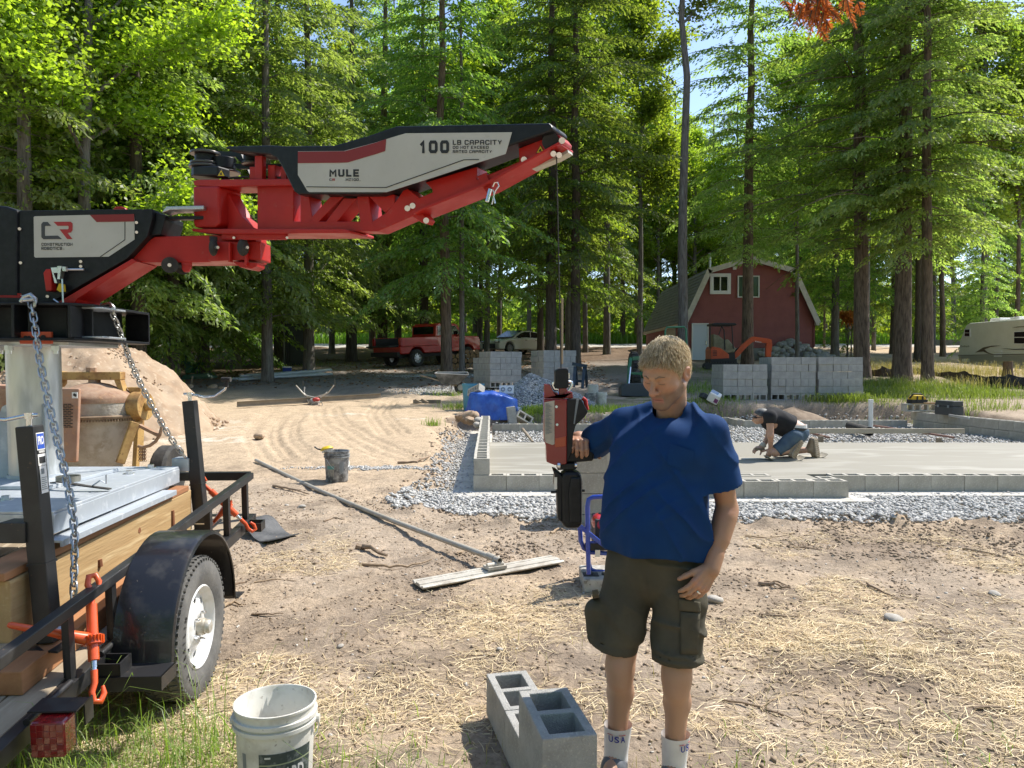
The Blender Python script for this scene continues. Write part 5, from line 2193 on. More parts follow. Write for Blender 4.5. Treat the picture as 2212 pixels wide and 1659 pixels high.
M_lab=pm('label_dark_green',(.035,.055,.05),.5,col2=(.16,.18,.175),vs=35,lo=.5,hi=.65)
M_ink=pm('black_ink',(.02,.02,.02),.6)
M_pale=pm('pale_ink',(.62,.62,.58),.6)
bw=bucket((-.908,2.93,0.005),.362,.150,.130,M_wb,'empty dirty white bucket with torn dark label in the front grass',rot=(0,0,.05),hang=1)
def wrap(txt_mat,root,rad_fn,a0,a1,z0,z1,name,off=.0015,n=14):
 m=MB()
 vs=[]
 for k in range(n+1):
  a=a0+(a1-a0)*k/n
  for z in(z0,z1):
   rr=rad_fn(z)+off
   vs.append((rr*math.cos(a),rr*math.sin(a),z))
 m.add(vs,[(2*k,2*k+2,2*k+3,2*k+1)for k in range(n)])
 return m.build(name,txt_mat,root,60)
def wrap_text(txt,root,rad_fn,a0,a1,z0,z1,mat,bold=.02,off=.0028):
 me=text_mesh(txt,1.,bold,0,'LEFT',mat)
 bm_=bmesh.new()
 bm_.from_mesh(me)
 bmesh.ops.triangulate(bm_,faces=bm_.faces)
 bm_.to_mesh(me)
 bm_.free()
 co=np.empty(len(me.vertices)*3,np.float32)
 me.vertices.foreach_get('co',co)
 co=co.reshape(-1,3)
 lo,hi=co.min(0),co.max(0)
 a=a0+(a1-a0)*(co[:,0]-lo[0])/(hi[0]-lo[0])
 z=z0+(z1-z0)*(co[:,1]-lo[1])/(hi[1]-lo[1])
 rr=rad_fn(z)+off
 me.vertices.foreach_set('co',np.stack([rr*np.cos(a),rr*np.sin(a),z],1).astype(np.float32).ravel())
 me.update()
 return mesh_obj('lettering',me,root)
def brad(z):
 return .130+.020*z/.362
va=math.atan2(-2.93,.908)
wrap(M_lab,bw,brad,va-.48,va+.98,.03,.222,'label')
wrap(pm('label_stripe',(.32,.36,.22),.5),bw,brad,va-.47,va+.97,.178,.183,'label_stripe',.0022)
wrap_text('GARD',bw,brad,va-.05,va+.74,.110,.165,M_pale,.03)
wrap(M_pale,bw,brad,va-.33,va-.18,.205,.212,'label_stripe',.0022)
wrap(M_gryp,bw,brad,va-1.02,va-.88,.05,.215,'warning_print',.001)
for u,v,y,lab in((1275,878,19.4,'grey dirty bucket with a white rim behind the gripper, left one'),(1299,876,19.8,'pale scuffed bucket behind the gripper, right one')):
 p=G(u,v)
 bucket((p.x,p.y,p.z),.36,.15,.13,M_gb if u<1280 else M_wb,lab,'buckets behind the gripper',n=24)
p=G(1283,862)
bucket((p.x,p.y+.3,p.z),.42,.16,.15,M_wb,'tall pale pail standing behind the two buckets by the gripper',None,n=24)
p=G(728,1038)
bd=bucket((p.x,p.y,p.z),.385,.155,.132,M_gb,'dark cement stained bucket with raised handle in the open dirt',rot=(0,0,.9),hang=-1)
def brd(z):
 return .132+.023*z/.385
va2=math.atan2(-p.y,-p.x)-.9
M_l1=pm('faded_label',(.32,.30,.25),.6,col2=(.20,.20,.18),vs=30)
wrap(M_l1,bd,brd,va2-.95,va2-.25,.06,.24,'label')
wrap(pm('label_teal',(.10,.28,.26),.6),bd,brd,va2-.95,va2-.25,.165,.205,'label_stripe',.002)
wrap(M_gryp,bd,brd,va2+.2,va2+.6,.07,.25,'warning_print',.0012)
bp_=Vector((p.x,p.y,p.z+.385))
br=thing('scrub_brush','yellow round scrub brush resting on the rim of the dark bucket','brush',bp_+Vector((-.105,-.075,.012)),(R(-18),R(-12),.4))
m=MB()
m.lathe([(.001,.050),(.045,.046),(.072,.022),(.075,.008),(.001,.006)],20,Matrix.Diagonal((1.1,.8,1,1)))
m.build('brush_head',pm('yellow_plastic',(.72,.50,.01),.45),br,40)
m=MB()
rr=np.random.default_rng(3)
for k in range(60):
 a,q=rr.uniform(0,6.28),math.sqrt(rr.uniform(0,1))*.062
 m.cyl((q*1.1*math.cos(a),q*.8*math.sin(a),.008),(q*1.15*math.cos(a),q*.85*math.sin(a),-.022),.003,n=4)
o=m.build('bristles',M_white,br)
o['kind']='stuff'
m=MB()
m.tube([(-.05,.02,.02),(-.10,.04,.05),(-.13,.05,.09)],.010,6)
m.build('brush_handle',M_dk,br)
# POWER SCREED, LOOSE TIMBER
M_bw=pm('board_wet',(.25,.21,.15),.8,col2=(.18,.15,.11),vs=3,stretch=(1,1,1),bump=.3,bs=30)
M_alu=pm('dull_aluminium',(.50,.48,.43),.5,.55,col2=(.42,.39,.34),vs=5,rough2=.7)
a,b_=G(512,882),G(822,863)
mid=a.lerp(b_,.49)
root=thing('power_screed','long grey screed board with a small engine and two handles on the sand','power screed',mid)
m=MB()
q=.04
prf=[(-.07,0),(.07,0),(.07,.02),(.02,.03),(.02,.15),(.06,.16),(.06,.175),(-.02,.175),(-.02,.03),(-.07,.02)]
d=(b_-a)
dn=d.normalized()
sd=dn.cross(Vector((0,0,1))).normalized()
vs=[]
for pnt in(a,b_):
 for x,z_ in prf:
  vs.append(pnt+sd*(x*.6)+Vector((0,0,z_*.85+.05)))
k=len(prf)
m.add(vs,[tuple(range(k-1,-1,-1)),tuple(range(k,2*k))]+[(i,(i+1)%k,k+(i+1)%k,k+i)for i in range(k)])
m.build('screed_board',M_bw,root,world=True)
def s7(x,y,dy=0.):
 return P(384+.248*x,685.8+.248*y,mid.y-.1+dy)
m=MB()
m.box(s7(1195,745),(.22,.22,.20))
m.ball(s7(1170,735,-.05),(.09,.10,.10),12,8)
m.build('engine',pm('engine_grey',(.42,.40,.37),.6,col2=(.15,.14,.13),vs=14),root,world=True,bevel=.02)
m=MB()
m.ball(s7(1205,715,-.08),(.11,.09,.06),12,8)
m.build('fuel_tank',pm('engine_red',(.42,.05,.04),.5),root,60,world=True)
m=MB()
m.tube([s7(1170,795,-.15),s7(1165,755,-.18),s7(1200,735,-.18),s7(1255,740,-.18),s7(1265,775,-.15),s7(1240,800,-.12)],.013,8)
m.tube([s7(1130,715),s7(1150,790)],.012,8)
m.build('guard_tube',M_alu,root,world=True)
for pts in([s7(1200,700),s7(1105,675),s7(1030,592)],[s7(1130,690,.2),s7(1100,660,.25),s7(1105,605,.3)],[s7(1185,705),s7(1310,655),s7(1360,590)],[s7(1240,
700,.2),s7(1285,665,.25),s7(1300,650,.3)]):
 m=MB()
 m.tube(pts,.017,8)
 m.build('handle',M_alu,root,world=True)
a,b_=G(893,874),G(952,874)
m=MB()
m.bar(a+Vector((0,0,.06)),b_+Vector((0,0,.06)),.10,.10)
o=m.build('short_timber',M_bw,None,bevel=.005,loc=a)
tag(o,'short grey timber lying below the wheelbarrow','timber')
for k,(u0,v0,u1,v1)in enumerate(((897,863,911,870),(911,862,925,869))):
 a,b_=P(u0,v0,20.3),P(u1,v1,20.1)
 m=MB()
 m.bar(a,b_,.04,.03)
 o=m.build('wooden_stake',M_wood,None,loc=a)
 tag(o,'thin stake propped on the short timber, %s one'%('left' if k==0 else 'right'),'stake','stakes on the short timber')
 # BULL FLOAT
root_p=G(1062,1236)
bf=thing('bull_float','pale ribbed bull float lying in the dirt with its long pole','bull float',root_p)
c=[G(902,1268),G(1204,1217)]
for p in c:
 p.z=gz(p.x,p.y)+.022
dn=(c[1]-c[0]).normalized()
sd=Vector((-dn.y,dn.x,0)).normalized()
m=MB()
prf=[(-.10,0),(.10,0),(.108,.012),(.10,.022),(.075,.022),(.07,.012),(.04,.012),(.035,.024),(-.035,.024),(-.04,.012),(-.07,.012),(-.075,.022),(-.10,.022),
(-.108,.012)]
vs=[]
for pnt in c:
 for x,z_ in prf:
  vs.append(pnt+sd*x+Vector((0,0,z_)))
k=len(prf)
m.add(vs,[tuple(range(k-1,-1,-1)),tuple(range(k,2*k))]+[(i,(i+1)%k,k+(i+1)%k,k+i)for i in range(k)])
M_float=pm('float_alloy',(.56,.53,.46),.55,.3,col2=(.40,.36,.30),vs=8,bump=.3,bs=50,rough2=.75)
m.build('float_board',M_float,bf,world=True,bevel=.002)
bc=c[0].lerp(c[1],.53)+Vector((0,0,.03))
tip=P(1072,1208,bc.y+.02)
m=MB()
m.box(bc+Vector((0,0,.01)),(.16,.10,.025),(0,0,math.atan2(dn.y,dn.x)))
for s_ in(-.035,.035):
 m.prism3([bc+dn*s_+Vector((0,-.05,0)),bc+dn*s_+Vector((0,.06,0)),tip+dn*s_*.6+Vector((0,.03,.02)),tip+dn*s_*.6+Vector((0,-.02,-.02))],dn,-.007,.007)
m.cyl(bc-dn*.07+Vector((0,-.02,.03)),bc+dn*.07+Vector((0,-.02,.03)),.02,n=12)
m.build('bracket',M_float,bf,world=True,bevel=.003)
fa=G(553,1001)+Vector((0,0,.03))
m=MB()
fd=(fa-tip).normalized()
tip0=tip-fd*.05
pts=[tip0.lerp(fa,q)-Vector((0,0,.05*math.sin(PI*q)))for q in np.linspace(0,1,12)]
m.tube(pts,.0235,14,cap=False)
m.tube([pts[0]+fd*.001,pts[1]],.0195,14,cap=False)
m.ring(pts[0],fd,.0235,.0195,.003,14)
m.ring(pts[0]+fd*.12,fd,.027,.022,.10,14)
m.ring(pts[0].lerp(fa,.45)-Vector((0,0,.049)),fd,.026,.022,.12,14)
m.build('pole',pm('pole_alloy',(.48,.45,.39),.5,.4,col2=(.38,.34,.28),vs=5,rough2=.7),bf,40,world=True)
m=MB()
q=P(742,1090,0.0+tip.lerp(fa,.55).y)
m.tube([q+Vector((0,0,.03)),q,q-Vector((0.004,0,.045))],[.022,.02,.014],8)
m.build('blue_tape',pm('blue_tape',(.02,.10,.42),.5),bf,world=True)
# PLATE TOOL WITH BLUE TUBE FRAME
CY_=G(1277,1282).y
def kp(x,y,dy=0.):
 return P(1152+.248*x,905.2+.248*y,CY_+dy)
p=kp(520,1512)
cm=thing('plate_compactor','blue tube framed compactor with a red engine standing behind the man','compactor',p)
M_bl=pm('tube_blue',(.012,.045,.36),.35,coat=.4,col2=(.03,.08,.40),vs=9)
m=MB()
m.tube([kp(900,672),kp(620,675),kp(520,680),kp(482,700),kp(470,760),kp(475,1090),kp(482,1350)],.0165,12)
m.tube([kp(900,672,.35),kp(620,675,.35),kp(520,680,.35),kp(485,700,.35),kp(475,760,.35),kp(478,1090,.35),kp(485,1340,.35)],.0165,12)
m.build('upright_tube',M_bl,cm,50,world=True)
m=MB()
m.tube([kp(405,940,.05),kp(412,1060,.05),kp(440,1125,.05),kp(500,1160,.05),kp(640,1170,.05),kp(900,1172,.05)],.0165,12)
m.tube([kp(490,1270,.2),kp(505,1310,.2),kp(560,1330,.2),kp(700,1330,.2)],.0145,10)
m.build('loop_tube',M_bl,cm,50,world=True)
m=MB()
m.bar(kp(392,922,.0),kp(640,1120,.0),.030,.030)
m.bar(kp(480,1095,.03),kp(900,1095,.03),.03,.05)
m.build('cross_bar',M_bl,cm,world=True,bevel=.004)
m=MB()
m.box(kp(560,1170,-.025),(.035,.012,.05))
m.build('clamp_plate',M_metal,cm,world=True)
m=MB()
m.box(kp(570,1112,.02),(.20,.03,.05))
m.build('name_plate',M_dk,cm,world=True)
m=MB()
m.ball(kp(575,895,.18),(.06,.13,.062),16,10)
m.box(kp(560,960,.18),(.055,.16,.07))
m.build('fuel_tank',pm('tank_red',(.45,.018,.022),.28,coat=.5),cm,60,world=True,bevel=.01)
m=MB()
m.box(kp(640,975,.2),(.20,.26,.22))
m.cyl(kp(600,812,.18),kp(600,836,.18),.03)
m.build('engine',M_dk,cm,world=True,bevel=.015)
m=MB()
b0,b1=kp(436,1512),kp(436,1388)
m.box((b0.x+.25,CY_+.18,(b0.z+b1.z)/2),(.50,.40,b1.z-b0.z))
m.build('base_plate',pm('scuffed_plate',(.46,.44,.40),.6,col2=(.28,.26,.22),vs=9,col3=(.12,.10,.08),vs3=30),cm,world=True,bevel=.012)
m=MB()
for dx in(500,620):
 m.cyl(kp(dx,1385,.1),kp(dx,1340,.1),.022,n=12)
m.box(kp(500,1368,.1),(.11,.10,.03))
m.build('rubber_mount',M_rub,cm,world=True)
# CONCRETE MIXER
MY=8.3
def mxp(x,y,dy=0.):
 return P(.1819*x,740.6+.1819*y,MY+dy)
M_drum=pm('drum_cement',(.50,.46,.39),.9,col2=(.38,.33,.26),vs=5,lo=.42,hi=.6,bump=.7,bs=22,col3=(.54,.51,.45),vs3=14)
M_rust=pm('drum_rust',(.37,.25,.165),.85,col2=(.27,.15,.09),vs=7,bump=.4,bs=40,col3=(.40,.24,.13),vs3=30)
M_yel=pm('mixer_yellow',(.48,.30,.10),.6,col2=(.30,.155,.05),vs=6,lo=.45,hi=.62,col3=(.17,.09,.04),vs3=28,lo3=.6,hi3=.72)
M_hood=pm('hood_rust',(.40,.24,.16),.75,col2=(.32,.165,.105),vs=4,col3=(.45,.24,.13),vs3=16)
dc=mxp(1128,870)
mx_=thing('concrete_mixer','rusty yellow towable concrete mixer with its drum upright behind the trailer','concrete mixer',(dc.x,MY,gz(dc.x,MY,False)))
k_=.1819*MY/FPX
Rd=470*k_
zt=lambda y:mxp(1128,y).z
T=Matrix.Translation((dc.x,MY,0))
m=MB()
m.lathe([(Rd*.35,zt(1600)),(Rd*.62,zt(1480)),(Rd*.95,zt(920)),(Rd*.985,zt(870)),(Rd*.985,zt(700))],48,T)
m.build('drum',M_drum,mx_,60,world=True)
m=MB()
m.lathe([(Rd*.995,zt(705)),(Rd,zt(660)),(Rd*.98,zt(625)),(Rd*.75,zt(560)),(Rd*.35,zt(490)),(.06,zt(470)),(.06,zt(440)),(.001,zt(440))],48,T)
m.build('drum_top',M_rust,mx_,50,world=True)
m=MB()
m.lathe([(Rd*.97,zt(885)),(Rd*1.07,zt(885)),(Rd*1.09,zt(872)),(Rd*1.09,zt(855)),(Rd*1.05,zt(845)),(Rd*.97,zt(845))],64,T)
for k in range(96):
 an=2*PI*k/96
 m.box((dc.x+Rd*1.035*math.cos(an),MY+Rd*1.035*math.sin(an),zt(895)),(.035,.013,.03),(0,0,an))
m.build('ring_gear',pm('gear_steel',(.26,.19,.12),.7,col2=(.16,.10,.06),vs=10),mx_,40,world=True)
m=MB()
m.box(((mxp(772,390).x+mxp(1460,390).x)/2,MY,zt(392)),(mxp(1460,0).x-mxp(772,0).x,.12,zt(345)-zt(440)))
m.build('yoke_beam',M_yel,mx_,world=True,bevel=.008)
m=MB()
m.prism3([mxp(1380,440),mxp(1455,440),mxp(1500,590),mxp(1600,640),mxp(1600,700),mxp(1460,640)],(0,1,0),-.05,.05)
m.build('yoke_arm',M_yel,mx_,world=True,bevel=.006)
m=MB()
m.prism3([mxp(690,335),mxp(772,340),mxp(770,480),mxp(740,525),mxp(690,525)],(0,1,0),-.05,.05)
m.build('yoke_arm',M_yel,mx_,world=True,bevel=.006)
m=MB()
m.cyl(mxp(1084,345),mxp(1084,292),.055,n=6)
m.build('axle_nut',M_rust,mx_,world=True,bevel=.004)
m=MB()
m.prism3([mxp(1490,528),mxp(1660,528),mxp(1655,900),mxp(1640,1420),mxp(1580,1420),mxp(1600,700)],(0,1,0),.02,.12)
m.bar(mxp(1600,940,-.25),mxp(1425,1430,-.35),.05,.085)
m.bar(mxp(1640,930,-.05),mxp(1610,1500,-.1),.05,.06)
m.build('side_frame',M_yel,mx_,world=True,bevel=.006)
m=MB()
c=mxp(1690,750)
m.cyl(c+Vector((-.09,.0,0)),c+Vector((.05,-.02,0)),170*k_,n=32)
m.cyl(c+Vector((.05,-.02,0)),c+Vector((.13,-.02,0)),.05,n=12)
m.build('drum_pulley',M_yel,mx_,40,world=True,bevel=.006)
m=MB()
cc=mxp(1655,1070,-.15)
pts=[mxp(x,y,-.15)for x,y in((1850,830),(1905,900),(1922,990),(1900,1090),(1850,1170),(1780,1220),(1690,1240),(1640,1225))]
m.tube(pts,.018,8)
m.bar(mxp(1655,980,-.15),mxp(1890,1100,-.15),.03,.06,up=(0,1,0))
m.build('hand_wheel',M_rust,mx_,50,world=True)
m=MB()
m.prism3([mxp(690,540,-.55),mxp(938,545,-.55),mxp(905,1420,-.55),mxp(690,1420,-.55)],(0,1,0),0,.05)
hood=m.build('engine_hood',M_hood,mx_,world=True,bevel=.012)
for row in range(14):
 for k in range(3):
  x=730+48*k+(24 if row%2 else 0)-row*.8
  if x>850:
   continue
  a=mxp(x,730+20.8*row,-.553)
  m=MB()
  m.box(a,(.034,.006,.009))
  m.build('louvre_slot',M_dk,hood,world=True,bevel=.002)
m=MB()
m.box(mxp(888,622,-.555),(.055,.006,.062))
m.build('decal',M_white,hood,world=True)
m=MB()
m.box(mxp(886,618,-.56),(.028,.004,.024),(0,.5,0))
m.ball(mxp(895,628,-.56),(.011,.003,.011))
m.build('decal_print',M_ink,hood,world=True)
m=MB()
m.prism3([mxp(-260,500,-.3),mxp(140,505,-.3),mxp(150,1470,-.3),mxp(-260,1480,-.3)],(0,1,0),0,.8)
m.build('side_cover',M_hood,mx_,world=True,bevel=.02)
m=MB()
m.prism3([mxp(-260,545,-.33),mxp(105,550,-.33),mxp(80,1480,-.33),mxp(-260,1480,-.33)],(0,1,0),0,.03)
m.build('cover_recess',M_rust,mx_,world=True)
m=MB()
m.prism3([mxp(106,1065,-.335),mxp(152,1065,-.335),mxp(150,1370,-.335),mxp(105,1370,-.335)],(0,1,0),0,.03)
m.build('yellow_plate',M_yel,mx_,world=True)
for sx in(-1,1):
 m=MB()
 z0=gz(dc.x,MY,False)
 T2=Matrix.Translation((dc.x+sx*.62,MY+.35,z0+.30))@Matrix.Rotation(PI/2,4,'Y')
 m.lathe([(.16,-.08),(.28,-.09),(.31,-.06),(.31,.06),(.28,.09),(.16,.08),(.01,.03)],22,T2)
 m.build('wheel',M_rub,mx_,40,world=True)
m=MB()
for k in range(9):
 for j,x in enumerate((1660,1685,1705,1725)):
  pa_=mxp(x,1235+20*k,-.15)
  T3=Matrix.Translation(pa_)@Matrix.Rotation(PI/2*(k%2),4,'Z')@Matrix.Rotation(PI/2,4,'X')
  m.lathe([(.010,-.004),(.014,-.004),(.014,.004),(.010,.004),(.010,-.004)],8,T3)
o=m.build('hanging_chain',M_rust,mx_,world=True)
o['kind']='stuff'
# ON AND INSIDE THE FOUNDATION
p=P(1869,888,18.2)
m=MB()
m.tube([(p.x,p.y,.10),(p.x,p.y,P(1881,863.5,16.9).z)],.055,16)
p=P(1881,900,16.9)
m=MB()
m.cyl((p.x,p.y,.10),P(1881,864,16.9),.048,n=18)
m.cyl(P(1881,871,16.9),P(1881,863,16.9),.054,n=18)
o=m.build('white_standpipe',M_white,None,40,loc=(p.x,p.y,.1))
tag(o,'white plastic pipe standing upright out of the gravel','pipe')
A_,B_=P(1700,931,15.3),P(2083,931,15.6)
m=MB()
m.bar(A_,B_,.045,.10)
o=m.build('screed_plank',pm('pale_plank',(.50,.43,.32),.8,col2=(.38,.32,.24),vs=4,stretch=(.2,1,1),bump=.3,bs=30),None,bevel=.004,loc=A_)
tag(o,'long pale plank on edge across the gravel behind the kneeling worker','plank')
M_prp=pm('red_oxide_pipe',(.30,.17,.13),.7,col2=(.22,.12,.09),vs=6)
for k,(u0,v0,u1,v1,lab)in enumerate(((1690,921,1791,945,'thin reddish pipe on a wood prop right of the kneeling worker'),(1885,919,2061,945,'thin reddish pipe sloping under the far part of the plank'))):
 a,b_=P(u0,v0,17.2),P(u1,v1,14.9)
 m=MB()
 m.tube([a,b_],.022,8)
 o=m.build('form_pipe',M_prp,None,40,loc=a)
 tag(o,lab,'pipe')
for k,(u,v)in enumerate(((1773,944),(2028,948))):
 p=P(u,v,15.0)
 m=MB()
 m.box((p.x,p.y,p.z-.09),(.09,.06,.22))
 o=m.build('wood_prop',M_wood,None,bevel=.004,loc=(p.x,p.y,p.z-.2))
 tag(o,'short wood block propping the reddish pipe %s'%('by the worker' if k==0 else 'near the right wall'),'prop')
m=MB()
pts=[P(1834,918,16.4),P(1858,922,16.2),P(1876,936,15.2)]
pts=[P(1836,920,17.3),P(1878,932,15.9)]
m.tube(pts,.095,16,cap=False)
m.tube([pts[0].lerp(pts[1],.01),pts[0].lerp(pts[1],.99)],.085,16,cap=False)
m.ring(pts[0],pts[1]-pts[0],.097,.085,.02,16)
m.ring(pts[1],pts[1]-pts[0],.097,.085,.02,16)
o=m.build('black_drain_pipe',M_rub,None,40,loc=pts[0])
tag(o,'thick black drain pipe lying across the gravel at the white pipe','pipe')
a,b_=P(1131,918,16.2),P(1150,956,13.5)
a,b_=P(1129,927,15.1),P(1151,955,13.55)
a.z=max(a.z,.2)
m=MB()
m.tube([a,b_],[.03,.022],10)
o=m.build('wooden_tool_shaft',M_wood,None,40,loc=a)
tag(o,'round wooden handle lying on the gravel left of the gripper','handle')
for k,(u,v,rot)in enumerate(((1968,880,(PI/2,0,R(4))),(2001,881,(PI/2,0,R(-6))))):
 p=P(u,v,18.9)
 one_block(BLKW,(p.x,p.y,FZ+.204*2+.105),rot,'pale block with cores showing on the wall corner, %s one'%('left' if k==0 else 'right'),'blocks on the wall corner')
p=P(1981,866,18.9)
bag=thing('tool_bag','yellow and black tool bag on the corner blocks of the right wall','tool bag',(p.x,p.y,FZ+.61),(0,0,.1))
M_yb=pm('bag_yellow',(.62,.40,.02),.7)
m=MB()
m.prism([(-.19,0),(.19,0),(.17,.13),(.10,.20),(-.12,.20),(-.18,.12)],.22,(0,0,0),(1,0,0),(0,0,1))
m.build('bag_body',M_yb,bag,bevel=.02)
m=MB()
m.box((0,0,.05),(.40,.235,.09))
m.tube([(-.2,0,.13),(-.1,0,.23),(.1,0,.23),(.22,0,.14),(.24,0,.02)],.02,8)
m.box((-.07,-.115,.11),(.035,.02,.14))
m.box((.07,-.115,.11),(.035,.02,.14))
m.build('bag_trim',M_dk,bag)
p=P(2010,868,18.85)
m=MB()
m.cyl((p.x-.2,p.y-.05,FZ+.625),(p.x+.1,p.y-.1,FZ+.625),.02)
o=m.build('hammer',M_cut,None,loc=(p.x,p.y,FZ+.61))
tag(o,'wood handled hammer lying beside the yellow tool bag','hammer')
m=MB()
m.box((.14,-.1,.03),(.09,.06,.06))
m.build('hammer_head',M_dk,o)
p=P(2050,880,17.6)
cs_=thing('tool_case','dark grey plastic tool case on top of the right foundation wall','tool case',(p.x,p.y,FZ+.41),(0,0,R(-78)))
M_case=pm('case_grey',(.055,.058,.06),.6)
m=MB()
m.box((0,0,.10),(.55,.30,.20))
m.build('case_base',M_case,cs_,bevel=.02)
m=MB()
m.prism([(-.15,0),(.15,0),(.13,.12),(-.13,.12)],.54,(0,0,.205),(0,1,0),(0,0,1))
m.build('case_lid',M_case,cs_,bevel=.015)
m=MB()
for s_ in(-.15,.15):
 m.box((s_,-.157,.20),(.05,.02,.06))
m.build('latch',M_gryp,cs_)
a,b_=P(2050,893,17.2),P(2094,899.5,16.2)
a.z=b_.z=FZ+.425
m=MB()
m.bar(a,b_,.025,.05)
o=m.build('spirit_level',M_metal,None,bevel=.003,loc=a)
tag(o,'metal spirit level lying on the right foundation wall','level')
p=P(1543,858,20.6)
tp_=thing('tipped_pail','white square pail tipped over on the bank left of the short pallet','pail',(p.x,p.y,p.z),(R(20),R(28),R(-20)))
m=MB()
m.box((0,0,0),(.30,.26,.27))
m.build('pail_body',M_white,tp_,bevel=.03)
m=MB()
m.box((.09,-.132,-.02),(.10,.006,.12))
m.build('pail_label',pm('plum_print',(.20,.05,.16),.5),tp_)
m=MB()
m.box((-.04,0,.136),(.2,.16,.006))
m.build('blue_print',pm('pale_blue_print',(.20,.32,.50),.5),tp_)
p=P(1524,858,20.9)
m=MB()
m.box((p.x,p.y,p.z),(.30,.2,.14),(0,.5,.3))
o=m.build('dark_crate',M_case,None,bevel=.02,loc=p)
tag(o,'dark plastic crate tipped beside the white pail','crate')
sm=thing('soil_mound','small mound of loose brown soil at the foot of the bank','soil mound',P(1716,900,19.6))
m=MB()
cx0,cy0=sm.location.x,19.75
n=40
vs,fs=[],[]
for j in range(9):
 q=j/8
 for i in range(n):
  a=2*PI*i/n
  rr=q*(1+.25*(fbm(np.array([math.cos(a)*2+3]),np.array([math.sin(a)*2]),2,4)[0]-.5))
  x,y=cx0+1.15*rr*math.cos(a),cy0+.65*rr*math.sin(a)
  z=.08+.52*(1-q)**.8+.09*(fbm(np.array([x*4]),np.array([y*4]),3,8)[0]-.5)
  vs.append((x,y,z))
for j in range(8):
 for i in range(n):
  fs.append((j*n+i,j*n+(i+1)%n,(j+1)*n+(i+1)%n,(j+1)*n+i))
m.add(vs,[f[::-1]for f in fs])
m.build('heaped_soil',pm('heap_soil',(.20,.145,.10),.95,col2=(.28,.21,.15),vs=6,bump=1.,bs=20),sm,80,world=True)
# DIRT PILE
def dirt_pile():
 xs=np.linspace(-13.5,-5.2,150)
 ys=np.linspace(9.8,20.5,120)
 X,Y=np.meshgrid(xs,ys)
 d1=np.hypot((X+8.6)/2.35,(Y-15.4)/2.5)
 d2=np.hypot((X+11.6)/2.9,(Y-15.2)/2.6)
 w=(fbm(X*.8,Y*.8,3,201)-.5)
 h1=1.98*np.clip(1.12-d1+w*.34,0,1)**.9
 h2=1.55*np.clip(1.15-d2+w*.5,0,1)**.9
 h=np.maximum(h1,h2)
 rub=(fbm(X*3.3,Y*3.3,5,211,.55)-.5)*.34+np.maximum(fbm(X*7,Y*7,2,221)-.52,0)*.22
 h=np.where(h>0,h+rub*np.clip(h*2,0,1),h)
 Z=hz(X,Y,False)-.25+np.where(h>0.02,h+.25,0)
 ny_,nx_=X.shape
 idx=np.arange(ny_*nx_).reshape(ny_,nx_)
 F=np.stack([idx[:-1,:-1],idx[:-1,1:],idx[1:,1:],idx[1:,:-1]],-1).reshape(-1,4)
 M=pm('dirt_pile_soil',(.38,.285,.195),.95,col2=(.30,.205,.13),vs=1.3,lo=.42,hi=.62,bump=1.,bs=13,col3=(.46,.36,.26),vs3=9)
 o=mesh_obj('dirt_pile',np_mesh('dirt_pile',np.stack([X,Y,Z],-1).reshape(-1,3),F,M,True),kind='structure')
dirt_pile()
r=np.random.default_rng(31)
n=2600
a_=r.uniform(0,6.28,n)
q_=r.uniform(.25,1.15,n)
xx,yy=-8.6+2.35*q_*np.cos(a_),15.4+2.5*q_*np.sin(a_)
hh=1.98*np.clip(1.10-q_,0,1)**.9
pebbles('dirt_clods',np.stack([xx,yy,hz(xx,yy,False)+hh],1),r.uniform(.012,.05,n)*(.6+.6*(q_>.9)),M_rock,12)
# TRAILER
M_tbl=pm('trailer_black',(.018,.018,.019),.42,col2=(.045,.043,.04),vs=7,lo=.5,hi=.75,rough2=.6,col3=(.13,.08,.05),vs3=40,lo3=.68,hi3=.76)
M_plank=pm('deck_wood',(.36,.29,.20),.85,col2=(.24,.19,.13),vs=5,stretch=(1,.12,1),bump=.6,bs=22,col3=(.46,.39,.29),vs3=22)
M_tire=pm('tyre_grey',(.085,.083,.079),.85,col2=(.17,.163,.15),vs=6,lo=.4,hi=.7,bump=.25,bs=60)
M_rimw=pm('rim_white',(.70,.70,.69),.35,col2=(.55,.52,.46),vs=9,lo=.55,hi=.75,coat=.3)
TZ=R(2.86)
AX=.345
T0=Vector((-1.645,3.83,0))
tr=thing('utility_trailer','black single axle utility trailer with wood deck carrying the lifting machine','trailer',T0,(0,0,TZ))
BP=Matrix.Translation((0,0,AX))@Matrix.Rotation(R(4.0),4,'X')@Matrix.Translation((0,0,-AX))
def TB():
 return MB(BP)
XR,XL,YR,YF=-.16,-2.02,-1.32,1.78
FT=.446
m=TB()
for x in(XR,XL):
 m.box((x,(YR+YF)/2,FT-.035),(.05,YF-YR,.07))
 m.box((x-.03*(1 if x==XR else-1),(YR+YF)/2,FT-.068),(.06,YF-YR,.008))
m.box(((XR+XL)/2,YR,FT-.05),(XR-XL+.05,.05,.10))
m.box(((XR+XL)/2,YF,FT-.05),(XR-XL+.05,.05,.10))
m.box(((XR+XL)/2,0,FT-.10),(XR-XL,.06,.06))
m.build('frame',M_tbl,tr,bevel=.003)
nP=12
w_=(XR-XL-.06)/nP
PLK=None
for k in range(nP):
 m=TB()
 m.box((XL+.03+w_*(k+.5),(YR+YF)/2+random.uniform(-.01,.01),FT-.022),(w_-.008,YF-YR-.06,.036),(0,0,random.uniform(-.001,.001)))
 m.build('plank',M_plank,tr,bevel=.003)
RH=.286
m=TB()
m.bar((XR,YR,FT+RH),(XR,YF,FT+RH),.045,.045)
m.build('top_rail',M_tbl,tr,bevel=.004)
m=TB()
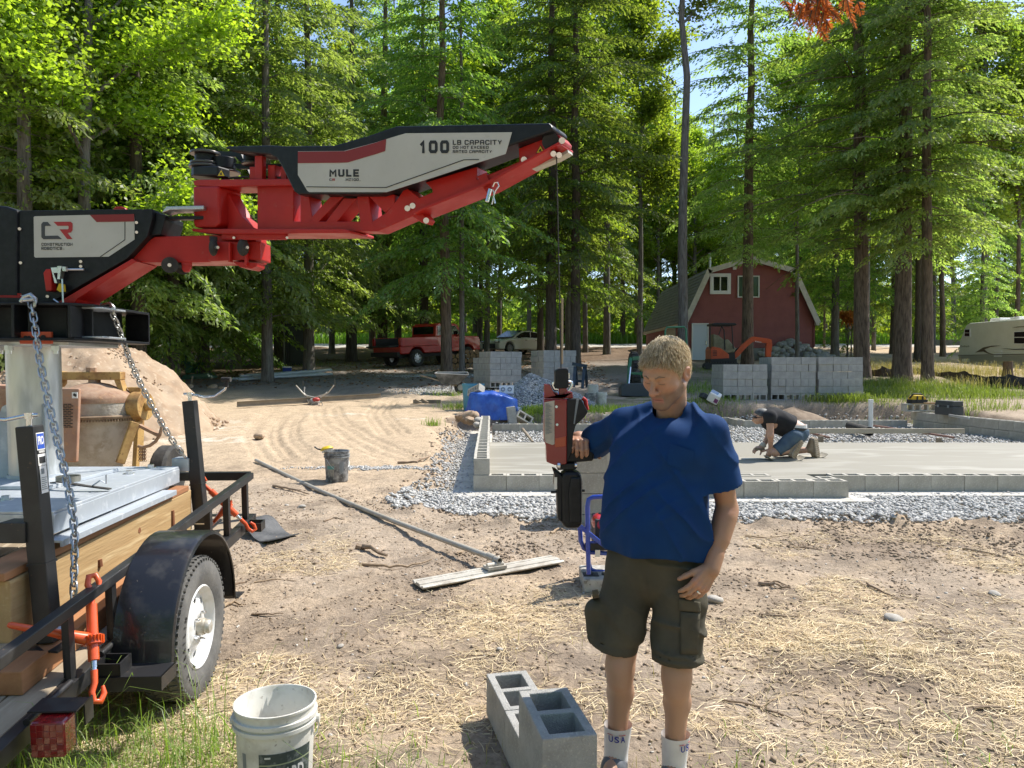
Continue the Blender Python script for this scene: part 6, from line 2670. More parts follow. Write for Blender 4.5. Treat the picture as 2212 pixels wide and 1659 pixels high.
m.bar((XR,YF,FT+RH-.002),(XL,YF,FT+RH-.002),.043,.06)
m.bar((XL,YR,FT+RH),(XL,YF-.03,FT+RH),.045,.045)
m.build('front_rail',M_tbl,tr,bevel=.004)
for y in(-1.30,-.75,-.38,.48,.90,1.25,1.66):
 m=TB()
 m.box((XR,y,FT+RH/2-.02),(.018,.042,RH+.04))
 m.box((XR-.018,y+.018,FT+RH/2-.02),(.042,.006,RH+.04))
 m.build('upright',M_tbl,tr)
for y in(-1.0,-.2,.6,1.5):
 m=TB()
 m.box((XL,y,FT+RH/2-.02),(.04,.04,RH+.03))
 m.build('upright',M_tbl,tr)
WX=0.0
T=Matrix.Translation((WX,0,AX))@Matrix.Rotation(PI/2,4,'Y')
m=MB()
rr_=AX
m.lathe([(.205,-.08),(.25,-.105),(.315,-.10),(.338,-.085),(.345,-.05),(.345,.05),(.338,.085),(.315,.10),(.25,.105),(.205,.085),(.198,.06),(.195,-.05)],
64,T)
for k in range(60):
 an=2*PI*k/60
 for x,o_ in((-.06,0),(-.02,.5),(.02,0),(.06,.5)):
  a2=an+o_*2*PI/60
  m.box((WX+x,.3425*math.sin(a2),AX+.3425*math.cos(a2)),(.032,.028,.012),(-a2,0,.35 if o_ else-.35))
 m.box((WX+.091,.3305*math.sin(an),AX+.3305*math.cos(an)),(.016,.017,.010),(-an,0,0))
ty=m.build('tyre',M_tire,tr,40)
letters='SPORT TRAILIN'
for i,ch in enumerate(letters):
 if ch==' ':
  continue
 an=R(205+i*7.5)
 me=text_mesh(ch,.030,.0,.0012,'CENTER',M_ink)
 o=mesh_obj('lettering',me,ty)
 ey_=Vector((0,math.sin(an),math.cos(an)))
 ex_=Vector((0,-math.cos(an),math.sin(an)))*-1
 nn=Vector((1,0,0))
 ex_=ey_.cross(nn)
 o.matrix_local=Matrix.Translation(Vector((WX+.107,0,AX))+ey_*.262)@Matrix((ex_,ey_,nn)).transposed().to_4x4()
def holed_disc(mb,r1,r2,z1,z2,nh,hr,rc,T,th=.006):
 """annular dish with nh round holes"""
 for s in range(nh):
  c=2*PI*s/nh
  dth=PI/nh
  n=16
  outer,inner=[],[]
  for k in range(n):
   a=2*PI*k/n
   ca,sa=math.cos(a),math.sin(a)
   q=max(abs(ca),abs(sa))
   r_,t_=(r1+r2)/2+(r2-r1)/2*ca/q,c+dth*sa/q
   outer.append((r_,t_))
   hr_,ht_=rc+hr*ca,c+hr*.78*sa/rc
   inner.append((hr_,ht_))
  def P3(r_,t_,dz):
   z=z1+(z2-z1)*(r_-r1)/(r2-r1)+dz
   return(r_*math.cos(t_),r_*math.sin(t_),z)
  vs=[P3(*p,0)for p in outer]+[P3(*p,0)for p in inner]+[P3(*p,-th)for p in inner]
  fs=[]
  for k in range(n):
   k2=(k+1)%n
   fs.append((k,k2,n+k2,n+k))
   fs.append((n+k,n+k2,2*n+k2,2*n+k))
  mb.add(vs,fs,T)
m=MB()
m.lathe([(.205,.086),(.198,.092),(.190,.086),(.184,.066),(.179,.052),(.172,.046)],48,T)
m.lathe([(.100,.066),(.085,.076),(.05,.078),(.042,.070)],48,T)
holed_disc(m,.100,.172,.066,.046,8,.025,.138,T)
rim=m.build('rim',M_rimw,tr,50)
m=MB()
m.lathe([(.19,-.04),(.001,-.04)],32,T)
m.build('drum',M_dk,rim)
m=MB()
m.lathe([(.042,.06),(.042,.100),(.038,.110),(.034,.110),(.034,.128),(.028,.136),(.001,.139)],24,T)
m.build('hub_cap',pm('hub_grey',(.42,.38,.30),.5,.4,col2=(.55,.54,.50),vs=20),rim,40)
for k in range(5):
 an=2*PI*k/5+.2
 m=MB()
 p0=Vector((.068*math.cos(an),.068*math.sin(an),.074))
 m.cyl(T@p0,T@(p0+Vector((0,0,.02))),.0095,n=6)
 m.cyl(T@(p0+Vector((0,0,.02))),T@(p0+Vector((0,0,.028))),.006,n=8)
 m.build('lug_nut',M_chrome,rim)
m=MB()
m.cyl(T@Vector((.13,-.10,.05)),T@Vector((.16,-.12,.10)),.005)
m.build('valve_stem',M_rub,rim)
m=MB()
T2=Matrix.Translation((XL-.16,0,AX))@Matrix.Rotation(-PI/2,4,'Y')
m.lathe([(.195,-.05),(.25,-.10),(.32,-.10),(.345,-.06),(.345,.06),(.32,.10),(.25,.10),(.195,.05),(.01,.02)],40,T2)
m.build('tyre',M_tire,tr,40)
m=MB()
RF,xa,xb=.465,-.135,.125
arc=[(-RF-.012,AX-.02)]
for k in range(25):
 a=PI-PI*k/24
 arc.append((RF*math.cos(a),AX+.02+RF*.98*math.sin(a)))
arc.append((RF+.012,AX+.0))
vs,fs=[],[]
n_=len(arc)
ctr=Vector((0,0,AX))
for(y,z)in arc:
 o_=Vector((0,y,z-AX)).normalized()
 for x,dr_ in((xa,0),(xb-.02,0),(xb-.005,-.006),(xb,-.022),(xb-.006,-.024),(xb-.022,-.006),(xa,-.005)):
  vs.append(Vector((x,y,z))+o_*dr_)
for i in range(n_-1):
 for j in range(7):
  fs.append((i*7+j,i*7+(j+1)%7,(i+1)*7+(j+1)%7,(i+1)*7+j))
fs+=[tuple(range(6,-1,-1)),tuple((n_-1)*7+j for j in range(7))]
m.add(vs,[f[::-1]for f in fs])
m.build('fender',pm('fender_black',(.014,.014,.016),.30,col2=(.05,.048,.045),vs=6,lo=.52,hi=.72,rough2=.55,col3=(.16,.13,.10),vs3=50,lo3=.68,hi3=.78,coat=.3),
tr,40)
m=MB()
m.box((-.01,-.545,AX-.005),(.30,.16,.006))
m.box((.138,-.545,AX-.032),(.006,.16,.06))
m.box((-.01,-.623,AX-.032),(.30,.006,.06))
m.build('fender_step',M_tbl,tr)
m=MB()
m.box((-.01,.53,AX+.0),(.28,.12,.006))
m.build('fender_step',M_tbl,tr)
for y in(-.56,1.60):
 m=TB()
 m.box((XR+.075,y-.05,FT-.035),(.10,.008,.06))
 m.box((XR+.075,y+.05,FT-.035),(.10,.008,.06))
 m.box((XR+.125,y,FT-.035),(.008,.108,.06))
 m.build('stake_pocket',M_tbl,tr)
m=TB()
m.cyl((XR+.02,-1.10,FT+.01),(XR+.02,-.80,FT+.01),.013)
m.build('side_tube',M_tbl,tr,40)
m=TB()
m.cyl((XR+.02,-.55,FT+.01),(XR+.02,-.40,FT+.01),.013)
m.build('side_tube',M_tbl,tr,40)
m=TB()
m.box((-.035,-1.085,FT-.02),(.115,.010,.135))
m.box((-.045,-1.06,FT+.052),(.17,.10,.006))
m.box((.037,-1.02,FT+.01),(.006,.06,.085))
m.build('light_bracket',M_tbl,tr)
m=TB()
m.box((-.035,-1.125,FT-.022),(.118,.085,.130))
tl=m.build('tail_light',pm('tail_red',(.16,.006,.008),.18,coat=.8,col2=(.30,.012,.012),vs=40),tr,bevel=.010)
m=TB()
for i in range(5):
 for j in range(5):
  m.box((-.079+.022*i,-1.1672,FT-.069+.0235*j),(.0215,.003,.023),(.10*((i+j)%2)-.05,0,0))
m.build('lens_facets',pm('lens_red',(.20,.008,.010),.18,coat=.8,col2=(.15,.006,.008),vs=60),tl,bevel=.003)
mp=G(575,1160)
vs,fs=[],[]
n_=12
for i in range(n_+1):
 q=i/n_
 c=G(535+78*q,1148+24*q)
 z=c.z+.015+.10*(1-q)**2+.025*math.sin(q*7)
 for s_,zo in((-.13,0),(.13,0),(.13,.010),(-.13,.010)):
  vs.append((c.x+s_*.75,c.y+s_*1.1+.10*(1-q),z+zo))
for i in range(n_):
 for j in range(4):
  fs.append((i*4+j,i*4+(j+1)%4,(i+1)*4+(j+1)%4,(i+1)*4+j))
fs+=[(3,2,1,0),tuple(n_*4+j for j in range(4))]
m=MB()
m.add(vs,fs)
o=m.build('rubber_flap',pm('dusty_rubber',(.05,.052,.055),.7,col2=(.11,.11,.11),vs=6,bump=.4,bs=50),None,40,loc=mp)
tag(o,'dusty black rubber flap on the dirt at the far trailer corner','rubber flap')
# TIMBERS UNDER THE MACHINE
M_tim=pm('yellow_pine',(.46,.31,.145),.75,col2=(.35,.22,.095),vs=4,stretch=(1.5,.10,1.5),lo=.35,hi=.7,bump=.4,bs=30,col3=(.54,.40,.21),vs3=14)
M_tim2=pm('red_pine',(.40,.19,.085),.75,col2=(.30,.13,.055),vs=5,stretch=(1.5,.12,1.5),bump=.4,bs=30)
M_knot=pm('knot',(.20,.075,.03),.8)
def timber(a,b_,w,h,mat,label,knots=0):
 a,b_=Vector(a),Vector(b_)
 m=MB()
 m.bar(a,b_,w,h)
 o=m.build('timber',mat,None,bevel=.005,loc=a)
 tag(o,label,'timber','timbers under the machine')
 for k in range(knots):
  q=(k+.6)/(knots+.3)
  p=a.lerp(b_,q)-a
  m=MB()
  side=1
  m.cyl(p+Vector((w/2-.003,0,random.uniform(-.3,.3)*h)),p+Vector((w/2+.0012,0,random.uniform(-.3,.3)*h)),.016,n=12)
  kk=m.build('knot',M_knot,o)
 return o
timber((-2.06,3.08,.655),(-2.13,5.0,.715),.09,.26,M_tim,'long yellow timber on edge along the near side of the trailer load',4)
timber((-2.07,3.05,.505),(-2.14,4.9,.575),.10,.05,M_plank,'flat board on the deck below the long yellow timber')
timber((-3.25,3.05,.655),(-3.3,5.0,.715),.09,.26,M_tim,'long timber on edge along the far side of the trailer load')
timber((-2.18,3.12,.66),(-3.18,3.12,.66),.09,.24,M_tim2,'short cross timber with visible end at the rear of the load')
timber((-2.10,3.05,.806),(-2.16,4.95,.862),.16,.035,M_tim2,'reddish flat board on top of the long yellow timber')
timber((-1.93,2.93,.43),(-1.99,4.4,.53),.10,.095,M_tim2,'reddish square timber lying on the deck beside the near post')
timber((-2.25,2.95,.425),(-2.27,3.12,.44),.14,.08,M_tim,'stubby yellow block on the deck at the rear of the load')
# THE LIFTING MACHINE
M_galv=pm('galv_plate',(.56,.60,.64),.5,.55,col2=(.44,.48,.52),vs=4,lo=.35,hi=.7,rough2=.62,col3=(.66,.69,.72),vs3=13)
M_pipe=pm('galv_pipe',(.62,.63,.62),.36,.9,col2=(.46,.47,.46),vs=7,stretch=(1,1,.25),rough2=.6,col3=(.62,.63,.63),vs3=20)
M_mred=pm('machine_red',(.47,.014,.010),.36,spec=.4,col2=(.38,.016,.012),vs=4,rough2=.6,col3=(.40,.06,.045),vs3=26,lo3=.62,hi3=.80)
M_mblk=pm('machine_gloss_black',(.010,.011,.013),.42,spec=.3,col2=(.017,.018,.021),vs=30)
M_pan=pm('panel_white',(.54,.525,.465),.5,col2=(.48,.465,.41),vs=3,col3=(.44,.42,.36),vs3=40,lo3=.64,hi3=.8)
M_stripe=pm('panel_red',(.24,.018,.018),.5)
M_bolt=pm('bolt_zinc',(.70,.71,.72),.3,.9)
M_ylw=pm('warning_yellow',(.72,.50,.01),.5)
ma=thing('lifting_arm_machine','red and black jointed lifting arm on a galvanised column above the trailer','lifting machine',(-2.70,4.38,.99))
zP=1.0
m=MB()
m.prism([(-2.05,3.43),(-2.15,4.97),(-3.28,4.95),(-3.28,3.43)],.014,(0,0,zP-.007),(1,0,0),(0,1,0))
m.prism([(-2.42,4.02),(-2.42,4.74),(-2.98,4.74),(-2.98,4.02)],.02,(0,0,zP+.0105),(1,0,0),(0,1,0))
m.build('base_plate',M_galv,ma,world=True,bevel=.003)
m=MB()
m.bar((-2.052,3.43,zP-.058),(-2.152,4.965,zP-.058),.012,.088)
m.bar((-3.275,3.43,zP-.058),(-3.275,4.95,zP-.058),.012,.088)
m.bar((-2.06,3.436,zP-.058),(-3.27,3.436,zP-.058),.012,.088)
m.bar((-2.16,4.955,zP-.058),(-3.27,4.95,zP-.058),.012,.088)
m.build('plate_flange',M_galv,ma,world=True,bevel=.002)
m=MB()
m.bar((-2.03,3.38,.875),(-2.10,4.70,.885),.10,.012)
m.bar((-1.985,3.38,.866),(-2.055,4.70,.876),.012,.03)
m.build('lower_angle',M_galv,ma,world=True,bevel=.002)
m=MB()
m.bar((-3.25,3.38,.875),(-3.25,4.70,.885),.10,.012)
m.build('lower_angle',M_galv,ma,world=True,bevel=.002)
for y in(3.62,4.02,4.80):
 x=-2.075-.065*(y-3.43)
 m=MB()
 m.box((x-.03,y,.92),(.05,.008 if y<4.5 else .12,.10))
 if y<4.5:
  m.prism3([(x+.02,y,.88),(x-.10,y,.88),(x-.10,y,.96),(x-.01,y,.96)],(0,1,0),-.004,.004)
  m.prism3([(x-.02,y-.09,.883),(x-.02,y+.09,.883),(x-.02,y+.03,.955),(x-.02,y-.03,.955)],(1,0,0),-.004,.004)
 m.build('foot_gusset',M_galv,ma,world=True)
for(x,y)in((-2.30,4.62),(-2.45,3.72),(-2.20,3.60),(-2.52,4.10),(-2.9,4.1),(-2.3,4.9),(-2.62,3.55)):
 m=MB()
 m.cyl((x,y,zP),(x,y,zP+.004),.034,n=20)
 m.cyl((x,y,zP+.004),(x,y,zP+.022),.020,n=6)
 m.build('anchor_bolt',M_bolt,ma,world=True)
m=MB()
m.cyl((-2.705,4.38,zP+.02),(-2.715,4.38,1.775),.1365,n=56)
m.build('column',M_pipe,ma,40,world=True)
m=MB()
for k in range(3):
 a=-.75+k*2.1
 d_=Vector((math.cos(a),math.sin(a),0))
 b0=Vector((-2.705,4.38,zP+.02))
 m=MB()
 m.prism3([b0+d_*.13,b0+d_*.19,b0+d_*.185+Vector((0,0,.34)),b0+d_*.165+Vector((0,0,.40)),b0+d_*.13+Vector((0,0,.42))],d_.cross(Vector((0,0,1))),-.007,.007)
 m.build('column_gusset',M_galv,ma,world=True)
m=MB()
m.ring((-2.705,4.38,zP+.03),(0,0,1),.145,.13,.02,40)
m.build('weld_collar',M_galv,ma,40,world=True)
zc0,zc1=1.79,1.965
rt_=Matrix.Translation((-2.70,4.36,0))@Matrix.Rotation(R(2),4,'Z')
def rect(hx,hy,c=.0):
 return[(-hx,-hy),(hx,-hy),(hx,hy),(-hx,hy)]if not c else[(-hx+c,-hy),(hx-c,-hy),(hx,-hy+c),(hx,hy-c),(hx-c,hy),(-hx+c,hy),(-hx,hy-c),(-hx,-hy+c)]
m=MB(rt_)
m.prism(rect(.34,.34,.06),.022,(0,0,1.767),(1,0,0),(0,1,0))
m.build('column_flange',M_pipe,ma,world=True,bevel=.003)
m=MB(rt_)
m.prism(rect(.50,.44,.10),.014,(0,0,zc0-.004),(1,0,0),(0,1,0))
m.prism(rect(.50,.44,.10),.014,(0,0,zc1),(1,0,0),(0,1,0))
m.build('turret_plate',M_mblk,ma,world=True,bevel=.003)
m=MB(rt_)
h=zc1-zc0-.012
zm=(zc0+zc1)/2-.001
m.box((0,0,zm),(.70,.62,h))
for x,y,sx,sy in((-.42,-.40,.016,.12),(-.10,-.40,.016,.12),(.16,-.40,.016,.12),(.43,-.36,.016,.16),(.42,.36,.14,.016),(.42,-.30,.12,.014)):
 m.box((x,y,zm),(sx,sy,h))
m.build('turret_base',M_mblk,ma,world=True,bevel=.003)
m=MB(rt_)
m.box((.47,-.20,zc1-.012),(.15,.26,.010))
m.build('outrigger_bracket',M_metal,ma,world=True,bevel=.002)
m=MB(rt_)
m.box((.47,-.20,zc0+.010),(.15,.26,.010))
m.build('outrigger_bracket',M_metal,ma,world=True,bevel=.002)
for(x,y)in((-.2,-.36),(.08,-.36),(.30,-.33),(.0,-.30)):
 m=MB(rt_)
 m.cyl((x,y,1.755),(x,y,1.730),.022,n=6)
 m.cyl((x,y,1.730),(x,y,1.712),.013,n=10)
 m.build('flange_bolt',M_bolt,ma,world=True)
m=MB(rt_)
m.cyl((0,0,zc1+.007),(0,0,zc1+.035),.40,n=48)
m.build('slew_ring',M_mblk,ma,40,world=True)
m=MB(rt_)
m.cyl((0.02,0,zc1+.036),(0.02,0,zc1+.055),.30,n=40)
for k in range(14):
 a=2*PI*k/14
 m.cyl((.02+.27*math.cos(a),.27*math.sin(a),zc1+.055),(.02+.27*math.cos(a),.27*math.sin(a),zc1+.068),.013,n=6)
m.box((.33,-.18,zc1+.04),(.05,.03,.02))
m.build('slew_plate',M_mred,ma,40,world=True)
LA_,LB_=Vector((-2.7,4.10,0)),Vector((-1.4,4.05,0))
ld=(LB_-LA_).normalized()
ln=Vector((ld.y,-ld.x,0))
if ln.y>0:
 ln=-ln
def L(x,y,off=0.):
 return PP(.2728*x,438.9+.2728*y,LA_+ln*off,LB_+ln*off)
def lpr(name,mat,pts,t0,t1,bevel=0.,parent=None,smooth=None):
 """outline in the lower arm's plane, from t0 to t1 towards the camera"""
 m=MB()
 m.prism3([L(*p)for p in pts],ln,t0,t1)
 return m.build(name,mat,parent or ma,smooth,bevel,world=True)
def lface(name,mat,pts,off,parent,t=.0015):
 m=MB()
 m.prism3([L(*p,off)for p in pts],ln,0,t)
 return m.build(name,mat,parent,world=True)
hs=lpr('arm_housing',M_mblk,[(150,58),(1205,45),(1205,125),(1168,262),(1005,440),(430,772),(400,795),(150,795)],-.26,0,.004)
lpr('housing_end',M_mblk,[(1206,60),(1285,85),(1285,125),(1250,240),(1172,245),(1206,125)],-.24,-.03,.004)
lpr('mast_housing',M_mblk,[(-420,20),(-60,15),(60,25),(148,55),(148,795),(-420,800)],-.32,.012,.012)
lpr('lower_arm',M_mred,[(1185,252),(1640,240),(2000,240),(2000,450),(1640,457),(1015,457),(600,775),(440,775),(440,760)],-.21,-.05,.006)
lpr('arm_flange',M_mred,[(455,790),(1050,440),(1085,462),(615,760),(600,790)],-.215,.006,.003)
lpr('lift_eye',M_mred,[(780,45),(782,10),(800,-12),(845,-15),(880,-5),(900,20),(902,45)],-.16,-.13,.004)
pn_off=.001
pnl=lface('sticker',M_pan,[(276,104),(710,93),(1062,86),(1066,145),(1066,288),(860,424),(282,431),(272,422),(268,112)],pn_off,hs)
lface('red_stripe',M_stripe,[(712,93),(1062,86),(1064,145),(766,150)],pn_off+.002,hs)
lface('thin_line',M_ink,[(987,148),(992,148),(992,292),(800,424),(791,424),(987,289)],pn_off+.002,hs)
M_logo_g=pm('logo_grey',(.055,.058,.062),.5)
M_logo_r=pm('logo_red',(.40,.025,.03),.5)
lface('logo',M_logo_g,[(342,149),(378,149),(404,179),(360,180),(356,185),(356,256),(361,259),(459,257),(491,284),(345,286),(329,270),(328,166)],pn_off+.002,
hs)
lface('logo',M_logo_r,[(425,148),(560,147),(575,160),(575,214),(562,232),(535,236),(574,284),(533,284),(472,207),(538,207),(544,201),(544,184),(539,179),
(456,179)],pn_off+.002,hs)
def lletters(txt,x0,y0,x1,y1,mat,off,parent,bold=.18,fn=None):
 a,b_,c=fn(x0,y1,off),fn(x1,y1,off),fn(x0,y0,off)
 return sign(txt,a,(b_-a).normalized(),Vector((0,0,1)),(b_-a).length,c.z-a.z,mat,parent,bold)
lletters('CONSTRUCTION',328,314,575,338,M_ink,pn_off+.003,hs,.19,L)
lletters('ROBOTICS',328,346,492,370,M_ink,pn_off+.003,hs,.19,L)
lletters('TM',497,361,511,367,M_ink,pn_off+.003,hs,.19,L)
for(x,y)in((1080,153),(1081,230),(154,203),(162,472),(170,738),(375,738),(638,462),(638,500)):
 m=MB()
 m.cyl(L(x,y,.0),L(x,y,.012),.008,n=10)
 m.build('housing_bolt',M_bolt,hs,40,world=True)
m=MB()
m.prism3([L(1265,70),L(1300,20),L(1600,12),L(1600,42),L(1330,46)],ln,-.12,-.02)
m.build('tie_bar',M_metal,ma,world=True,bevel=.003)
m=MB()
m.prism3([L(1215,84),L(1600,84),L(1600,110),L(1215,110)],ln,-.10,-.06)
m.build('push_rod',M_mblk,ma,world=True)
m=MB()
m.cyl(L(1345,490,-.06),L(1345,490,-.01),.042,n=24)
rl=m.build('stop_roller',M_rub,ma,40,world=True)
m=MB()
m.cyl(L(1342,490,-.01),L(1342,490,-.004),.010,n=10)
m.build('roller_bolt',M_bolt,rl,world=True)
m=MB()
m.prism3([L(1395,450),L(1472,450),L(1470,500),L(1450,535),L(1418,535),L(1400,510)],ln,-.075,-.055)
m.build('roller_bracket',M_mred,ma,world=True,bevel=.002)
m=MB()
m.cyl(L(1445,500,-.13),L(1445,500,-.08),.044,n=24)
m.cyl(L(1424,502,-.055),L(1424,502,-.045),.010,n=10)
m.build('stop_roller',M_rub,ma,40,world=True)
m=MB()
m.prism3([L(450,520),L(530,515),L(520,610),L(500,610),L(505,560),L(470,560),L(500,640),L(480,640)],ln,.02,.05)
m.tube([L(492,600,.05),L(500,790,.06),L(480,800,.06),L(425,760,.05)],.0045,6)
m.cyl(L(480,500,.04),L(480,520,.04),.016,n=8)
m.cyl(L(515,505,.04),L(515,540,.04),.013,n=8)
m.cyl(L(530,525,.03),L(665,525,.03),.006,n=8)
m.build('latch',M_bolt,ma,world=True)
m=MB()
m.prism3([L(390,560),L(410,530),L(450,530),L(455,700),L(410,705)],ln,.005,.05)
m.build('latch_bracket',M_mred,ma,world=True,bevel=.004)
m=MB()
m.prism3([L(500,640),L(545,650),L(550,705),L(508,708),L(482,690)],ln,.03,.036)
m.build('yellow_tag',M_ylw,ma,world=True)
m=MB()
m.prism3([L(1640,300),L(2058,300),L(2060,445),L(1990,445),L(1640,457)],ln,-.16,-.01)
m.build('elbow_block',M_mred,ma,world=True,bevel=.005)
m=MB()
m.prism3([L(1840,462),L(2035,470),L(2030,500),L(1990,520),L(1900,505)],ln,-.12,.0)
m.prism3([L(1825,315),L(1842,315),L(1840,470),L(1822,470)],ln,-.01,.03)
m.prism3([L(1950,395),L(1968,395),L(1966,495),L(1950,495)],ln,-.01,.03)
m.build('elbow_stop',M_mred,ma,world=True,bevel=.003)
for x,y in((1690,350),(1925,350)):
 m=MB()
 m.ball(L(x,y,.03),(.022 if x<1800 else .03,.03,.045),16,10)
 m.cyl(L(x,y-50,.02),L(x,y-85,.02),.020,n=12)
 b_=m.build('bump_stop',M_rub,ma,60,world=True)
 m=MB()
 m.cyl(L(x+20,y,.045),L(x+35,y,.06),.008,n=8)
 m.build('stop_bolt',M_bolt,b_,world=True)
UA_,UB_=Vector((-1.47,4.10,0)),Vector((.205,3.24,0))
ud=(UB_-UA_).normalized()
un=Vector((ud.y,-ud.x,0))
if un.y>0:
 un=-un
def U(x,y,off=0.):
 return PP(384+.3968*x,246.9+.3968*y,UA_+un*off,UB_+un*off)
def upr(name,mat,pts,t0,t1,bevel=0.,parent=None):
 m=MB()
 m.prism3([U(*p)for p in pts],un,t0,t1)
 return m.build(name,mat,parent or ma,None,bevel,world=True)
def uface(name,mat,pts,off,parent,t=.0015):
 m=MB()
 m.prism3([U(*p,off)for p in pts],un,0,t)
 return m.build(name,mat,parent,world=True)
upr('hinge_post',M_mred,[(130,402),(270,402),(276,605),(250,625),(140,625),(132,600)],-.10,.06,.012)
upr('hinge_link',M_mred,[(262,415),(275,430),(345,555),(440,640),(270,640)],-.08,.0,.004)
m=MB()
m.prism3([U(335,408),U(385,408),U(412,480),U(404,630),U(345,570)],un,-.16,-.15)
m.build('side_plate',pm('grey_plate',(.12,.13,.13),.45,.4),ma,world=True)
upr('top_plate',M_mred,[(125,372),(150,366),(640,362),(660,375),(660,398),(250,405),(130,398)],-.13,.05,.004)
upr('bottom_plate',M_mred,[(130,634),(960,636),(985,645),(985,658),(280,662),(140,648)],-.12,.07,.003)
upr('lower_plate',M_mred,[(280,660),(628,660),(630,680),(620,690),(285,690),(275,680)],.035,.05,.002)
m=MB()
for pts in([(445,375),(640,375),(640,634),(445,634)],[(638,385),(720,385),(720,415),(638,415)],[(636,586),(1070,586),(1100,640),(960,640),(636,636)],[(678,
410),(720,410),(745,588),(678,588)],[(715,590),(775,590),(910,452),(840,452)],[(815,590),(875,590),(985,460),(915,460)],[(1003,590),(1070,590),(1048,
445),(985,445)],[(1040,440),(1190,440),(1190,490),(1140,540),(1070,470)],[(1066,588),(1145,538),(1190,486),(1250,400),(1330,460),(1310,548),(1098,
640)]):
 m.prism3([U(*p)for p in pts],un,-.075,.015)
m.build('truss_frame',M_mred,ma,world=True,bevel=.003)
upr('boom',M_mred,[(1300,470),(1400,428),(1395,410),(1360,375),(1640,290),(1640,360),(1870,262),(1866,192),(2060,116),(2088,122),(2110,150),(2104,172),
(1690,398),(1310,548)],-.075,.02,.004)
upr('boom_flange',M_mred,[(1310,540),(1690,388),(2100,166),(2104,178),(1695,402),(1315,552)],-.10,.05,.002)
upr('boom_knuckle',M_mred,[(1268,548),(1330,530),(1365,572),(1350,596),(1330,590)],-.06,.01,.004)
m=MB()
for x0,x1,y0 in((390,420,285),(442,482,232),(490,528,275),(560,590,282)):
 m.prism3([U(x0,366),U(x1,366),U(x1,y0),U(x0,y0)],un,-.05 if x0!=442 else 0,.0 if x0!=442 else .03)
m.build('top_post',M_mred,ma,world=True,bevel=.003)
cv=upr('arm_cover',M_mblk,[(315,200),(330,192),(560,188),(640,193),(905,190),(1090,138),(1180,108),(1240,88),(2060,74),(2072,84),(2082,102),(2062,122),
(1860,192),(1640,276),(1395,362),(1145,452),(712,452),(690,436),(645,345),(632,318),(600,262),(560,238),(350,218)],-.085,.075,.010)
uface('sticker',M_pan,[(655,202),(905,200),(1085,152),(1180,122),(1242,104),(1820,98),(1786,216),(1640,262),(1390,345),(1138,424),(716,424),(706,416),(655,
330)],.0752,cv)
uface('red_stripe',M_stripe,[(655,204),(912,201),(1085,153),(1135,136),(1129,200),(1080,216),(926,262),(880,264),(655,266)],.0775,cv)
uface('thin_line',M_ink,[(700,397),(1134,401),(1558,250),(1640,249),(1640,245),(1557,246),(1133,397),(700,393)],.0775,cv)
lletters('100',1320,143,1477,212,M_ink,.0785,cv,.25,U)
lletters('LB CAPACITY',1497,140,1765,166,M_ink,.0785,cv,.19,U)
lletters('DO NOT EXCEED',1497,172,1692,188,M_ink,.0785,cv,.19,U)
lletters('RATED CAPACITY',1497,195,1710,211,M_ink,.0785,cv,.19,U)
lletters('MULE',825,300,986,340,M_ink,.0785,cv,.24,U)
lletters('C',825,349,838,362,M_logo_g,.0785,cv,.19,U)
lletters('R',841,349,855,362,M_logo_r,.0785,cv,.19,U)
lletters('MZ100',914,348,985,363,M_ink,.0785,cv,.19,U)
lletters('TM',988,360,996,364,M_ink,.0785,cv,.19,U)
def warn(fn,x,y,s,off,parent):
 m=MB()
 m.prism3([fn(x-s,y+s*.8,off),fn(x+s,y+s*.8,off),fn(x,y-s,off)],un,0,.001)
 m.build('warning_sign',M_ink,parent,world=True)
 m=MB()
 m.prism3([fn(x-s*.82,y+s*.68,off+.001),fn(x+s*.82,y+s*.68,off+.001),fn(x,y-s*.76,off+.001)],un,0,.001)
 w=m.build('warning_sign',M_ylw,parent,world=True)
 m=MB()
 m.prism3([fn(x-s*.4,y+s*.45,off+.002),fn(x-s*.3,y+s*.1,off+.002),fn(x-s*.02,y-s*.2,off+.002),fn(x+s*.2,y,off+.002),fn(x+s*.02,y+s*.12,off+.002),fn(x+s*.3,
y+s*.45,off+.002)],un,0,.0008)
 m.build('warning_print',M_ink,w,world=True)
warn(U,1975,192,25,.0205,ma)
m=MB()
m.cyl(U(2030,149,.018),U(2030,149,.035),.036,n=28)
m.build('tip_sheave',M_mblk,ma,40,world=True)
for(x,y,off)in((2092,143,.02),(1885,248,.02),(1250,512,.015),(1278,498,.015),(1352,578,.012),(305,672,.05),(595,672,.05)):
 m=MB()
 m.cyl(U(x,y,off),U(x,y,off+.014),.0135 if y<600 else .007,n=10)
 m.build('arm_bolt',M_bolt,ma,40,world=True)
for k,(x,y,rr,z0_,z1_)in enumerate(((150,330,.070,345,292),(150,280,.085,296,282),(150,265,.08,278,264),(150,240,.055,262,222),(150,215,.08,222,208),(255,
275,.06,300,240),(265,310,.075,322,312),(410,268,.06,276,264),(410,240,.05,262,226))):
 a,b_=U(x,z0_,-.02 if x<200 else-.08),U(x,z1_,-.02 if x<200 else-.08)
 m=MB()
 m.cyl(a,b_,rr,n=32)
 m.build('elbow_pulley',M_mblk if k not in(1,2,4,6,7)else pm('pulley_rim',(.10,.09,.085),.3,.6),ma,40,world=True,bevel=.003)
m=MB()
m.prism3([U(112,168),U(170,172),U(245,172),U(262,215),U(310,330),U(255,240),U(220,200),U(135,205)],un,-.14,-.12)
m.build('guard_plate',M_mblk,ma,world=True)
warn(U,237,320,22,.055,ma)
m=MB()
m.prism3([U(125,292),U(262,292),U(262,345),U(125,345)],un,-.03,.054)
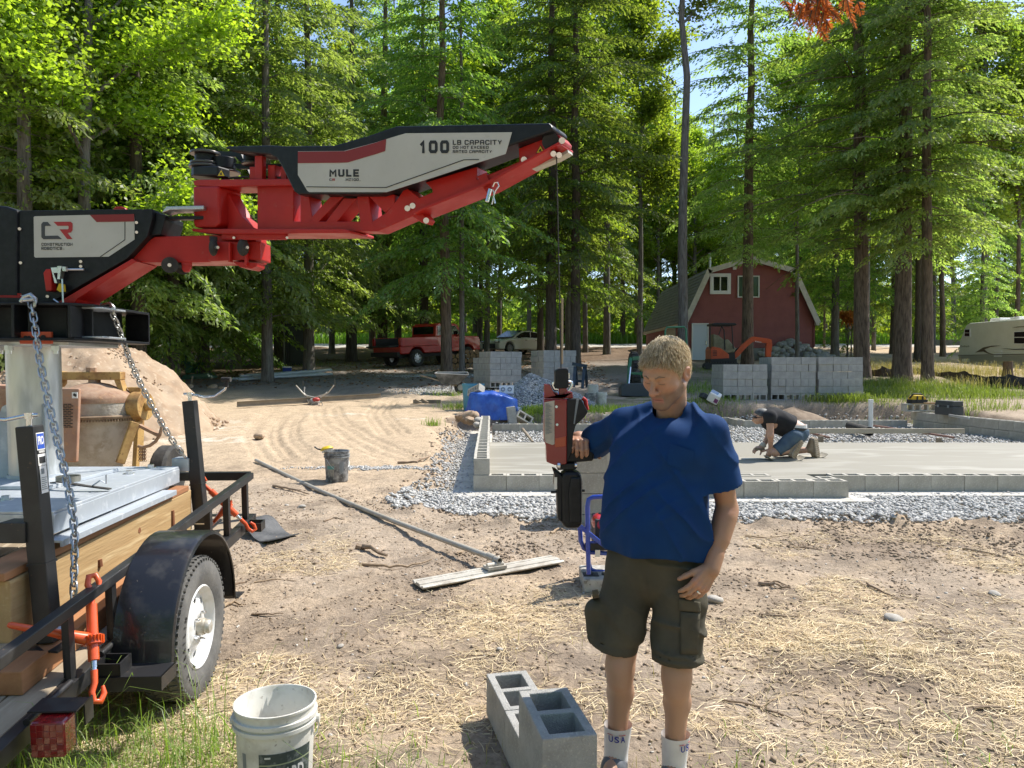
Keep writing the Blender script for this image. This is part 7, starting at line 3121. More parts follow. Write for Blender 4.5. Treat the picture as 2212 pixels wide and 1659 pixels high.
m.build('pulley_guard',M_mblk,ma,world=True,bevel=.008)
m=MB()
m.prism3([U(240,250),U(520,248),U(640,252),U(640,276),U(260,278)],un,-.10,-.08)
m.build('cable_guide',M_mblk,ma,world=True)
m=MB()
m.tube([U(240,350,-.02),U(420,338,-.02),U(560,345,-.02),U(640,338,-.02)],.006,6)
m.tube([U(890,515,-.1),U(930,545,-.1),U(980,548,-.1),U(1110,515,-.1)],.005,6)
m.build('hose',M_rub,ma,world=True)
m=MB()
m.prism3([U(1645,345),U(1695,325),U(1720,380),U(1728,430),U(1700,440),U(1675,400)],un,.0,.03)
m.build('pin_lug',M_mred,ma,world=True,bevel=.003)
m=MB()
m.cyl(U(1700,408,.05),U(1683,475,.06),.0085,n=12)
m.build('lock_pin',M_chrome,ma,40,world=True)
m=MB()
m.tube([U(1715,395,.05),U(1725,372,.05),U(1742,370,.05),U(1750,390,.05),U(1730,415,.05),U(1718,450,.05),U(1728,485,.05)],.003,6)
m.tube([U(1715,410,.05),U(1722,440,.05),U(1710,490,.05)],.003,6)
m.build('hairpin_clip',M_chrome,ma,40,world=True)
m=MB()
for(x,y)in((2045,215),(2076,222)):
 m.cyl(U(x,y,-.04),U(x,y,.03),.012,n=14)
m.build('cable_roller',M_chrome,ma,40,world=True)
m=MB()
m.prism3([U(1880,275),U(2100,172),U(2105,195),U(2040,232),U(1885,295)],un,-.09,-.04)
m.build('boom_liner',M_pan,ma,world=True)
cab_top=U(2062,225,-.03)
GY_=cab_top.y
m=MB()
a,b_=P(.2728*163,438.9+.2728*1066,3.97),P(.2728*414,438.9+.2728*1066,3.97)
m.bar(a,b_,.02,.062)
o=m.build('torpedo_level',pm('level_orange',(.62,.09,.03),.5),None,bevel=.003,loc=a)
tag(o,'small orange level standing in the recess of the black turret','level')
for k,x in enumerate((200,228,295,340)):
 p=P(.2728*x,438.9+.2728*1063,3.955)
 m=MB()
 m.cyl(p-a+Vector((0,-.001,0)),p-a+Vector((0,.004,0)),.009 if k<3 else .013,n=14)
 m.build('vial',M_ink,o,40)
 # jack posts (parts of the machine)
def jack(top,bot,crank_dir,sticker=False):
 top,bot=Vector(top),Vector(bot)
 w=.076
 m=MB()
 m.bar(bot,top,w,w,up=(0,1,0))
 ps=m.build('jack_post',M_tbl,ma,world=True,bevel=.005)
 m=MB()
 q=bot.lerp(top,.47)
 m.bar(bot.lerp(top,.36),bot.lerp(top,.37),w+.006,w+.006,up=(0,1,0))
 m.build('jack_sleeve',M_tbl,ma,world=True)
 m=MB()
 m.box(q+Vector((-.085,.0,.04)),(.11,.10,.085))
 m.build('jack_bracket',M_tbl if sticker else M_galv,ma,world=True,bevel=.003)
 m=MB()
 m.box(bot+Vector((0,0,-.012)),(.17,.17,.008),(0,.06,0))
 m.build('jack_foot',M_tbl,ps,world=True)
 m=MB()
 m.cyl(bot+Vector((-.07,-.03,.055)),bot+Vector((.08,-.03,.055)),.010,n=10)
 m.cyl(bot+Vector((-.08,-.03,.055)),bot+Vector((-.06,-.03,.055)),.019,n=6)
 m.cyl(bot+Vector((.06,-.03,.055)),bot+Vector((.075,-.03,.055)),.019,n=6)
 m.build('cross_bolt',M_bolt,ps,world=True)
 m=MB()
 m.cyl(top,top+Vector((0,0,.045)),.012,n=12)
 m.cyl(top+Vector((0,0,.03)),top+Vector((0,0,.055)),.019,n=10)
 d=Vector(crank_dir)
 m.tube([top+Vector((0,0,.045))+d*-.04,top+Vector((0,0,.045)),top+Vector((0,0,.025))+d*.10,top+Vector((0,0,.03))+d*.17,top+Vector((0,0,.075))+d*.24,top+Vector((0,
0,.10))+d*.25],.0085,8)
 m.build('crank',M_chrome,ps,50,world=True)
 m=MB()
 m.cyl(top+Vector((0,0,.09))+d*.25,top+Vector((0,0,.15))+d*.25,.014,n=12)
 m.cyl(top+Vector((0,0,.14))+d*.25-d*.03,top+Vector((0,0,.14))+d*.25+d*.03,.016,n=12)
 m.build('crank_grip',M_rub,ps,50,world=True)
 return ps
p1=jack((-2.005,3.20,1.40),(-1.935,3.20,.50),(-1,.05,0),True)
p2=jack((-2.115,5.06,1.42),(-2.04,5.06,.56),(1,-.1,0))
ax_=(Vector((-2.005,3.20,1.40))-Vector((-1.935,3.20,.50))).normalized()
sx_=Vector((ax_.z,0,-ax_.x))
def stick(z0,z1,mat,name='sticker',y0=-.026,y1=.026,off=.0392):
 c0=Vector((-1.935,3.20,.50))+ax_*z0+sx_*off
 c1=Vector((-1.935,3.20,.50))+ax_*z1+sx_*off
 m=MB()
 m.prism3([c0+Vector((0,y0,0)),c0+Vector((0,y1,0)),c1+Vector((0,y1,0)),c1+Vector((0,y0,0))],sx_,0,.0012)
 return m.build(name,mat,p1,world=True)
M_pblue=pm('sticker_blue',(.03,.09,.45),.4)
stick(.80,.872,M_white)
stick(.805,.868,M_pblue,'sticker',-.023,.023,.0405)
stick(.785,.80,M_ink)
stick(.735,.783,M_white)
stick(.745,.772,M_ink,'barcode',-.020,.020,.0405)
stick(.62,.733,M_white,'sticker',-.022,.024)
stick(.70,.722,M_gryp,'barcode',-.014,.006,.0405)
for k in range(7):
 stick(.635+.008*k,.638+.008*k,M_gryp,'fine_print',-.018,.018-.004*(k%3),.0405)
def post_text(txt,z0,z1,y0,y1,mat):
 c=Vector((-1.935,3.20,.50))+ax_*z0+sx_*.0420
 lettering(txt,c+Vector((0,y0,0)),Vector((0,1,0)),ax_,y1-y0,z1-z0,mat,p1,.03)
post_text('PRO',.822,.858,-.019,.019,M_white)
post_text('SERIES',.788,.798,-.019,.019,M_white)
grip_top=P(1212,797,GY_-.0)
m=MB()
m.tube([cab_top,grip_top],.0026,8)
m.build('hoist_cable',M_rub,ma,60,world=True)
m=MB()
m.tube([grip_top+Vector((.004,0,.30)),grip_top+Vector((.004,0,.02))],.0045,8)
m.build('cable_end',pm('cable_cover',(.30,.22,.14),.6),ma,60,world=True)
m=MB()
pts=[(-2.42,4.05,zP+.035),(-2.36,4.02,zP+.045),(-2.22,3.98,zP+.03),(-2.05-.03,3.98,zP+.012)]
for a,b_ in zip(pts[:-1],pts[1:]):
 m.bar(a,b_,.030,.006)
o=m.build('tie_strap',M_rub,None,loc=pts[0])
tag(o,'black strap with wire hook lying across the galvanised plate','strap')
m=MB()
q0=Vector(pts[0])
m.tube([Vector((-2.17,3.98,zP+.03))-q0,Vector((-2.12,3.96,zP+.06))-q0,Vector((-2.09,3.96,zP+.045))-q0,Vector((-2.085,3.95,zP+.09))-q0],.004,6)
m.build('wire_hook',M_metal,o)
m=MB()
m.ring((-2.40,4.16,zP+.04),(0,0,1),.06,.055,.03,28)
o=m.build('steel_band',pm('band_steel',(.25,.24,.20),.4,.7),None,40,loc=(-2.40,4.16,zP+.02))
tag(o,'loose steel band ring lying at the foot of the column','band')
# chains and binders
def link_mesh():
 m=MB()
 pts=[]
 a,b_=.0115,.0125
 for k in range(8):
  t=PI*k/7
  pts.append((a*math.cos(t),0,b_+a*math.sin(t)))
 for k in range(8):
  t=PI+PI*k/7
  pts.append((a*math.cos(t),0,-b_+a*math.sin(t)))
 m.tube(pts,.0040,6,closed=True)
 return m.mesh('link',M_chainm,60)
M_chainm=pm('chain_zinc',(.58,.59,.58),.35,.85,col2=(.40,.40,.38),vs=30)
LINK=link_mesh()
def chain(name,px,label):
 pts=[P(u,v,d)for u,v,d in px]
 fine=[]
 for i in range(len(pts)-1):
  p0,p1_,p2_,p3=pts[max(i-1,0)],pts[i],pts[i+1],pts[min(i+2,len(pts)-1)]
  for k in range(30):
   t=k/30
   fine.append(.5*((2*p1_)+(-p0+p2_)*t+(2*p0-5*p1_+4*p2_-p3)*t*t+(-p0+3*p1_-3*p2_+p3)*t**3))
 root=thing(name,label,'chain',fine[0])
 step=.0385
 acc,last,k=0,fine[0],0
 nxt=0.
 for a,b_ in zip(fine[:-1],fine[1:]):
  seg=(b_-a).length
  while nxt<=acc+seg:
   p=a.lerp(b_,(nxt-acc)/seg)
   d=(b_-a).normalized()
   q=d.to_track_quat('Z','Y').to_matrix().to_4x4()
   o=mesh_obj('link',LINK,root)
   o.matrix_local=Matrix.Translation(p-fine[0])@q@Matrix.Rotation(PI/2*(k%2)+.5,4,'Z')@Matrix.Scale(1.25,4)
   k+=1
   nxt+=step
  acc+=seg
 return root
chain('hold_down_chain',[(68,655,3.93),(75,700,3.90),(88,790,3.83),(115,915,3.72),(140,1020,3.60),(155,1095,3.5),(161,1160,3.42),(160,1240,3.33),(158,1310,
3.28)],'shiny chain hanging slack from the turret front to the near trailer side')
chain('hold_down_chain',[(240,672,4.28),(258,715,4.42),(290,800,4.62),(330,880,4.78),(368,945,4.92),(402,990,5.0)],'shiny chain stretched from the turret bracket to the far post')
for(u,v,y,lab)in((66,650,3.92,'zinc hook holding the slack chain on the turret edge'),(236,668,4.27,'zinc hook and clevis at the top of the far chain')):
 p=P(u,v,y)
 m=MB()
 m.tube([p+Vector((.02,0,-.03)),p+Vector((.025,0,.01)),p+Vector((0,0,.03)),p+Vector((-.03,0,.02)),p+Vector((-.05-(.05 if u>100 else 0),0,-.005))],[.008,
.011,.013,.012,.010],10)
 m.cyl(p+Vector((-.02,-.03,.0)),p+Vector((.035,-.03,.005)),.010,n=10)
 o=m.build('chain_hook',M_chainm,None,60,loc=p)
 tag(o,lab,'hook')
M_org=pm('binder_orange',(.72,.10,.018),.32,coat=.4,col2=(.60,.08,.015),vs=8)
def binder(p_top,p_bot,lever_end,label):
 pt,pb,le=Vector(p_top),Vector(p_bot),Vector(lever_end)
 d=(pb-pt)
 L_=d.length
 dn_=d.normalized()
 root=thing('chain_binder',label,'chain binder',pt)
 m=MB()
 m.cyl(pt+dn_*L_*.16,pt+dn_*L_*.46,.0215,n=20)
 m.cyl(pt+dn_*L_*.50,pt+dn_*L_*.66,.0215,n=20)
 m.build('barrel',M_org,root,40,world=True,bevel=.002)
 m=MB()
 c=pt+dn_*L_*.48
 m.cyl(c-dn_*.018,c+dn_*.018,.036,n=18)
 for k in range(18):
  a=2*PI*k/18
  s=dn_.orthogonal().normalized()
  t=dn_.cross(s)
  m.box(c+(s*math.cos(a)+t*math.sin(a))*.038,(.008,.008,.030))
 m.build('ratchet_gear',M_org,root,world=True)
 m=MB()
 m.tube([c,c.lerp(le,.25),c.lerp(le,.5),c.lerp(le,.97),le],[.028,.024,.016,.013,.007],12)
 m.build('lever',M_org,root,50,world=True)
 m=MB()
 m.cyl(pt+dn_*L_*.66,pt+dn_*L_*.74,.011,n=12)
 for k in range(6):
  m.ring(pt+dn_*(L_*.665+.0045*k),dn_,.0135,.010,.0022,12)
 m.build('screw',M_chrome,root,40,world=True)
 for q,sg in((.07,-1),(.90,1)):
  b_=pt+dn_*L_*(.16 if sg<0 else .74)
  o_=dn_*sg
  s=dn_.orthogonal().normalized()
  if abs(s.x)<.3:
   s=dn_.cross(s)
  m=MB()
  m.tube([b_,b_+o_*.05,b_+o_*.085+s*.012,b_+o_*.12+s*.006,b_+o_*.125-s*.02,b_+o_*.095-s*.034,b_+o_*.065-s*.03],[.014,.013,.013,.013,.013,.012,.007],12)
  m.build('grab_hook',M_org,root,60,world=True)
 return root
binder(P(196,1268,3.25),P(206,1515,3.05),P(16,1349,2.98),'orange ratchet binder upright on the near trailer rail, lever to the left')
binder(P(436,1043,5.15),P(548,1148,5.3),P(455,1135,5.2),'orange ratchet binder lying at the far post along the trailer side')
# THE GRIPPER THAT HANGS FROM THE CABLE
GD=GY_
M_gred=pm('gripper_red',(.24,.012,.012),.32,coat=.5)
M_glab=pm('gripper_label',(.50,.44,.36),.6,col2=(.40,.35,.28),vs=30)
gp=thing('block_gripper','dark red and black hanging block gripper with a handle held by the man','gripper',P(1212,940,GD))
def Q1(x,y,dy=0.):
 return P(960+.1488*x,740.6+.1488*y,GD+dy)
def Q8(x,y,dy=0.):
 return P(877.8+.3224*x,850.3+.3224*y,GD+dy)
def gpr(name,mat,pts,t0,t1,fn=Q8,bevel=.003):
 m=MB()
 m.prism3([fn(*p)for p in pts],(0,1,0),t0,t1)
 return m.build(name,mat,gp,None,bevel,world=True)
gpr('swivel_head',M_mblk,[(1600,430),(1610,395),(1660,372),(1770,366),(1792,390),(1795,630),(1770,660),(1640,660),(1600,640)],-.04,.04,Q1,.012)
m=MB()
m.tube([Q1(1590,570,-.02),Q1(1575,620,-.02),Q1(1600,670,-.02),Q1(1650,670,-.02)],.008,8)
m.tube([Q1(1800,560,-.03),Q1(1850,570,-.03),Q1(1850,620,-.03),Q1(1800,700,-.03)],.006,8)
m.cyl(Q1(1797,440,-.01),Q1(1797,520,-.01),.006,n=8)
m.build('shackle',M_chrome,gp,50,world=True)
gpr('top_bracket',M_gred,[(1440,800),(1445,600),(1525,598),(1575,700),(1600,720),(1640,720),(1650,790),(1720,790),(1740,720),(1780,705),(1850,710),(1860,
800)],-.035,.035,Q1)
gpr('neck',M_gred,[(1655,640),(1760,640),(1800,720),(1760,800),(1655,800)],-.02,.02,Q1)
gb=gpr('body',M_gred,[(920,36),(1070,34),(1070,345),(1068,462),(990,470),(936,448),(932,340),(918,300)],-.05,.055)
gpr('orange_band',pm('gripper_orange',(.42,.06,.015),.35,coat=.4),[(991,290),(1066,276),(1066,345),(991,352)],-.0525,-.045)
gpr('label_plate',M_glab,[(922,55),(988,42),(988,330),(975,336),(930,320),(922,290)],-.0535,-.045,Q8,.001)
lab_=gp.children[-1]
m=MB()
for k in range(22):
 y=70+9.5*k
 a,b_=Q8(932,y,-.055),Q8(932+24+18*((k*7)%3)/2,y-1,-.055)
 m.bar(a,b_,.001,.0028)
m.build('fine_print',M_gryp,gp,world=True)
gpr('side_panel',M_mblk,[(1068,36),(1130,32),(1165,34),(1210,118),(1190,150),(1130,205),(1112,270),(1105,380),(1068,462)],-.045,.05)
gpr('side_edge',M_gryp,[(1133,34),(1150,36),(1122,200),(1114,196)],-.0475,-.04,Q8,.001)
gpr('handle',M_mblk,[(1062,390),(1110,372),(1250,368),(1256,380),(1252,440),(1240,448),(1070,462)],-.026,.026,Q8,.012)
m=MB()
m.tube([Q8(1180,30),Q8(1200,45),Q8(1204,80),Q8(1212,110)],.009,8)
m.build('release_lever',M_mred,gp,50,world=True)
for(x,y)in((1006,88),(1010,208)):
 m=MB()
 m.cyl(Q8(x,y,-.05),Q8(x,y,-.058),.0055,n=10)
 m.build('body_bolt',M_bolt,gp,world=True)
gpr('clamp_hinge',M_mblk,[(1005,465),(1125,460),(1140,480),(1130,500),(1010,505)],-.04,.04)
m=MB()
m.cyl(Q8(1012,482,-.05),Q8(1030,482,-.05),.014,n=10)
m.cyl(Q8(1128,480,-.03),Q8(1142,480,-.03),.012,n=10)
m.build('hinge_bolt',M_chrome,gp,40,world=True)
gpr('clamp_shell',M_mblk,[(1040,530),(1060,512),(1140,512),(1165,535),(1174,580),(1170,860),(1150,888),(1060,888),(1035,850),(1030,560)],-.055,.055,Q8,
.014)
gpr('clamp_front',M_mblk,[(1095,545),(1165,545),(1168,850),(1085,850),(1078,640)],-.066,-.05,Q8,.008)
gpr('clamp_jaw',M_mblk,[(976,498),(1000,505),(1045,545),(1040,850),(1010,825),(1003,640),(985,600),(990,540)],-.05,.05,Q8,.006)
m=MB()
m.tube([Q8(968,660,-.03),Q8(1050,655,-.03),Q8(1195,650,-.03)],.0055,8)
m.build('cross_pin',M_dk,gp,world=True)
m=MB()
m.box(Q8(1000,600,-.055),(.012,.006,.05))
m.build('jaw_plate',M_metal,gp,world=True)
# PEOPLE: one smooth surface grown from joined shapes
class Field:
 """signed distances on a grid; shapes join smoothly"""
 def __init__(self,lo,hi,h):
  self.lo=np.array(lo,float)
  self.h=h
  n=np.ceil((np.array(hi)-self.lo)/h).astype(int)+1
  self.n=n
  self.ax=[self.lo[k]+h*np.arange(n[k])for k in range(3)]
  self.D=np.full(tuple(n),.08,np.float32)
 def block(self,lo,hi):
  s=[]
  for k in range(3):
   a=max(0,int((lo[k]-self.lo[k])/self.h)-1)
   b=min(self.n[k],int((hi[k]-self.lo[k])/self.h)+2)
   if b<=a:
    return None,None
   s.append(slice(a,b))
  X,Y,Z=np.meshgrid(self.ax[0][s[0]],self.ax[1][s[1]],self.ax[2][s[2]],indexing='ij')
  return tuple(s),np.stack([X,Y,Z],-1)
 def join(self,s,d,k):
  a=self.D[s]
  d=d.astype(np.float32)
  if k<=0:
   self.D[s]=np.minimum(a,d)
  else:
   h=np.clip(.5+.5*(a-d)/k,0,1)
   self.D[s]=a+(d-a)*h-k*h*(1-h)
 def cut(self,s,d,k):
  a=self.D[s]
  d=-d.astype(np.float32)
  if k<=0:
   self.D[s]=np.maximum(a,d)
  else:
   h=np.clip(.5-.5*(a-d)/k,0,1)
   self.D[s]=a+(d-a)*h+k*h*(1-h)
 def cone(self,a,b,ra,rb=None,k=.02,flat=None,sub=False):
  """tapered limb from a to b; flat = (axis, factor) thins it along axis"""
  rb=ra if rb is None else rb
  a,b=np.array(a,float),np.array(b,float)
  m=max(ra,rb)+.05+k
  s,p=self.block(np.minimum(a,b)-m,np.maximum(a,b)+m)
  if s is None:
   return
  p=p-a
  ba=b-a
  f=1.
  if flat is not None:
   ax=np.array(flat[0],float)
   ax=ax/np.linalg.norm(ax)
   f=flat[1]
   p=p+ax*((p@ax)*(f-1))[...,None]
   ba=ba+ax*((ba@ax)*(f-1))
  t=np.clip((p@ba)/max(ba@ba,1e-9),0,1)
  d=np.linalg.norm(p-t[...,None]*ba,axis=-1)-(ra+(rb-ra)*t)
  d=d/(1+(f-1)*.5)
  (self.cut if sub else self.join)(s,d,k)
 def ell(self,c,r,rot=None,k=.02,sub=False):
  """ellipsoid with axes rot (3x3, columns = axes)"""
  c,r=np.array(c,float),np.array(r,float)
  m=r.max()+.04+k
  s,p=self.block(c-m,c+m)
  if s is None:
   return
  q=p-c
  if rot is not None:
   q=q@np.array(rot)
  k0=np.linalg.norm(q/r,axis=-1)
  k1=np.linalg.norm(q/(r*r),axis=-1)+1e-9
  d=k0*(k0-1)/k1
  (self.cut if sub else self.join)(s,d,k)
 def pts(self):
  return np.stack(np.meshgrid(*self.ax,indexing='ij'),-1)
 def near(self,w=.05):
  """grid points near the surface: (index, points)"""
  i=np.nonzero(np.abs(self.D)<w)
  return i,np.stack([self.ax[k][i[k]]for k in range(3)],-1)
 def polish(self,n=1):
  for _ in range(n):
   for ax in range(3):
    d=self.D
    self.D=(.5*d+.25*np.roll(d,1,ax)+.25*np.roll(d,-1,ax)).astype(np.float32)
 def mesh(self):
  D=self.D
  S=D<0
  nx_,ny_,nz_=D.shape
  cnt=np.zeros((nx_-1,ny_-1,nz_-1),np.int32)
  acc=np.zeros((nx_-1,ny_-1,nz_-1,3),np.float32)
  offs=[(0,0,0),(1,0,0),(0,1,0),(1,1,0),(0,0,1),(1,0,1),(0,1,1),(1,1,1)]
  def c(o):
   return(slice(o[0],o[0]+nx_-1),slice(o[1],o[1]+ny_-1),slice(o[2],o[2]+nz_-1))
  for i in range(8):
   for ax in range(3):
    o=offs[i]
    if o[ax]:
     continue
    o2=list(o)
    o2[ax]=1
    A,B=D[c(o)],D[c(o2)]
    ch=S[c(o)]!=S[c(o2)]
    t=np.where(ch,A/(A-B+(A==B)),0)
    cnt+=ch
    for q in range(3):
     acc[...,q]+=np.where(ch,o[q]+(t if q==ax else 0),0)
  act=cnt>0
  idx=-np.ones(cnt.shape,np.int64)
  ii=np.nonzero(act)
  idx[ii]=np.arange(len(ii[0]))
  V=acc[ii]/cnt[ii][:,None]+np.stack(ii,-1)
  V=V*self.h+self.lo
  F=[]
  for ax in range(3):
   b,c_=[(1,2),(2,0),(0,1)][ax]
   sl0,sl1=[slice(None)]*3,[slice(None)]*3
   sl0[ax],sl1[ax]=slice(0,-1),slice(1,None)
   for q in(b,c_):
    sl0[q]=sl1[q]=slice(1,-1)
   A,B=S[tuple(sl0)],S[tuple(sl1)]
   for flip in(False,True):
    e=np.nonzero((A&~B)if not flip else(~A&B))
    e=[x.copy()for x in e]
    e[b]+=1
    e[c_]+=1
    def g(db,dc):
     i3=[x.copy()for x in e]
     i3[b]-=db
     i3[c_]-=dc
     return idx[tuple(i3)]
    q=[g(1,1),g(0,1),g(0,0),g(1,0)]
    F.append(np.stack(q[::-1]if flip else q,-1))
  F=np.concatenate(F)
  F=F[(F>=0).all(1)]
  return V,F
def n3(p,s,seed=0):
 """soft noise in space from three flat ones"""
 q=p*s
 return(vnoise(q[...,0]+q[...,2]*.37,q[...,1]-q[...,2]*.61,seed)+vnoise(q[...,1]+5+q[...,0]*.23,q[...,2]+3,seed+7)+vnoise(q[...,2]*1.1+9,q[...,0]+2-q[...,
1]*.4,seed+13))/3
def hand(W,d,n,thumb,curls,k=.006,size=1.,spread=.12,thumb_to=None,tcurl=.3):
 """cones of a hand: wrist W, d towards the knuckles, n out of the back of the hand, thumb = side of the thumb"""
 W,d,n,t=[np.array(x,float)for x in(W,d,n,thumb)]
 d=d/np.linalg.norm(d)
 n=n-d*(n@d)
 n=n/np.linalg.norm(n)
 s=np.cross(d,n)
 if s@t<0:
  s=-s
 out=[]
 L=[.070,.079,.073,.056]
 kn=[]
 for i,x in enumerate((.030,.010,-.011,-.030)):
  k0=W+d*(.088-.004*abs(i-1)-(.008 if i==3 else 0))*size+s*x*size+n*(.004-.002*abs(i-1.3))*size
  kn.append(k0)
  out.append((W+s*x*.55*size,k0,.0155*size,.0115*size))
 out.append((W+d*.02*size+s*.012*size-n*.006,W+d*.07*size+s*.006*size-n*.006,.019*size,.016*size))
 for i in range(4):
  c=curls[i]
  sp=(1.2-i)*spread*.6
  a=0.
  p=kn[i]
  for j,(q,r0,r1)in enumerate(((.50,.0100,.0092),(.29,.0090,.0083),(.21,.0082,.0068))):
   a+=c[j]
   dr=(d*math.cos(sp)+s*math.sin(sp))*math.cos(a)-n*math.sin(a)
   e=p+dr*L[i]*q*size
   sc_=size*(.88 if i==3 else 1)
   out.append((p,e,r0*sc_,r1*sc_))
   p=e
 b=W+d*.020*size+s*.026*size-n*.008*size
 if thumb_to is None:
  thumb_to=d*.6+s*.8-n*.25
 tt=np.array(thumb_to,float)
 tt=tt/np.linalg.norm(tt)
 m1=b+tt*.040*size
 t2=tt*math.cos(tcurl)+(d*.6-n*.8)*math.sin(tcurl)
 t2=t2/np.linalg.norm(t2)
 m2=m1+t2*.034*size
 t3=t2*math.cos(tcurl*.7)+(d*.7-n*.5)*math.sin(tcurl*.7)
 m3=m2+t3/np.linalg.norm(t3)*.026*size
 out+=[(b-s*.004,m1,.0155*size,.0125*size),(m1,m2,.0118*size,.0105*size),(m2,m3,.0102*size,.0080*size)]
 return out,kn
def flesh_mat(name):
 m=bpy.data.materials.new(name)
 nt,N,L_,out=nodes_of(m)
 b=N.new('ShaderNodeBsdfPrincipled')
 at_=N.new('ShaderNodeAttribute')
 at_.attribute_name='flesh_colour'
 tc=N.new('ShaderNodeTexCoord')
 n_=N.new('ShaderNodeTexNoise')
 n_.inputs['Scale'].default_value=160
 n_.inputs['Detail'].default_value=4
 L_.new(tc.outputs['Object'],n_.inputs['Vector'])
 bp=N.new('ShaderNodeBump')
 bp.inputs['Strength'].default_value=.22
 bp.inputs['Distance'].default_value=.003
 L_.new(n_.outputs[0],bp.inputs['Height'])
 L_.new(bp.outputs[0],b.inputs['Normal'])
 L_.new(at_.outputs['Color'],b.inputs['Base Color'])
 b.inputs['Roughness'].default_value=.48
 b.inputs['Subsurface Weight'].default_value=.12
 b.inputs['Subsurface Radius'].default_value=(.012,.005,.003)
 L_.new(b.outputs[0],out.inputs[0])
 return m
M_flesh=flesh_mat('flesh')
def cloth_mat(name,c1,c2,vs=6.,rough=.85,weave=420.):
 m=pm(name,c1,rough,col2=c2,vs=vs,lo=.35,hi=.7,bump=.10,bs=weave,bd=1.,spec=.2)
 return m
def surf(name,V,F,mat,root,colr=None,smooth_steps=0):
 loc=np.array(XF[root.name].translation)
 me=np_mesh(name,V-loc,F,mat,True)
 if colr is not None:
  a=me.attributes.new('flesh_colour','FLOAT_COLOR','POINT')
  a.data.foreach_set('color',np.concatenate([colr,np.ones((len(colr),1))],1).astype(np.float32).ravel())
 o=mesh_obj(name,me,root)
 if smooth_steps:
  md=o.modifiers.new('soften','SMOOTH')
  md.factor=.5
  md.iterations=smooth_steps
 return o
def A(v):
 return np.array(v,float)
def V3(u,v,y):
 return np.array(P(u,v,y))
 # the man in the blue shirt
man=thing('person','man in a blue pocket t-shirt and dark cargo shorts holding the gripper handle','person',(.585,3.0,0))
yaw=R(24)
fw=A((-math.sin(yaw),-math.cos(yaw),0))
lf=A((math.cos(yaw),-math.sin(yaw),0))
UPV=A((0,0,1))
neck=V3(1450,884,3.055)
shR,shL=V3(1343,912,3.13),V3(1540,925,2.88)
elR,wrR=V3(1275,962,3.36),V3(1250,941,3.235)
elL,wrL=V3(1571,1100,2.93),V3(1537,1228,2.83)
hipR,hipL=V3(1365,1215,3.02),V3(1465,1220,2.95)
knR,knL=V3(1340,1435,2.98),V3(1462,1455,2.90)
anR,anL=A((P(1330,1630,3.03).x,3.03,.10)),A((P(1456,1640,2.96).x,2.96,.10))
# head frame
hy,hp=R(43),R(27)
hf=A((-math.sin(hy)*math.cos(hp),-math.cos(hy)*math.cos(hp),-math.sin(hp)))
hl=A((math.cos(hy),-math.sin(hy),0))
hu=np.cross(hl,hf)*1.
if hu[2]<0:
 hu=-hu
roll=R(-3)
hl,hu=hl*math.cos(roll)+hu*math.sin(roll),hu*math.cos(roll)-hl*math.sin(roll)
HR=np.stack([hl,hf,hu],1)
HC=V3(1439,806,2.925)
def H(x,y,z):
 return HC+HR@A((x,y,z))
def add_head(f):
 e=lambda c,r,k=.02,sub=False:f.ell(H(*c),r,HR,k,sub)
 e((0,-.018,.042),(.075,.096,.082))
 e((0,.030,.010),(.064,.062,.080),.03)
 e((0,.034,-.052),(.055,.056,.056),.03)
 e((0,.080,-.098),(.022,.018,.017),.022)
 for s in(-1,1):
  f.cone(H(s*.052,.0,-.055),H(s*.018,.075,-.092),.020,.016,.025)
  e((s*.043,.058,-.016),(.022,.022,.020),.025)
  f.cone(H(s*.012,.087,.028),H(s*.046,.070,.026),.011,.009,.012)
  e((s*.031,.097,.008),(.017,.019,.012),.010,True)
  e((s*.031,.077,.008),(.0155,.0115,.0105),.006)
  f.cone(H(s*.018,.089,.001),H(s*.044,.080,.002),.0035,.003,.004)
  e((s*.0115,.101,-.031),(.0095,.011,.0085),.006)
  e((s*.078,-.012,-.004),(.009,.021,.033),.006)
  f.cone(H(s*.082,-.028,.010),H(s*.081,-.018,-.022),.0060,.006,.006)
  f.cone(H(s*.082,-.028,.010),H(s*.080,-.008,.020),.0060,.005,.006)
  e((s*.090,-.010,.0),(.009,.011,.016),.004,True)
  f.cone(H(s*.020,.098,-.034),H(s*.031,.083,-.062),.003,.003,.006,sub=True)
 f.cone(H(0,.084,.020),H(0,.118,-.024),.0080,.0110,.010)
 e((0,.117,-.028),(.0120,.0115,.0105),.008)
 f.cone(H(-.019,.086,-.060),H(.019,.086,-.060),.0075,.0075,.008)
 f.cone(H(-.015,.086,-.0735),H(.015,.086,-.0735),.0082,.0082,.008)
 f.cone(H(-.023,.094,-.0665),H(.023,.094,-.0665),.0022,.0022,.003,sub=True)
fh=Field(HC-A((.16,.16,.20)),HC+A((.18,.24,.17)),.0036)
fh.lo[2]-=0
add_head(fh)
fh.cone(H(0,-.035,-.045),neck-UPV*.05-fw*.0,.050,.062,.02)
fh.cone(H(.045,-.03,-.05),neck+fw*.045-UPV*.05-lf*.01,.016,.014,.02)
fh.cone(H(-.045,-.03,-.05),neck+fw*.045-UPV*.05-lf*.02,.016,.014,.02)
i_,p_=fh.near()
fh.D[i_]+=((n3(p_,60,3)-.5)*.0022).astype(np.float32)
Vh,Fh=fh.mesh()
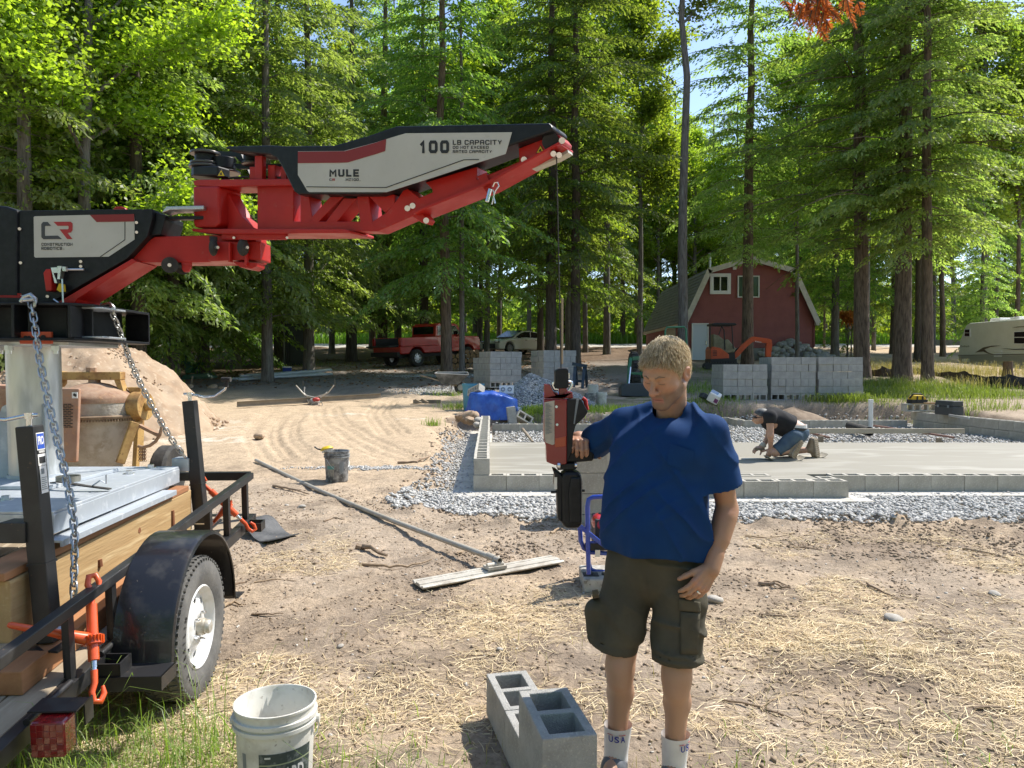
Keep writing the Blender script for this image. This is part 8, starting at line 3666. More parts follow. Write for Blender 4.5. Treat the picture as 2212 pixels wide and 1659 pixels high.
# trunk and limbs
f=Field((.12,2.66,.02),(1.02,3.55,1.56),.0085)
f.cone(hipR+UPV*.02+lf*.02,hipL+UPV*.02-lf*.02,.085,.085,.05,(fw,1.1))
f.cone((hipR+hipL)/2,(shR+shL)/2-UPV*.14,.100,.125,.06,(fw,1.3))
f.cone(shR-UPV*.04+lf*.02,shL-UPV*.04-lf*.02,.04,.04,.05)
f.cone(neck-UPV*.08,neck,.062,.056,.04)
for a_,b_,c_,d_ in((hipR,knR,anR,0),(hipL,knL,anL,1)):
 f.cone(a_,b_,.082,.056,.03)
 f.cone(b_+fw*.012,b_-UPV*.06+fw*.012,.050,.045,.02)
 calf=b_+(c_-b_)*.32-fw*.022
 f.cone(b_-UPV*.03,calf,.046,.049,.03)
 f.cone(calf,c_,.047,.031,.03)
 f.cone(b_-UPV*.04+fw*.012,c_+fw*.004,.034,.027,.02)
 f.cone(c_,c_-UPV*.05+fw*.13,.034,.028,.02)
f.cone(shR-UPV*.02,elR,.040,.040,.03)
f.cone(shL-UPV*.02,elL,.040,.039,.03)
Vb,Fb=f.mesh()
# forearms and hands on a finer grid
GRIP=Q8(1160,408)
hx_=A(Q8(1240,408))-A(Q8(1080,408))
hx_=hx_/np.linalg.norm(hx_)
gR=A(GRIP)
WR_=V3(1247,948,GD+.045)
dR=V3(1259,945,GD-.02)-WR_
handR,knk=hand(WR_,A((.02,-.75,-.05)),A((0,-.12,1)),A((1,0,0)),[(1.12,.65,.55),(1.18,.6,.55),(1.2,.62,.55),(1.12,.75,.6)],size=.98,spread=.05,thumb_to=A((.9,
-.2,-.75)),tcurl=.25)
fr=Field(np.minimum(elR,WR_)-.12,np.maximum(elR,WR_)+.13,.0036)
fr.cone(elR,WR_-(WR_-elR)*.02,.043,.028,.02)
fr.cone(elR+(WR_-elR)*.25,WR_-(WR_-elR)*.25,.044,.034,.03)
for a_,b_,r0,r1 in handR:
 fr.cone(a_,b_,r0,r1,.0055)
Vr,Fr=fr.mesh()
dL=V3(1500,1282,2.79)-wrL
handL,knl=hand(wrL,dL,A((.35,-.9,.1)),A((-1,-.2,0)),[(.30,.45,.30),(.42,.50,.35),(.45,.50,.35),(.40,.50,.35)],size=1.0,spread=.10,thumb_to=A((-.80,-.25,
-.28)),tcurl=.20)
fl_=Field(np.minimum(elL,wrL)-A((.16,.13,.20)),np.maximum(elL,wrL)+.10,.0042)
fl_.cone(elL+(shL-elL)*.3,elL,.044,.038,.02)
fl_.cone(elL,wrL,.038,.0265,.02,None)
fl_.cone(elL+(wrL-elL)*.15+fw*.008,elL+(wrL-elL)*.5,.039,.033,.03)
fl_.cone(elL+(wrL-elL)*.8,wrL+(wrL-elL)*.05,.027,.026,.02,(fw*.9+lf*.3,1.15))
for a_,b_,r0,r1 in handL:
 fl_.cone(a_,b_,r0,r1,.0055)
Vl,Fl=fl_.mesh()
Vs=[Vb,Vh,Vr,Vl]
o_=np.cumsum([0]+[len(v)for v in Vs])
Fs=np.concatenate([ff+o_[k]for k,ff in enumerate((Fb,Fh,Fr,Fl))])
Vall=np.concatenate(Vs)
nz=n3(Vall,22,5)
nf=n3(Vall,90,6)
SK=A((.42,.245,.155))
colr=np.broadcast_to(SK,Vall.shape).copy()*(.90+.2*nz)[:,None]
colr=colr+(A((.40,.17,.11))-colr)*(sstep(.5,.68,nz)*.25)[:,None]
q=(Vh-HC)@HR
ch=colr[o_[1]:o_[2]]
beard=sstep(-.030,-.050,q[:,2])*sstep(.0,.02,q[:,1])*(1-sstep(.0,.006,.0065-np.hypot(np.clip(np.abs(q[:,0])-.012,0,1),(q[:,2]+.0665)*1.1))*0)
beard=np.maximum(beard*(q[:,2]>-.125),sstep(.012,-.01,q[:,1])*sstep(-.02,.0,q[:,1]+.03)*sstep(-.02,-.04,q[:,2])*(np.abs(q[:,0])>.05)*.8)
beard*=.65+.7*n3(Vh,300,8)
ch+=(A((.20,.125,.085))-ch)*np.clip(beard*.95,0,.92)[:,None]
lips=np.exp(-((q[:,2]+.0665)/.0095)**2)*(np.abs(q[:,0])<.024)*(q[:,1]>.075)
ch+=(A((.42,.15,.12))-ch)*(lips*.8)[:,None]
rosy=np.exp(-(((np.abs(q[:,0])-.04)/.03)**2+((q[:,2]+.012)/.025)**2))*(q[:,1]>.03)+np.exp(-((q[:,0]/.018)**2+((q[:,2]+.025)/.02)**2))*(q[:,1]>.09)+(np.abs(q[:,
0])>.076)*(np.abs(q[:,1]+.012)<.04)*.9
ch+=(A((.47,.20,.13))-ch)*(np.clip(rosy,0,1)*.45)[:,None]
colr[o_[1]:o_[2]]=ch
for k in(2,3):
 c2_=colr[o_[k]:o_[k+1]]
 c2_*=A((.92,.86,.80))if k==3 else A((1.05,1.0,.98))
 for kk in(knk if k==2 else knl):
  dd=np.linalg.norm(Vs[k]-kk,axis=1)
  c2_+=(A((.52,.22,.15))-c2_)*(np.exp(-(dd/.012)**2)*.6)[:,None]
surf('body',Vall,Fs,M_flesh,man,colr)
# hair: a cap and short strands
M_hair=pm('hair_light_brown',(.36,.27,.175),.55,col2=(.24,.175,.11),vs=40,bump=.8,bs=260,spec=.4)
M_hair2=leafmat('hair_strands',(.27,.20,.125),(.60,.49,.355),(1.0,.95,.85),.15)
def hairline(y,ax_):
 xs_=[-.13,-.09,-.05,-.025,.005,.02,.045,.07,.10]
 zs_=[-.075,-.062,-.045,-.012,.012,-.012,.045,.074,.082]
 return np.interp(y,xs_,zs_)+np.where((y>.03),-.0*ax_,0)
fhair=Field(HC-.16,HC+.16,.0042)
fhair.ell(H(0,-.018,.042),(.081,.103,.090),HR,.02)
fhair.ell(H(0,.024,.035),(.0705,.068,.066),HR,.03)
fhair.ell(H(0,-.055,-.01),(.066,.060,.065),HR,.03)
i_,p_=fhair.near(.06)
qq=(p_-HC)@HR
fhair.D[i_]-=((n3(p_,45,9)-.45)*.005+.003*sstep(.05,.12,qq[:,2])).astype(np.float32)
clip=hairline(qq[:,1],np.abs(qq[:,0]))+(n3(p_,120,4)-.5)*.016-qq[:,2]
clip=np.maximum(clip,np.where((np.abs(qq[:,0])<.052)&(qq[:,1]>.05),.072-.25*np.abs(qq[:,0])-qq[:,2],-1))
fhair.D[i_]=np.maximum(fhair.D[i_],clip*.8)
Vx,Fx=fhair.mesh()
hair_o=surf('hair',Vx,Fx,M_hair,man)
rr=np.random.default_rng(17)
nst=22000
k_=rr.integers(0,len(Vx),nst)
pb_=Vx[k_]+rr.normal(0,.002,(nst,3))
ql=(pb_-HC)@HR
outd=pb_-H(0,-.01,.02)
outd/=np.linalg.norm(outd,axis=1,keepdims=True)
keep=(ql[:,2]>hairline(ql[:,1],np.abs(ql[:,0]))-.004)
pb_,outd,ql=pb_[keep],outd[keep],ql[keep]
comb=hf*.75+hl*.25-hu*.35
top_=sstep(.02,.08,ql[:,2])[:,None]
dirs=outd*(.20+.20*top_)+comb*(.45+.5*top_)-hu*.5*(1-top_)+rr.normal(0,.07,pb_.shape)+(n3(pb_,30,33)[:,None]-.5)*.8*hl
dirs/=np.linalg.norm(dirs,axis=1,keepdims=True)
ln_=(.009+.022*top_[:,0])*rr.uniform(.6,1.3,len(pb_))
sides=np.cross(dirs,rr.normal(0,1,pb_.shape))
sides/=np.linalg.norm(sides,axis=1,keepdims=True)
wv=sides*.0008
Vt=np.stack([pb_-wv,pb_+wv,pb_+dirs*ln_[:,None]-outd*.002],1).reshape(-1,3)
loc_=np.array(man.location)
so=mesh_obj('hair_strands',np_mesh('hair_strands',Vt-loc_,np.arange(len(Vt)).reshape(-1,3),M_hair2),man,'stuff')
from mathutils.bvhtree import BVHTree
HB=BVHTree.FromPolygons([tuple(v)for v in Vh],[tuple(int(i)for i in q_)for q_ in Fh])
def skin(x,z):
 h,n_,i,d_=HB.ray_cast(Vector(H(x,.2,z)),Vector(-hf))
 return A(h)if h is not None else H(x,.09,z)
M_brow=pm('brow_hair',(.22,.145,.09),.7)
for s in(-1,1):
 m=MB()
 m.tube([skin(s*.013,.027),skin(s*.028,.032),skin(s*.046,.027)],[.0030,.0036,.0016],6)
 o=m.build('eyebrow',M_brow,man,60,world=True)
 m=MB()
 m.tube([skin(s*.019,.0015),skin(s*.031,-.001),skin(s*.043,.0015)],[.0012,.0020,.0012],6)
 m.build('eyelashes',M_brow,man,60,world=True)
m=MB()
m.tube([skin(-.021,-.0665),skin(-.008,-.0660),skin(.008,-.0660),skin(.021,-.0665)],[.0007,.0014,.0014,.0007],6)
m.build('mouth_line',pm('mouth_dark',(.10,.035,.03),.7),man,60,world=True)
# shirt
M_shirt=cloth_mat('shirt_blue',(.006,.041,.140),(.005,.031,.108),7)
fs_=Field((.10,2.60,.86),(1.05,3.50,1.56),.0056)
tc0=A((.565,2.985,.80))
ch0=A((.567,2.985,1.24))
fs_.cone(tc0,A((.565,2.98,1.10)),.213,.214,.03,(fw,1.48))
fs_.cone(A((.565,2.985,1.06)),A((.570,3.0,1.25)),.210,.196,.06,(fw,1.50))
fs_.cone(shR+lf*.015-UPV*.015,neck-lf*.045-UPV*.012,.058,.048,.035)
fs_.cone(shL-lf*.015-UPV*.015,neck+lf*.045-UPV*.012,.058,.048,.035)
fs_.cone(shR-UPV*.09+lf*.08,shL-UPV*.09-lf*.08,.098,.098,.05,(fw,1.0))
fs_.ell(A((.56,2.985,1.03))+fw*.115,(.13,.06,.12),np.stack([lf,fw,UPV],1),.08)
slR=shR+(elR-shR)*.86
slL=shL+(elL-shL)*.70
fs_.cone(shR-UPV*.01,slR+(slR-shR)*.2,.062,.072,.035)
fs_.cone(shL-UPV*.01,slL+(slL-shL)*.2,.060,.086,.035)
i_,p_=fs_.near(.06)
t1=(p_-ch0)@lf
t2=(p_-ch0)@UPV
t3=(p_-ch0)@fw
w1=(t1*.80+t2*.60)
w2=(-t1*.55+t2*.83)
f1=vnoise(w2*16+vnoise(w1*4,t3*4,3)*1.3,w1*3.2+t3*4,61)
f2=vnoise(w1*15+vnoise(w2*4,t3*4,5)*1.3,w2*3.0+t3*5,62)
f3=n3(p_,9,63)
low_=sstep(.05,-.25,t2)
left_=sstep(-.05,.15,t1)
rg1,rg2=1-np.abs(2*f1-1),1-np.abs(2*f2-1)
slv=1-.5*sstep(.17,.22,np.abs(t1))
fold=.014-(rg1**4*(.013*(1-left_)+.004)+rg2**4*(.013*left_+.004))*slv+(f3-.5)*.016
fold+=(vnoise(t1*17+t3*9,t2*2.2,71)-.5)*.022*low_
fs_.D[i_]+=(fold-.010).astype(np.float32)
P3_=p_
hem=.928+.012*np.sin(t1*11+1)+.018*sstep(-.05,-.2,t1)-.012*sstep(.05,.2,t1)
dcl=hem-p_[:,2]
nd=(neck-UPV*.0)-fw*.0
nk=p_-(neck+fw*.034+UPV*.004)
nr=np.sqrt(((nk@lf)/1.05)**2+((nk@fw)/1.12)**2+((nk@UPV)/1.35)**2)-.063
Dv=fs_.D[i_]
ur,ul=(slR-shR)/np.linalg.norm(slR-shR),(slL-shL)/np.linalg.norm(slL-shL)
cR=np.where(np.linalg.norm(np.cross(p_-shR,ur),axis=1)<.12,(p_-slR)@ur+.006*np.sin(40*(p_@lf)),-1)
cR=np.where((p_-shR)@ur>.08,cR,-1)
cL=np.where(np.linalg.norm(np.cross(p_-shL,ul),axis=1)<.13,(p_-slL)@ul,-1)
cL=np.where((p_-shL)@ul>.08,cL,-1)
tors=((p_-ch0)@lf>.245)|((p_-shL)@lf>-.02)
cL=np.where(tors,cL,-1)
cR=np.where((p_-shR)@lf<.10,cR,-1)
inner=-(Dv+.013)
rim_=np.minimum(np.minimum(np.abs(dcl),np.abs(nr)),np.minimum(np.where(cR>-.5,np.abs(cR),9),np.where(cL>-.5,np.abs(cL),9)))
Dn=np.maximum.reduce([Dv,dcl,-nr,cR,cL])
Dn=np.where((rim_<.045),np.maximum(Dn,np.where(Dv<-.013,.5*(-.013-Dv)+.001,-1)),Dn)
fs_.D[i_]=Dn.astype(np.float32)
allp=fs_.pts()
far=np.abs(fs_.D)>=.06
bad=(allp[...,2]<.90)
fs_.D=np.where(bad,np.maximum(fs_.D,.02),fs_.D)
dRc=(allp-slR)@ur
dLc=(allp-slL)@ul
fs_.D=np.where((dRc>0)&(np.linalg.norm(np.cross(allp-shR,ur),axis=-1)<.12)&((allp-shR)@lf<.08),np.maximum(fs_.D,.01),fs_.D)
fs_.D=np.where((dLc>0)&(np.linalg.norm(np.cross(allp-shL,ul),axis=-1)<.13)&((allp-shL)@lf>-.03),np.maximum(fs_.D,.01),fs_.D)
Vx,Fx=fs_.mesh()
shirt=surf('shirt',Vx,Fx,M_shirt,man,None,3)
pk=[V3(1447,957,2.80),V3(1500,975,2.80),V3(1494,1020,2.80),V3(1440,1003,2.80)]
def onto(o,p,d,off=.003):
 """point of object o's own mesh met from p along d"""
 from mathutils.bvhtree import BVHTree
 key=o.name
 if key not in _BVH:
  me=o.data
  _BVH[key]=BVHTree.FromPolygons([v.co+o.parent.location for v in me.vertices],[tuple(q_.vertices)for q_ in me.polygons])
 h,n_,i,dist=_BVH[key].ray_cast(Vector(p),Vector(d).normalized())
 return(h-Vector(d).normalized()*off)if h is not None else Vector(p)
_BVH={}
gridn=7
vs,fs=[],[]
for j in range(gridn+1):
 for i in range(gridn+1):
  a_=pk[0]*(1-i/gridn)+pk[1]*(i/gridn)
  b_=pk[3]*(1-i/gridn)+pk[2]*(i/gridn)
  c_=a_*(1-j/gridn)+b_*(j/gridn)
  c_=A(CAM)+(c_-A(CAM))*.9
  vs.append(onto(shirt,c_,c_-A(CAM),.004 if j else .007))
for j in range(gridn):
 for i in range(gridn):
  fs.append((j*(gridn+1)+i,j*(gridn+1)+i+1,(j+1)*(gridn+1)+i+1,(j+1)*(gridn+1)+i))
m=MB()
m.add(vs,fs)
m.build('shirt_pocket',M_shirt,man,80,world=True)
# cargo shorts
M_short=cloth_mat('shorts_olive',(.088,.080,.058),(.060,.055,.040),8)
fq=Field((.22,2.62,.46),(.98,3.30,1.12),.0068)
wc=A((.565,2.99,1.02))
fq.cone(wc+UPV*.03,wc-UPV*.12,.170,.183,.03,(fw,1.32))
hemR,hemL=V3(1326,1402,2.99),V3(1464,1427,2.91)
fq.cone(hipR-UPV*.02-lf*.005,hemR-UPV*.06,.108,.088,.012)
fq.cone(hipL-UPV*.02+lf*.01,hemL-UPV*.06,.108,.094,.012)
Rb=np.stack([lf,fw,UPV],1)
fq.cone(hemR-lf*.058+UPV*.05,hemR-lf*.062+UPV*.15,.040,.040,.012,(lf,.95))
fq.cone(hemL+lf*.062+UPV*.05,hemL+lf*.060+UPV*.15,.040,.040,.012,(lf,.95))
i_,p_=fq.near(.06)
tt1,tt2,tt3=(p_-wc)@lf,(p_-wc)@UPV,(p_-wc)@fw
g1=vnoise(tt2*13+vnoise(tt1*6,tt3*6,2)*1.5+tt1*6,tt1*4+tt3*5,81)
g2=n3(p_,11,82)
fq.D[i_]+=(.006-(1-np.abs(2*g1-1))**4*.016+(g2-.5)*.018).astype(np.float32)
tm=np.abs(tt1+.01)
crease=np.exp(-(tm/.006)**2)*.004*(tt3>0)*(tt2>-.26)
fq.D[i_]+=crease.astype(np.float32)
mid=(hemR+hemL)/2
side_r=(p_-mid)@lf<0
hz_=np.where(side_r,hemR[2]-.10*((p_-hemR)@lf)*0,hemL[2])
slope=np.where(side_r,((p_-hemR)@lf)*-.16,((p_-hemL)@lf)*.0)
dcl=hz_+slope-p_[:,2]
Dv=fq.D[i_]
band=np.exp(-((dcl+.035)/.005)**2)*.003
Dv=Dv+band
Dn=np.maximum(Dv,dcl)
Dn=np.where(np.abs(dcl)<.06,np.maximum(Dn,np.where(Dv<-.012,.5*(-.012-Dv)+.001,-1)),Dn)
fq.D[i_]=Dn.astype(np.float32)
allp=fq.pts()
sr=(allp-mid)@lf<0
hzz=np.where(sr,hemR[2]+((allp-hemR)@lf)*-.16,hemL[2])
fq.D=np.where(allp[...,2]<hzz-.004,np.maximum(fq.D,.012),fq.D)
Vx,Fx=fq.mesh()
shorts=surf('cargo_shorts',Vx,Fx,M_short,man,None,1)
def patch(o,quad,name,mat,n=8,off=.004,thick=True):
 q_=[A(P(u,v,2.6))for u,v in quad]
 vs,fs=[],[]
 for j in range(n+1):
  for i in range(n+1):
   c_=(q_[0]*(1-i/n)+q_[1]*(i/n))*(1-j/n)+(q_[3]*(1-i/n)+q_[2]*(i/n))*(j/n)
   vs.append(onto(o,c_,c_-A(CAM),off))
 for j in range(n):
  for i in range(n):
   fs.append((j*(n+1)+i,(j+1)*(n+1)+i,(j+1)*(n+1)+i+1,j*(n+1)+i+1))
 m=MB()
 m.add(vs,fs)
 ob=m.build(name,mat,man,80,world=True)
 md=ob.modifiers.new('cloth_thickness','SOLIDIFY')
 md.thickness=.003
 md.offset=1
 return ob
patch(shorts,[(1466,1293),(1512,1300),(1513,1322),(1467,1318)],'pocket_flap',M_short,6,.006)
patch(shorts,[(1470,1322),(1512,1324),(1508,1412),(1470,1412)],'cargo_pocket',M_short,6,.005)
patch(shorts,[(1279,1275),(1292,1272),(1294,1290),(1280,1293)],'pocket_flap',M_short,4,.006)
# socks, shoes
M_sock=cloth_mat('sock_white',(.72,.71,.69),(.62,.61,.59),12)
M_shoe=pm('shoe_grey',(.075,.085,.10),.6,col2=(.15,.16,.18),vs=14)
M_blueink=pm('sock_blue',(.02,.03,.25),.7)
M_redink=pm('sock_red',(.40,.02,.04),.7)
for an,kn_,vt,s in((anR,knR,1563,'R'),(anL,knL,1583,'L')):
 top=kn_+(an-kn_)*((P(0,vt,an[1]).z-kn_[2])/(an[2]-kn_[2]))
 m=MB()
 n=44
 vs,fs=[],[]
 rows=12
 for j in range(rows+1):
  q_=j/rows
  c_=top+(an-top)*q_*1.15
  rad=.0535-.010*q_+.004*(q_>.8)*(q_-.8)/.2
  back=-fw*.014*(1-q_)
  for k in range(n):
   a_=2*PI*k/n
   rib=.0012*math.cos(k*PI)if j>1 else .002
   r_=rad+rib
   pnt=c_+back+lf*math.cos(a_)*r_+fw*math.sin(a_)*r_*1.08
   vs.append(pnt)
 for j in range(rows):
  for k in range(n):
   fs.append((j*n+k,(j+1)*n+k,(j+1)*n+(k+1)%n,j*n+(k+1)%n))
 m.add(vs,fs)
 sock=m.build('sock',M_sock,man,70,world=True)
 cL_=top+(an-top)*.27-fw*.006
 a_c=math.atan2(-1,-.18 if s=='R' else .22)
 for i,(chh,mt)in enumerate((('U',M_blueink),('S',M_blueink),('A',M_blueink))):
  me=text_mesh(chh,1.,.02,0,'LEFT',mt)
  co=np.empty(len(me.vertices)*3,np.float32)
  me.vertices.foreach_get('co',co)
  co=co.reshape(-1,3)
  lo_,hi_=co.min(0),co.max(0)
  aa=a_c+(i-1.5)*.46+.05+.36*(co[:,0]-lo_[0])/(hi_[0]-lo_[0])
  if s=='L':
   aa=aa+.62
  zz=-.012+.024*(co[:,1]-lo_[1])/(hi_[1]-lo_[1])
  r_=.0535
  W_=np.stack([cL_[0]+r_*np.cos(aa),cL_[1]+r_*1.08*np.sin(aa),cL_[2]+zz],1)-loc_
  me.vertices.foreach_set('co',W_.astype(np.float32).ravel())
  me.update()
  lo2=mesh_obj('lettering',me,man)
 for k,(a0,a1,z_)in enumerate(((-.75,-.30,.0165),(.15,.66,.0165))):
  m=MB()
  pts=[]
  for t_ in np.linspace(a0,a1,6):
   aa=a_c+t_+(.62 if s=='L' else 0)
   pts.append((cL_[0]+(.0538)*math.cos(aa),cL_[1]+.0538*1.08*math.sin(aa),cL_[2]+z_))
  m.tube(pts,.0012,4)
  m.build('sock_stripe',M_redink,man,world=True)
 fsh=Field(an+A((-.16,-.24,-.12)),an+A((.16,.14,.08)),.006)
 toe=an+fw*.155-UPV*.062
 heel=an-fw*.045-UPV*.06
 fsh.cone(heel,toe,.036,.042,.02,(UPV,1.1))
 fsh.cone(an-fw*.02-UPV*.01,an+fw*.03-UPV*.03,.044,.05,.03)
 fsh.cone(an+A((0,0,.005)),an+A((0,0,.09)),.037,.036,.012,sub=True)
 i_,p_=fsh.near(.05)
 fsh.D[i_]=np.maximum(fsh.D[i_],(.006-p_[:,2]).astype(np.float32))
 Vx,Fx=fsh.mesh()
 surf('shoe',Vx,Fx,M_shoe,man,None,2)
m=MB()
rf=handL[5+6]
pa_,pb__=Vector(rf[0]),Vector(rf[1])
m.ring(pa_.lerp(pb__,.45),pb__-pa_,.0112,.0098,.005,20)
m.build('finger_ring',M_chrome,man,40,world=True)
# the kneeling worker
KYD=11.15
def kz(x,y,dy=0.):
 return A(P(1536+.1488*x,822.9+.1488*y,KYD+dy))
base=kz(1150,1100)
kw=thing('person','worker in a black shirt and jean shorts kneeling on boards to trowel the slab','person',(base[0],KYD,.303))
f=Field(kz(560,1180)-A((.05,.55,.1)),kz(1700,330)+A((.05,.55,.05)),.012)
F_=A((-1,.10,0))
hN,hF=kz(1215,800,-.13),kz(1290,780,.15)
kN,kF=kz(925,1035,-.15),kz(1010,1030,.22)
aN,aF=kz(1165,1010,-.16),kz(1420,1000,.16)
sN,sF=kz(850,520,-.20),kz(850,530,.20)
eN,wN=kz(865,790,-.24),kz(865,985,-.12)
eF,wF=kz(840,800,.16),kz(745,960,.05)
chest=kz(900,560,0)
pel=kz(1240,740,0)
f.cone(pel,chest,.155,.165,.05,((0,1,0),.95))
f.cone(sN,sF,.075,.075,.05)
f.cone(hN,kN,.095,.06,.04)
f.cone(hF,kF,.095,.06,.04)
f.cone(kN,aN,.058,.042,.03)
f.cone(kF,aF,.058,.042,.03)
f.cone(sN,eN,.058,.045,.03)
f.cone(sF,eF,.058,.045,.03)
f.cone(eN,wN,.045,.03,.02)
f.cone(eF,wF,.045,.03,.02)
hc=kz(725,510,-.02)
f.ell(hc,(.105,.080,.10),None,.02)
f.ell(hc+A((-.055,0,-.055)),(.06,.058,.065),None,.03)
f.cone(hc+A((-.105,0,-.035)),hc+A((-.125,0,-.06)),.012,.016,.015)
f.ell(hc+A((.02,-.082,-.02)),(.022,.012,.03),None,.01)
f.cone(hc+A((.03,0,-.04)),(sN+sF)/2,.058,.07,.03)
for(W_,d_,n_,t_,sz)in((wN,A((-.3,0,-1)),A((0,-1,0)),A((-1,0,0)),1.05),(wF,A((-1,-.1,-.25)),A((0,-.5,1)),A((0,-1,0)),1.1)):
 hh,_=hand(W_,d_,n_,t_,[(.5,.5,.4)]*4,size=sz)
 for a_,b_,r0,r1 in hh:
  f.cone(a_,b_,r0*1.1,r1*1.15,.008)
Vx,Fx=f.mesh()
nz=n3(Vx,12,5)
colr=A((.50,.29,.20))*(.9+.2*nz)[:,None]
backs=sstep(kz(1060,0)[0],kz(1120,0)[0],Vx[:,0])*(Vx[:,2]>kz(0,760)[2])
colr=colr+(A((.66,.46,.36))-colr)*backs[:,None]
surf('body',Vx,Fx,M_flesh,kw,colr,1)
def garment(name,prims,mat,clips,h=.012,amp=.012,seed=1,sub=()):
 a_=np.concatenate([[q_[0],q_[1]]for q_ in prims])
 g=Field(a_.min(0)-.26,a_.max(0)+.26,h)
 for q_ in prims:
  g.cone(*q_[:4],.04,q_[4]if len(q_)>4 else None)
 i,p=g.near(.07)
 d=g.D[i]+(n3(p,12,seed)-.5)*amp*2+(np.abs(vnoise(p[:,0]*12+p[:,2]*9,p[:,1]*5+p[:,2]*3,seed+3)-.5)-.2)*amp
 g.D[i]=d.astype(np.float32)
 al=g.pts()
 for c0,n0 in clips:
  n0=A(n0)/np.linalg.norm(n0)
  g.D=np.maximum(g.D,((al-c0)@n0)).astype(np.float32)
 for c0,n0,cen,rad in sub:
  n0=A(n0)/np.linalg.norm(n0)
  w=np.linalg.norm(al-cen,axis=-1)<rad
  g.D=np.where(w,np.maximum(g.D,((al-c0)@n0)),g.D).astype(np.float32)
 v,ff=g.mesh()
 return surf(name,v,ff,mat,kw,None,1)
M_bshirt=cloth_mat('shirt_black',(.018,.018,.020),(.030,.030,.033),6)
M_jean=cloth_mat('denim',(.060,.095,.140),(.10,.145,.19),5)
lowb=kz(1215,640,0)
garment('shirt',[(kz(1190,690),chest,.172,.182,((0,1,0),.95)),(sN,sF,.095,.095),(sN,sN+(eN-sN)*.45,.078,.074),(sF,sF+(eF-sF)*.45,.078,.074)],M_bshirt,[(kz(1190,
600),(.80,0,.10-.55))],sub=((sN+(eN-sN)*.36,eN-sN,sN+(eN-sN)*.55,.14),(sF+(eF-sF)*.36,eF-sF,sF+(eF-sF)*.55,.14)))
garment('jean_shorts',[(kz(1215,770),kz(1245,745),.168,.165,((0,1,0),.92)),(hN,kN,.115,.082),(hF,kF,.115,.082)],M_jean,[(kz(1215,690),(.06,0,1))],sub=((hN+(kN-hN)*.93,
kN-hN,kN,.15),(hF+(kF-hF)*.93,kF-hF,kF,.15)))
m=MB()
pts=[]
for k in range(28):
 a_=2*PI*k/28
 pts.append(kz(1217,692)+A((.165*math.cos(a_),.180*math.sin(a_),-.012*math.cos(a_))))
for a_,b_ in zip(pts,pts[1:]+pts[:1]):
 m.bar(a_,b_,.012,.040)
m.build('belt',M_dk,kw,world=True)
m=MB()
pts=[kz(1217,660)+A((.160*math.cos(2*PI*k/28),.172*math.sin(2*PI*k/28),.004))for k in range(28)]
for a_,b_ in zip(pts,pts[1:]+pts[:1]):
 m.bar(a_,b_,.01,.05)
m.build('waistband',M_sock,kw,world=True)
m=MB()
m.ball(hc+A((.015,0,.028)),(.112,.090,.088),20,12)
m.bar(hc+A((-.08,0,.01)),hc+A((-.15,0,-.02)),.12,.012)
m.build('cap',pm('cap_grey',(.05,.052,.055),.6,col2=(.14,.14,.14),vs=14),kw,50,world=True)
m=MB()
m.box(hc+A((-.095,-.045,-.02)),(.03,.04,.022))
m.box(hc+A((-.095,.045,-.02)),(.03,.04,.022))
m.tube([hc+A((-.09,-.06,-.018)),hc+A((.02,-.085,-.01))],.004,6)
m.build('sunglasses',M_dk,kw,world=True)
M_boot=pm('boot_tan',(.30,.22,.145),.85,col2=(.40,.33,.25),vs=12)
M_sole=pm('boot_sole',(.42,.35,.26),.9,col2=(.30,.24,.17),vs=14)
for(x0,y0,x1,y1,dy,an_)in((1165,1065,1262,880,-.17,aN),(1500,1075,1470,865,.12,aF)):
 toe_,heel_=kz(x0,y0,dy),kz(x1,y1,dy+.02)
 g=Field(np.minimum(toe_,heel_)-.16,np.maximum(toe_,heel_)+.16,.010)
 g.cone(toe_,heel_,.046,.040,.02)
 g.cone(heel_,an_,.046,.052,.03)
 v,ff=g.mesh()
 surf('boot',v,ff,M_boot,kw,None,1)
 d_=(heel_-toe_)/np.linalg.norm(heel_-toe_)
 nrm_=A((.62,-.75,.0))
 nrm_=nrm_-d_*(nrm_@d_)
 nrm_=nrm_/np.linalg.norm(nrm_)
 sd_=np.cross(d_,nrm_)
 m=MB()
 out_=[]
 L_=np.linalg.norm(heel_-toe_)
 for t_,w_ in((-.20,.02),(-.14,.04),(.0,.052),(.25,.056),(.5,.046),(.8,.045),(1.05,.046),(1.14,.034),(1.17,.012)):
  out_.append((t_,w_))
 pts=[toe_+d_*L_*t_+sd_*w_ for t_,w_ in out_]+[toe_+d_*L_*t_-sd_*w_ for t_,w_ in reversed(out_)]
 m.prism3([Vector(p+nrm_*.040)for p in pts],Vector(nrm_),0,.020)
 for t_ in np.linspace(-.05,1.05,9):
  c_=toe_+d_*L_*t_+nrm_*.063
  for k in range(4):
   a_=c_+sd_*(-.042+.021*k)+d_*(.006 if k%2 else-.006)
   b_=c_+sd_*(-.042+.021*(k+1))+d_*(-.006 if k%2 else .006)
   m.bar(a_,b_,.009,.010,up=nrm_)
 m.build('boot_sole',M_sole,kw,world=True)
m=MB()
m.cyl(wF+A((-.02,0,.0)),wF+(eF-wF)*.22,.042,.046,n=16)
m.build('glove_cuff',pm('glove',(.55,.52,.42),.8),kw,50,world=True)
M_kb=pm('kneeboard',(.44,.40,.32),.6,col2=(.34,.31,.25),vs=6)
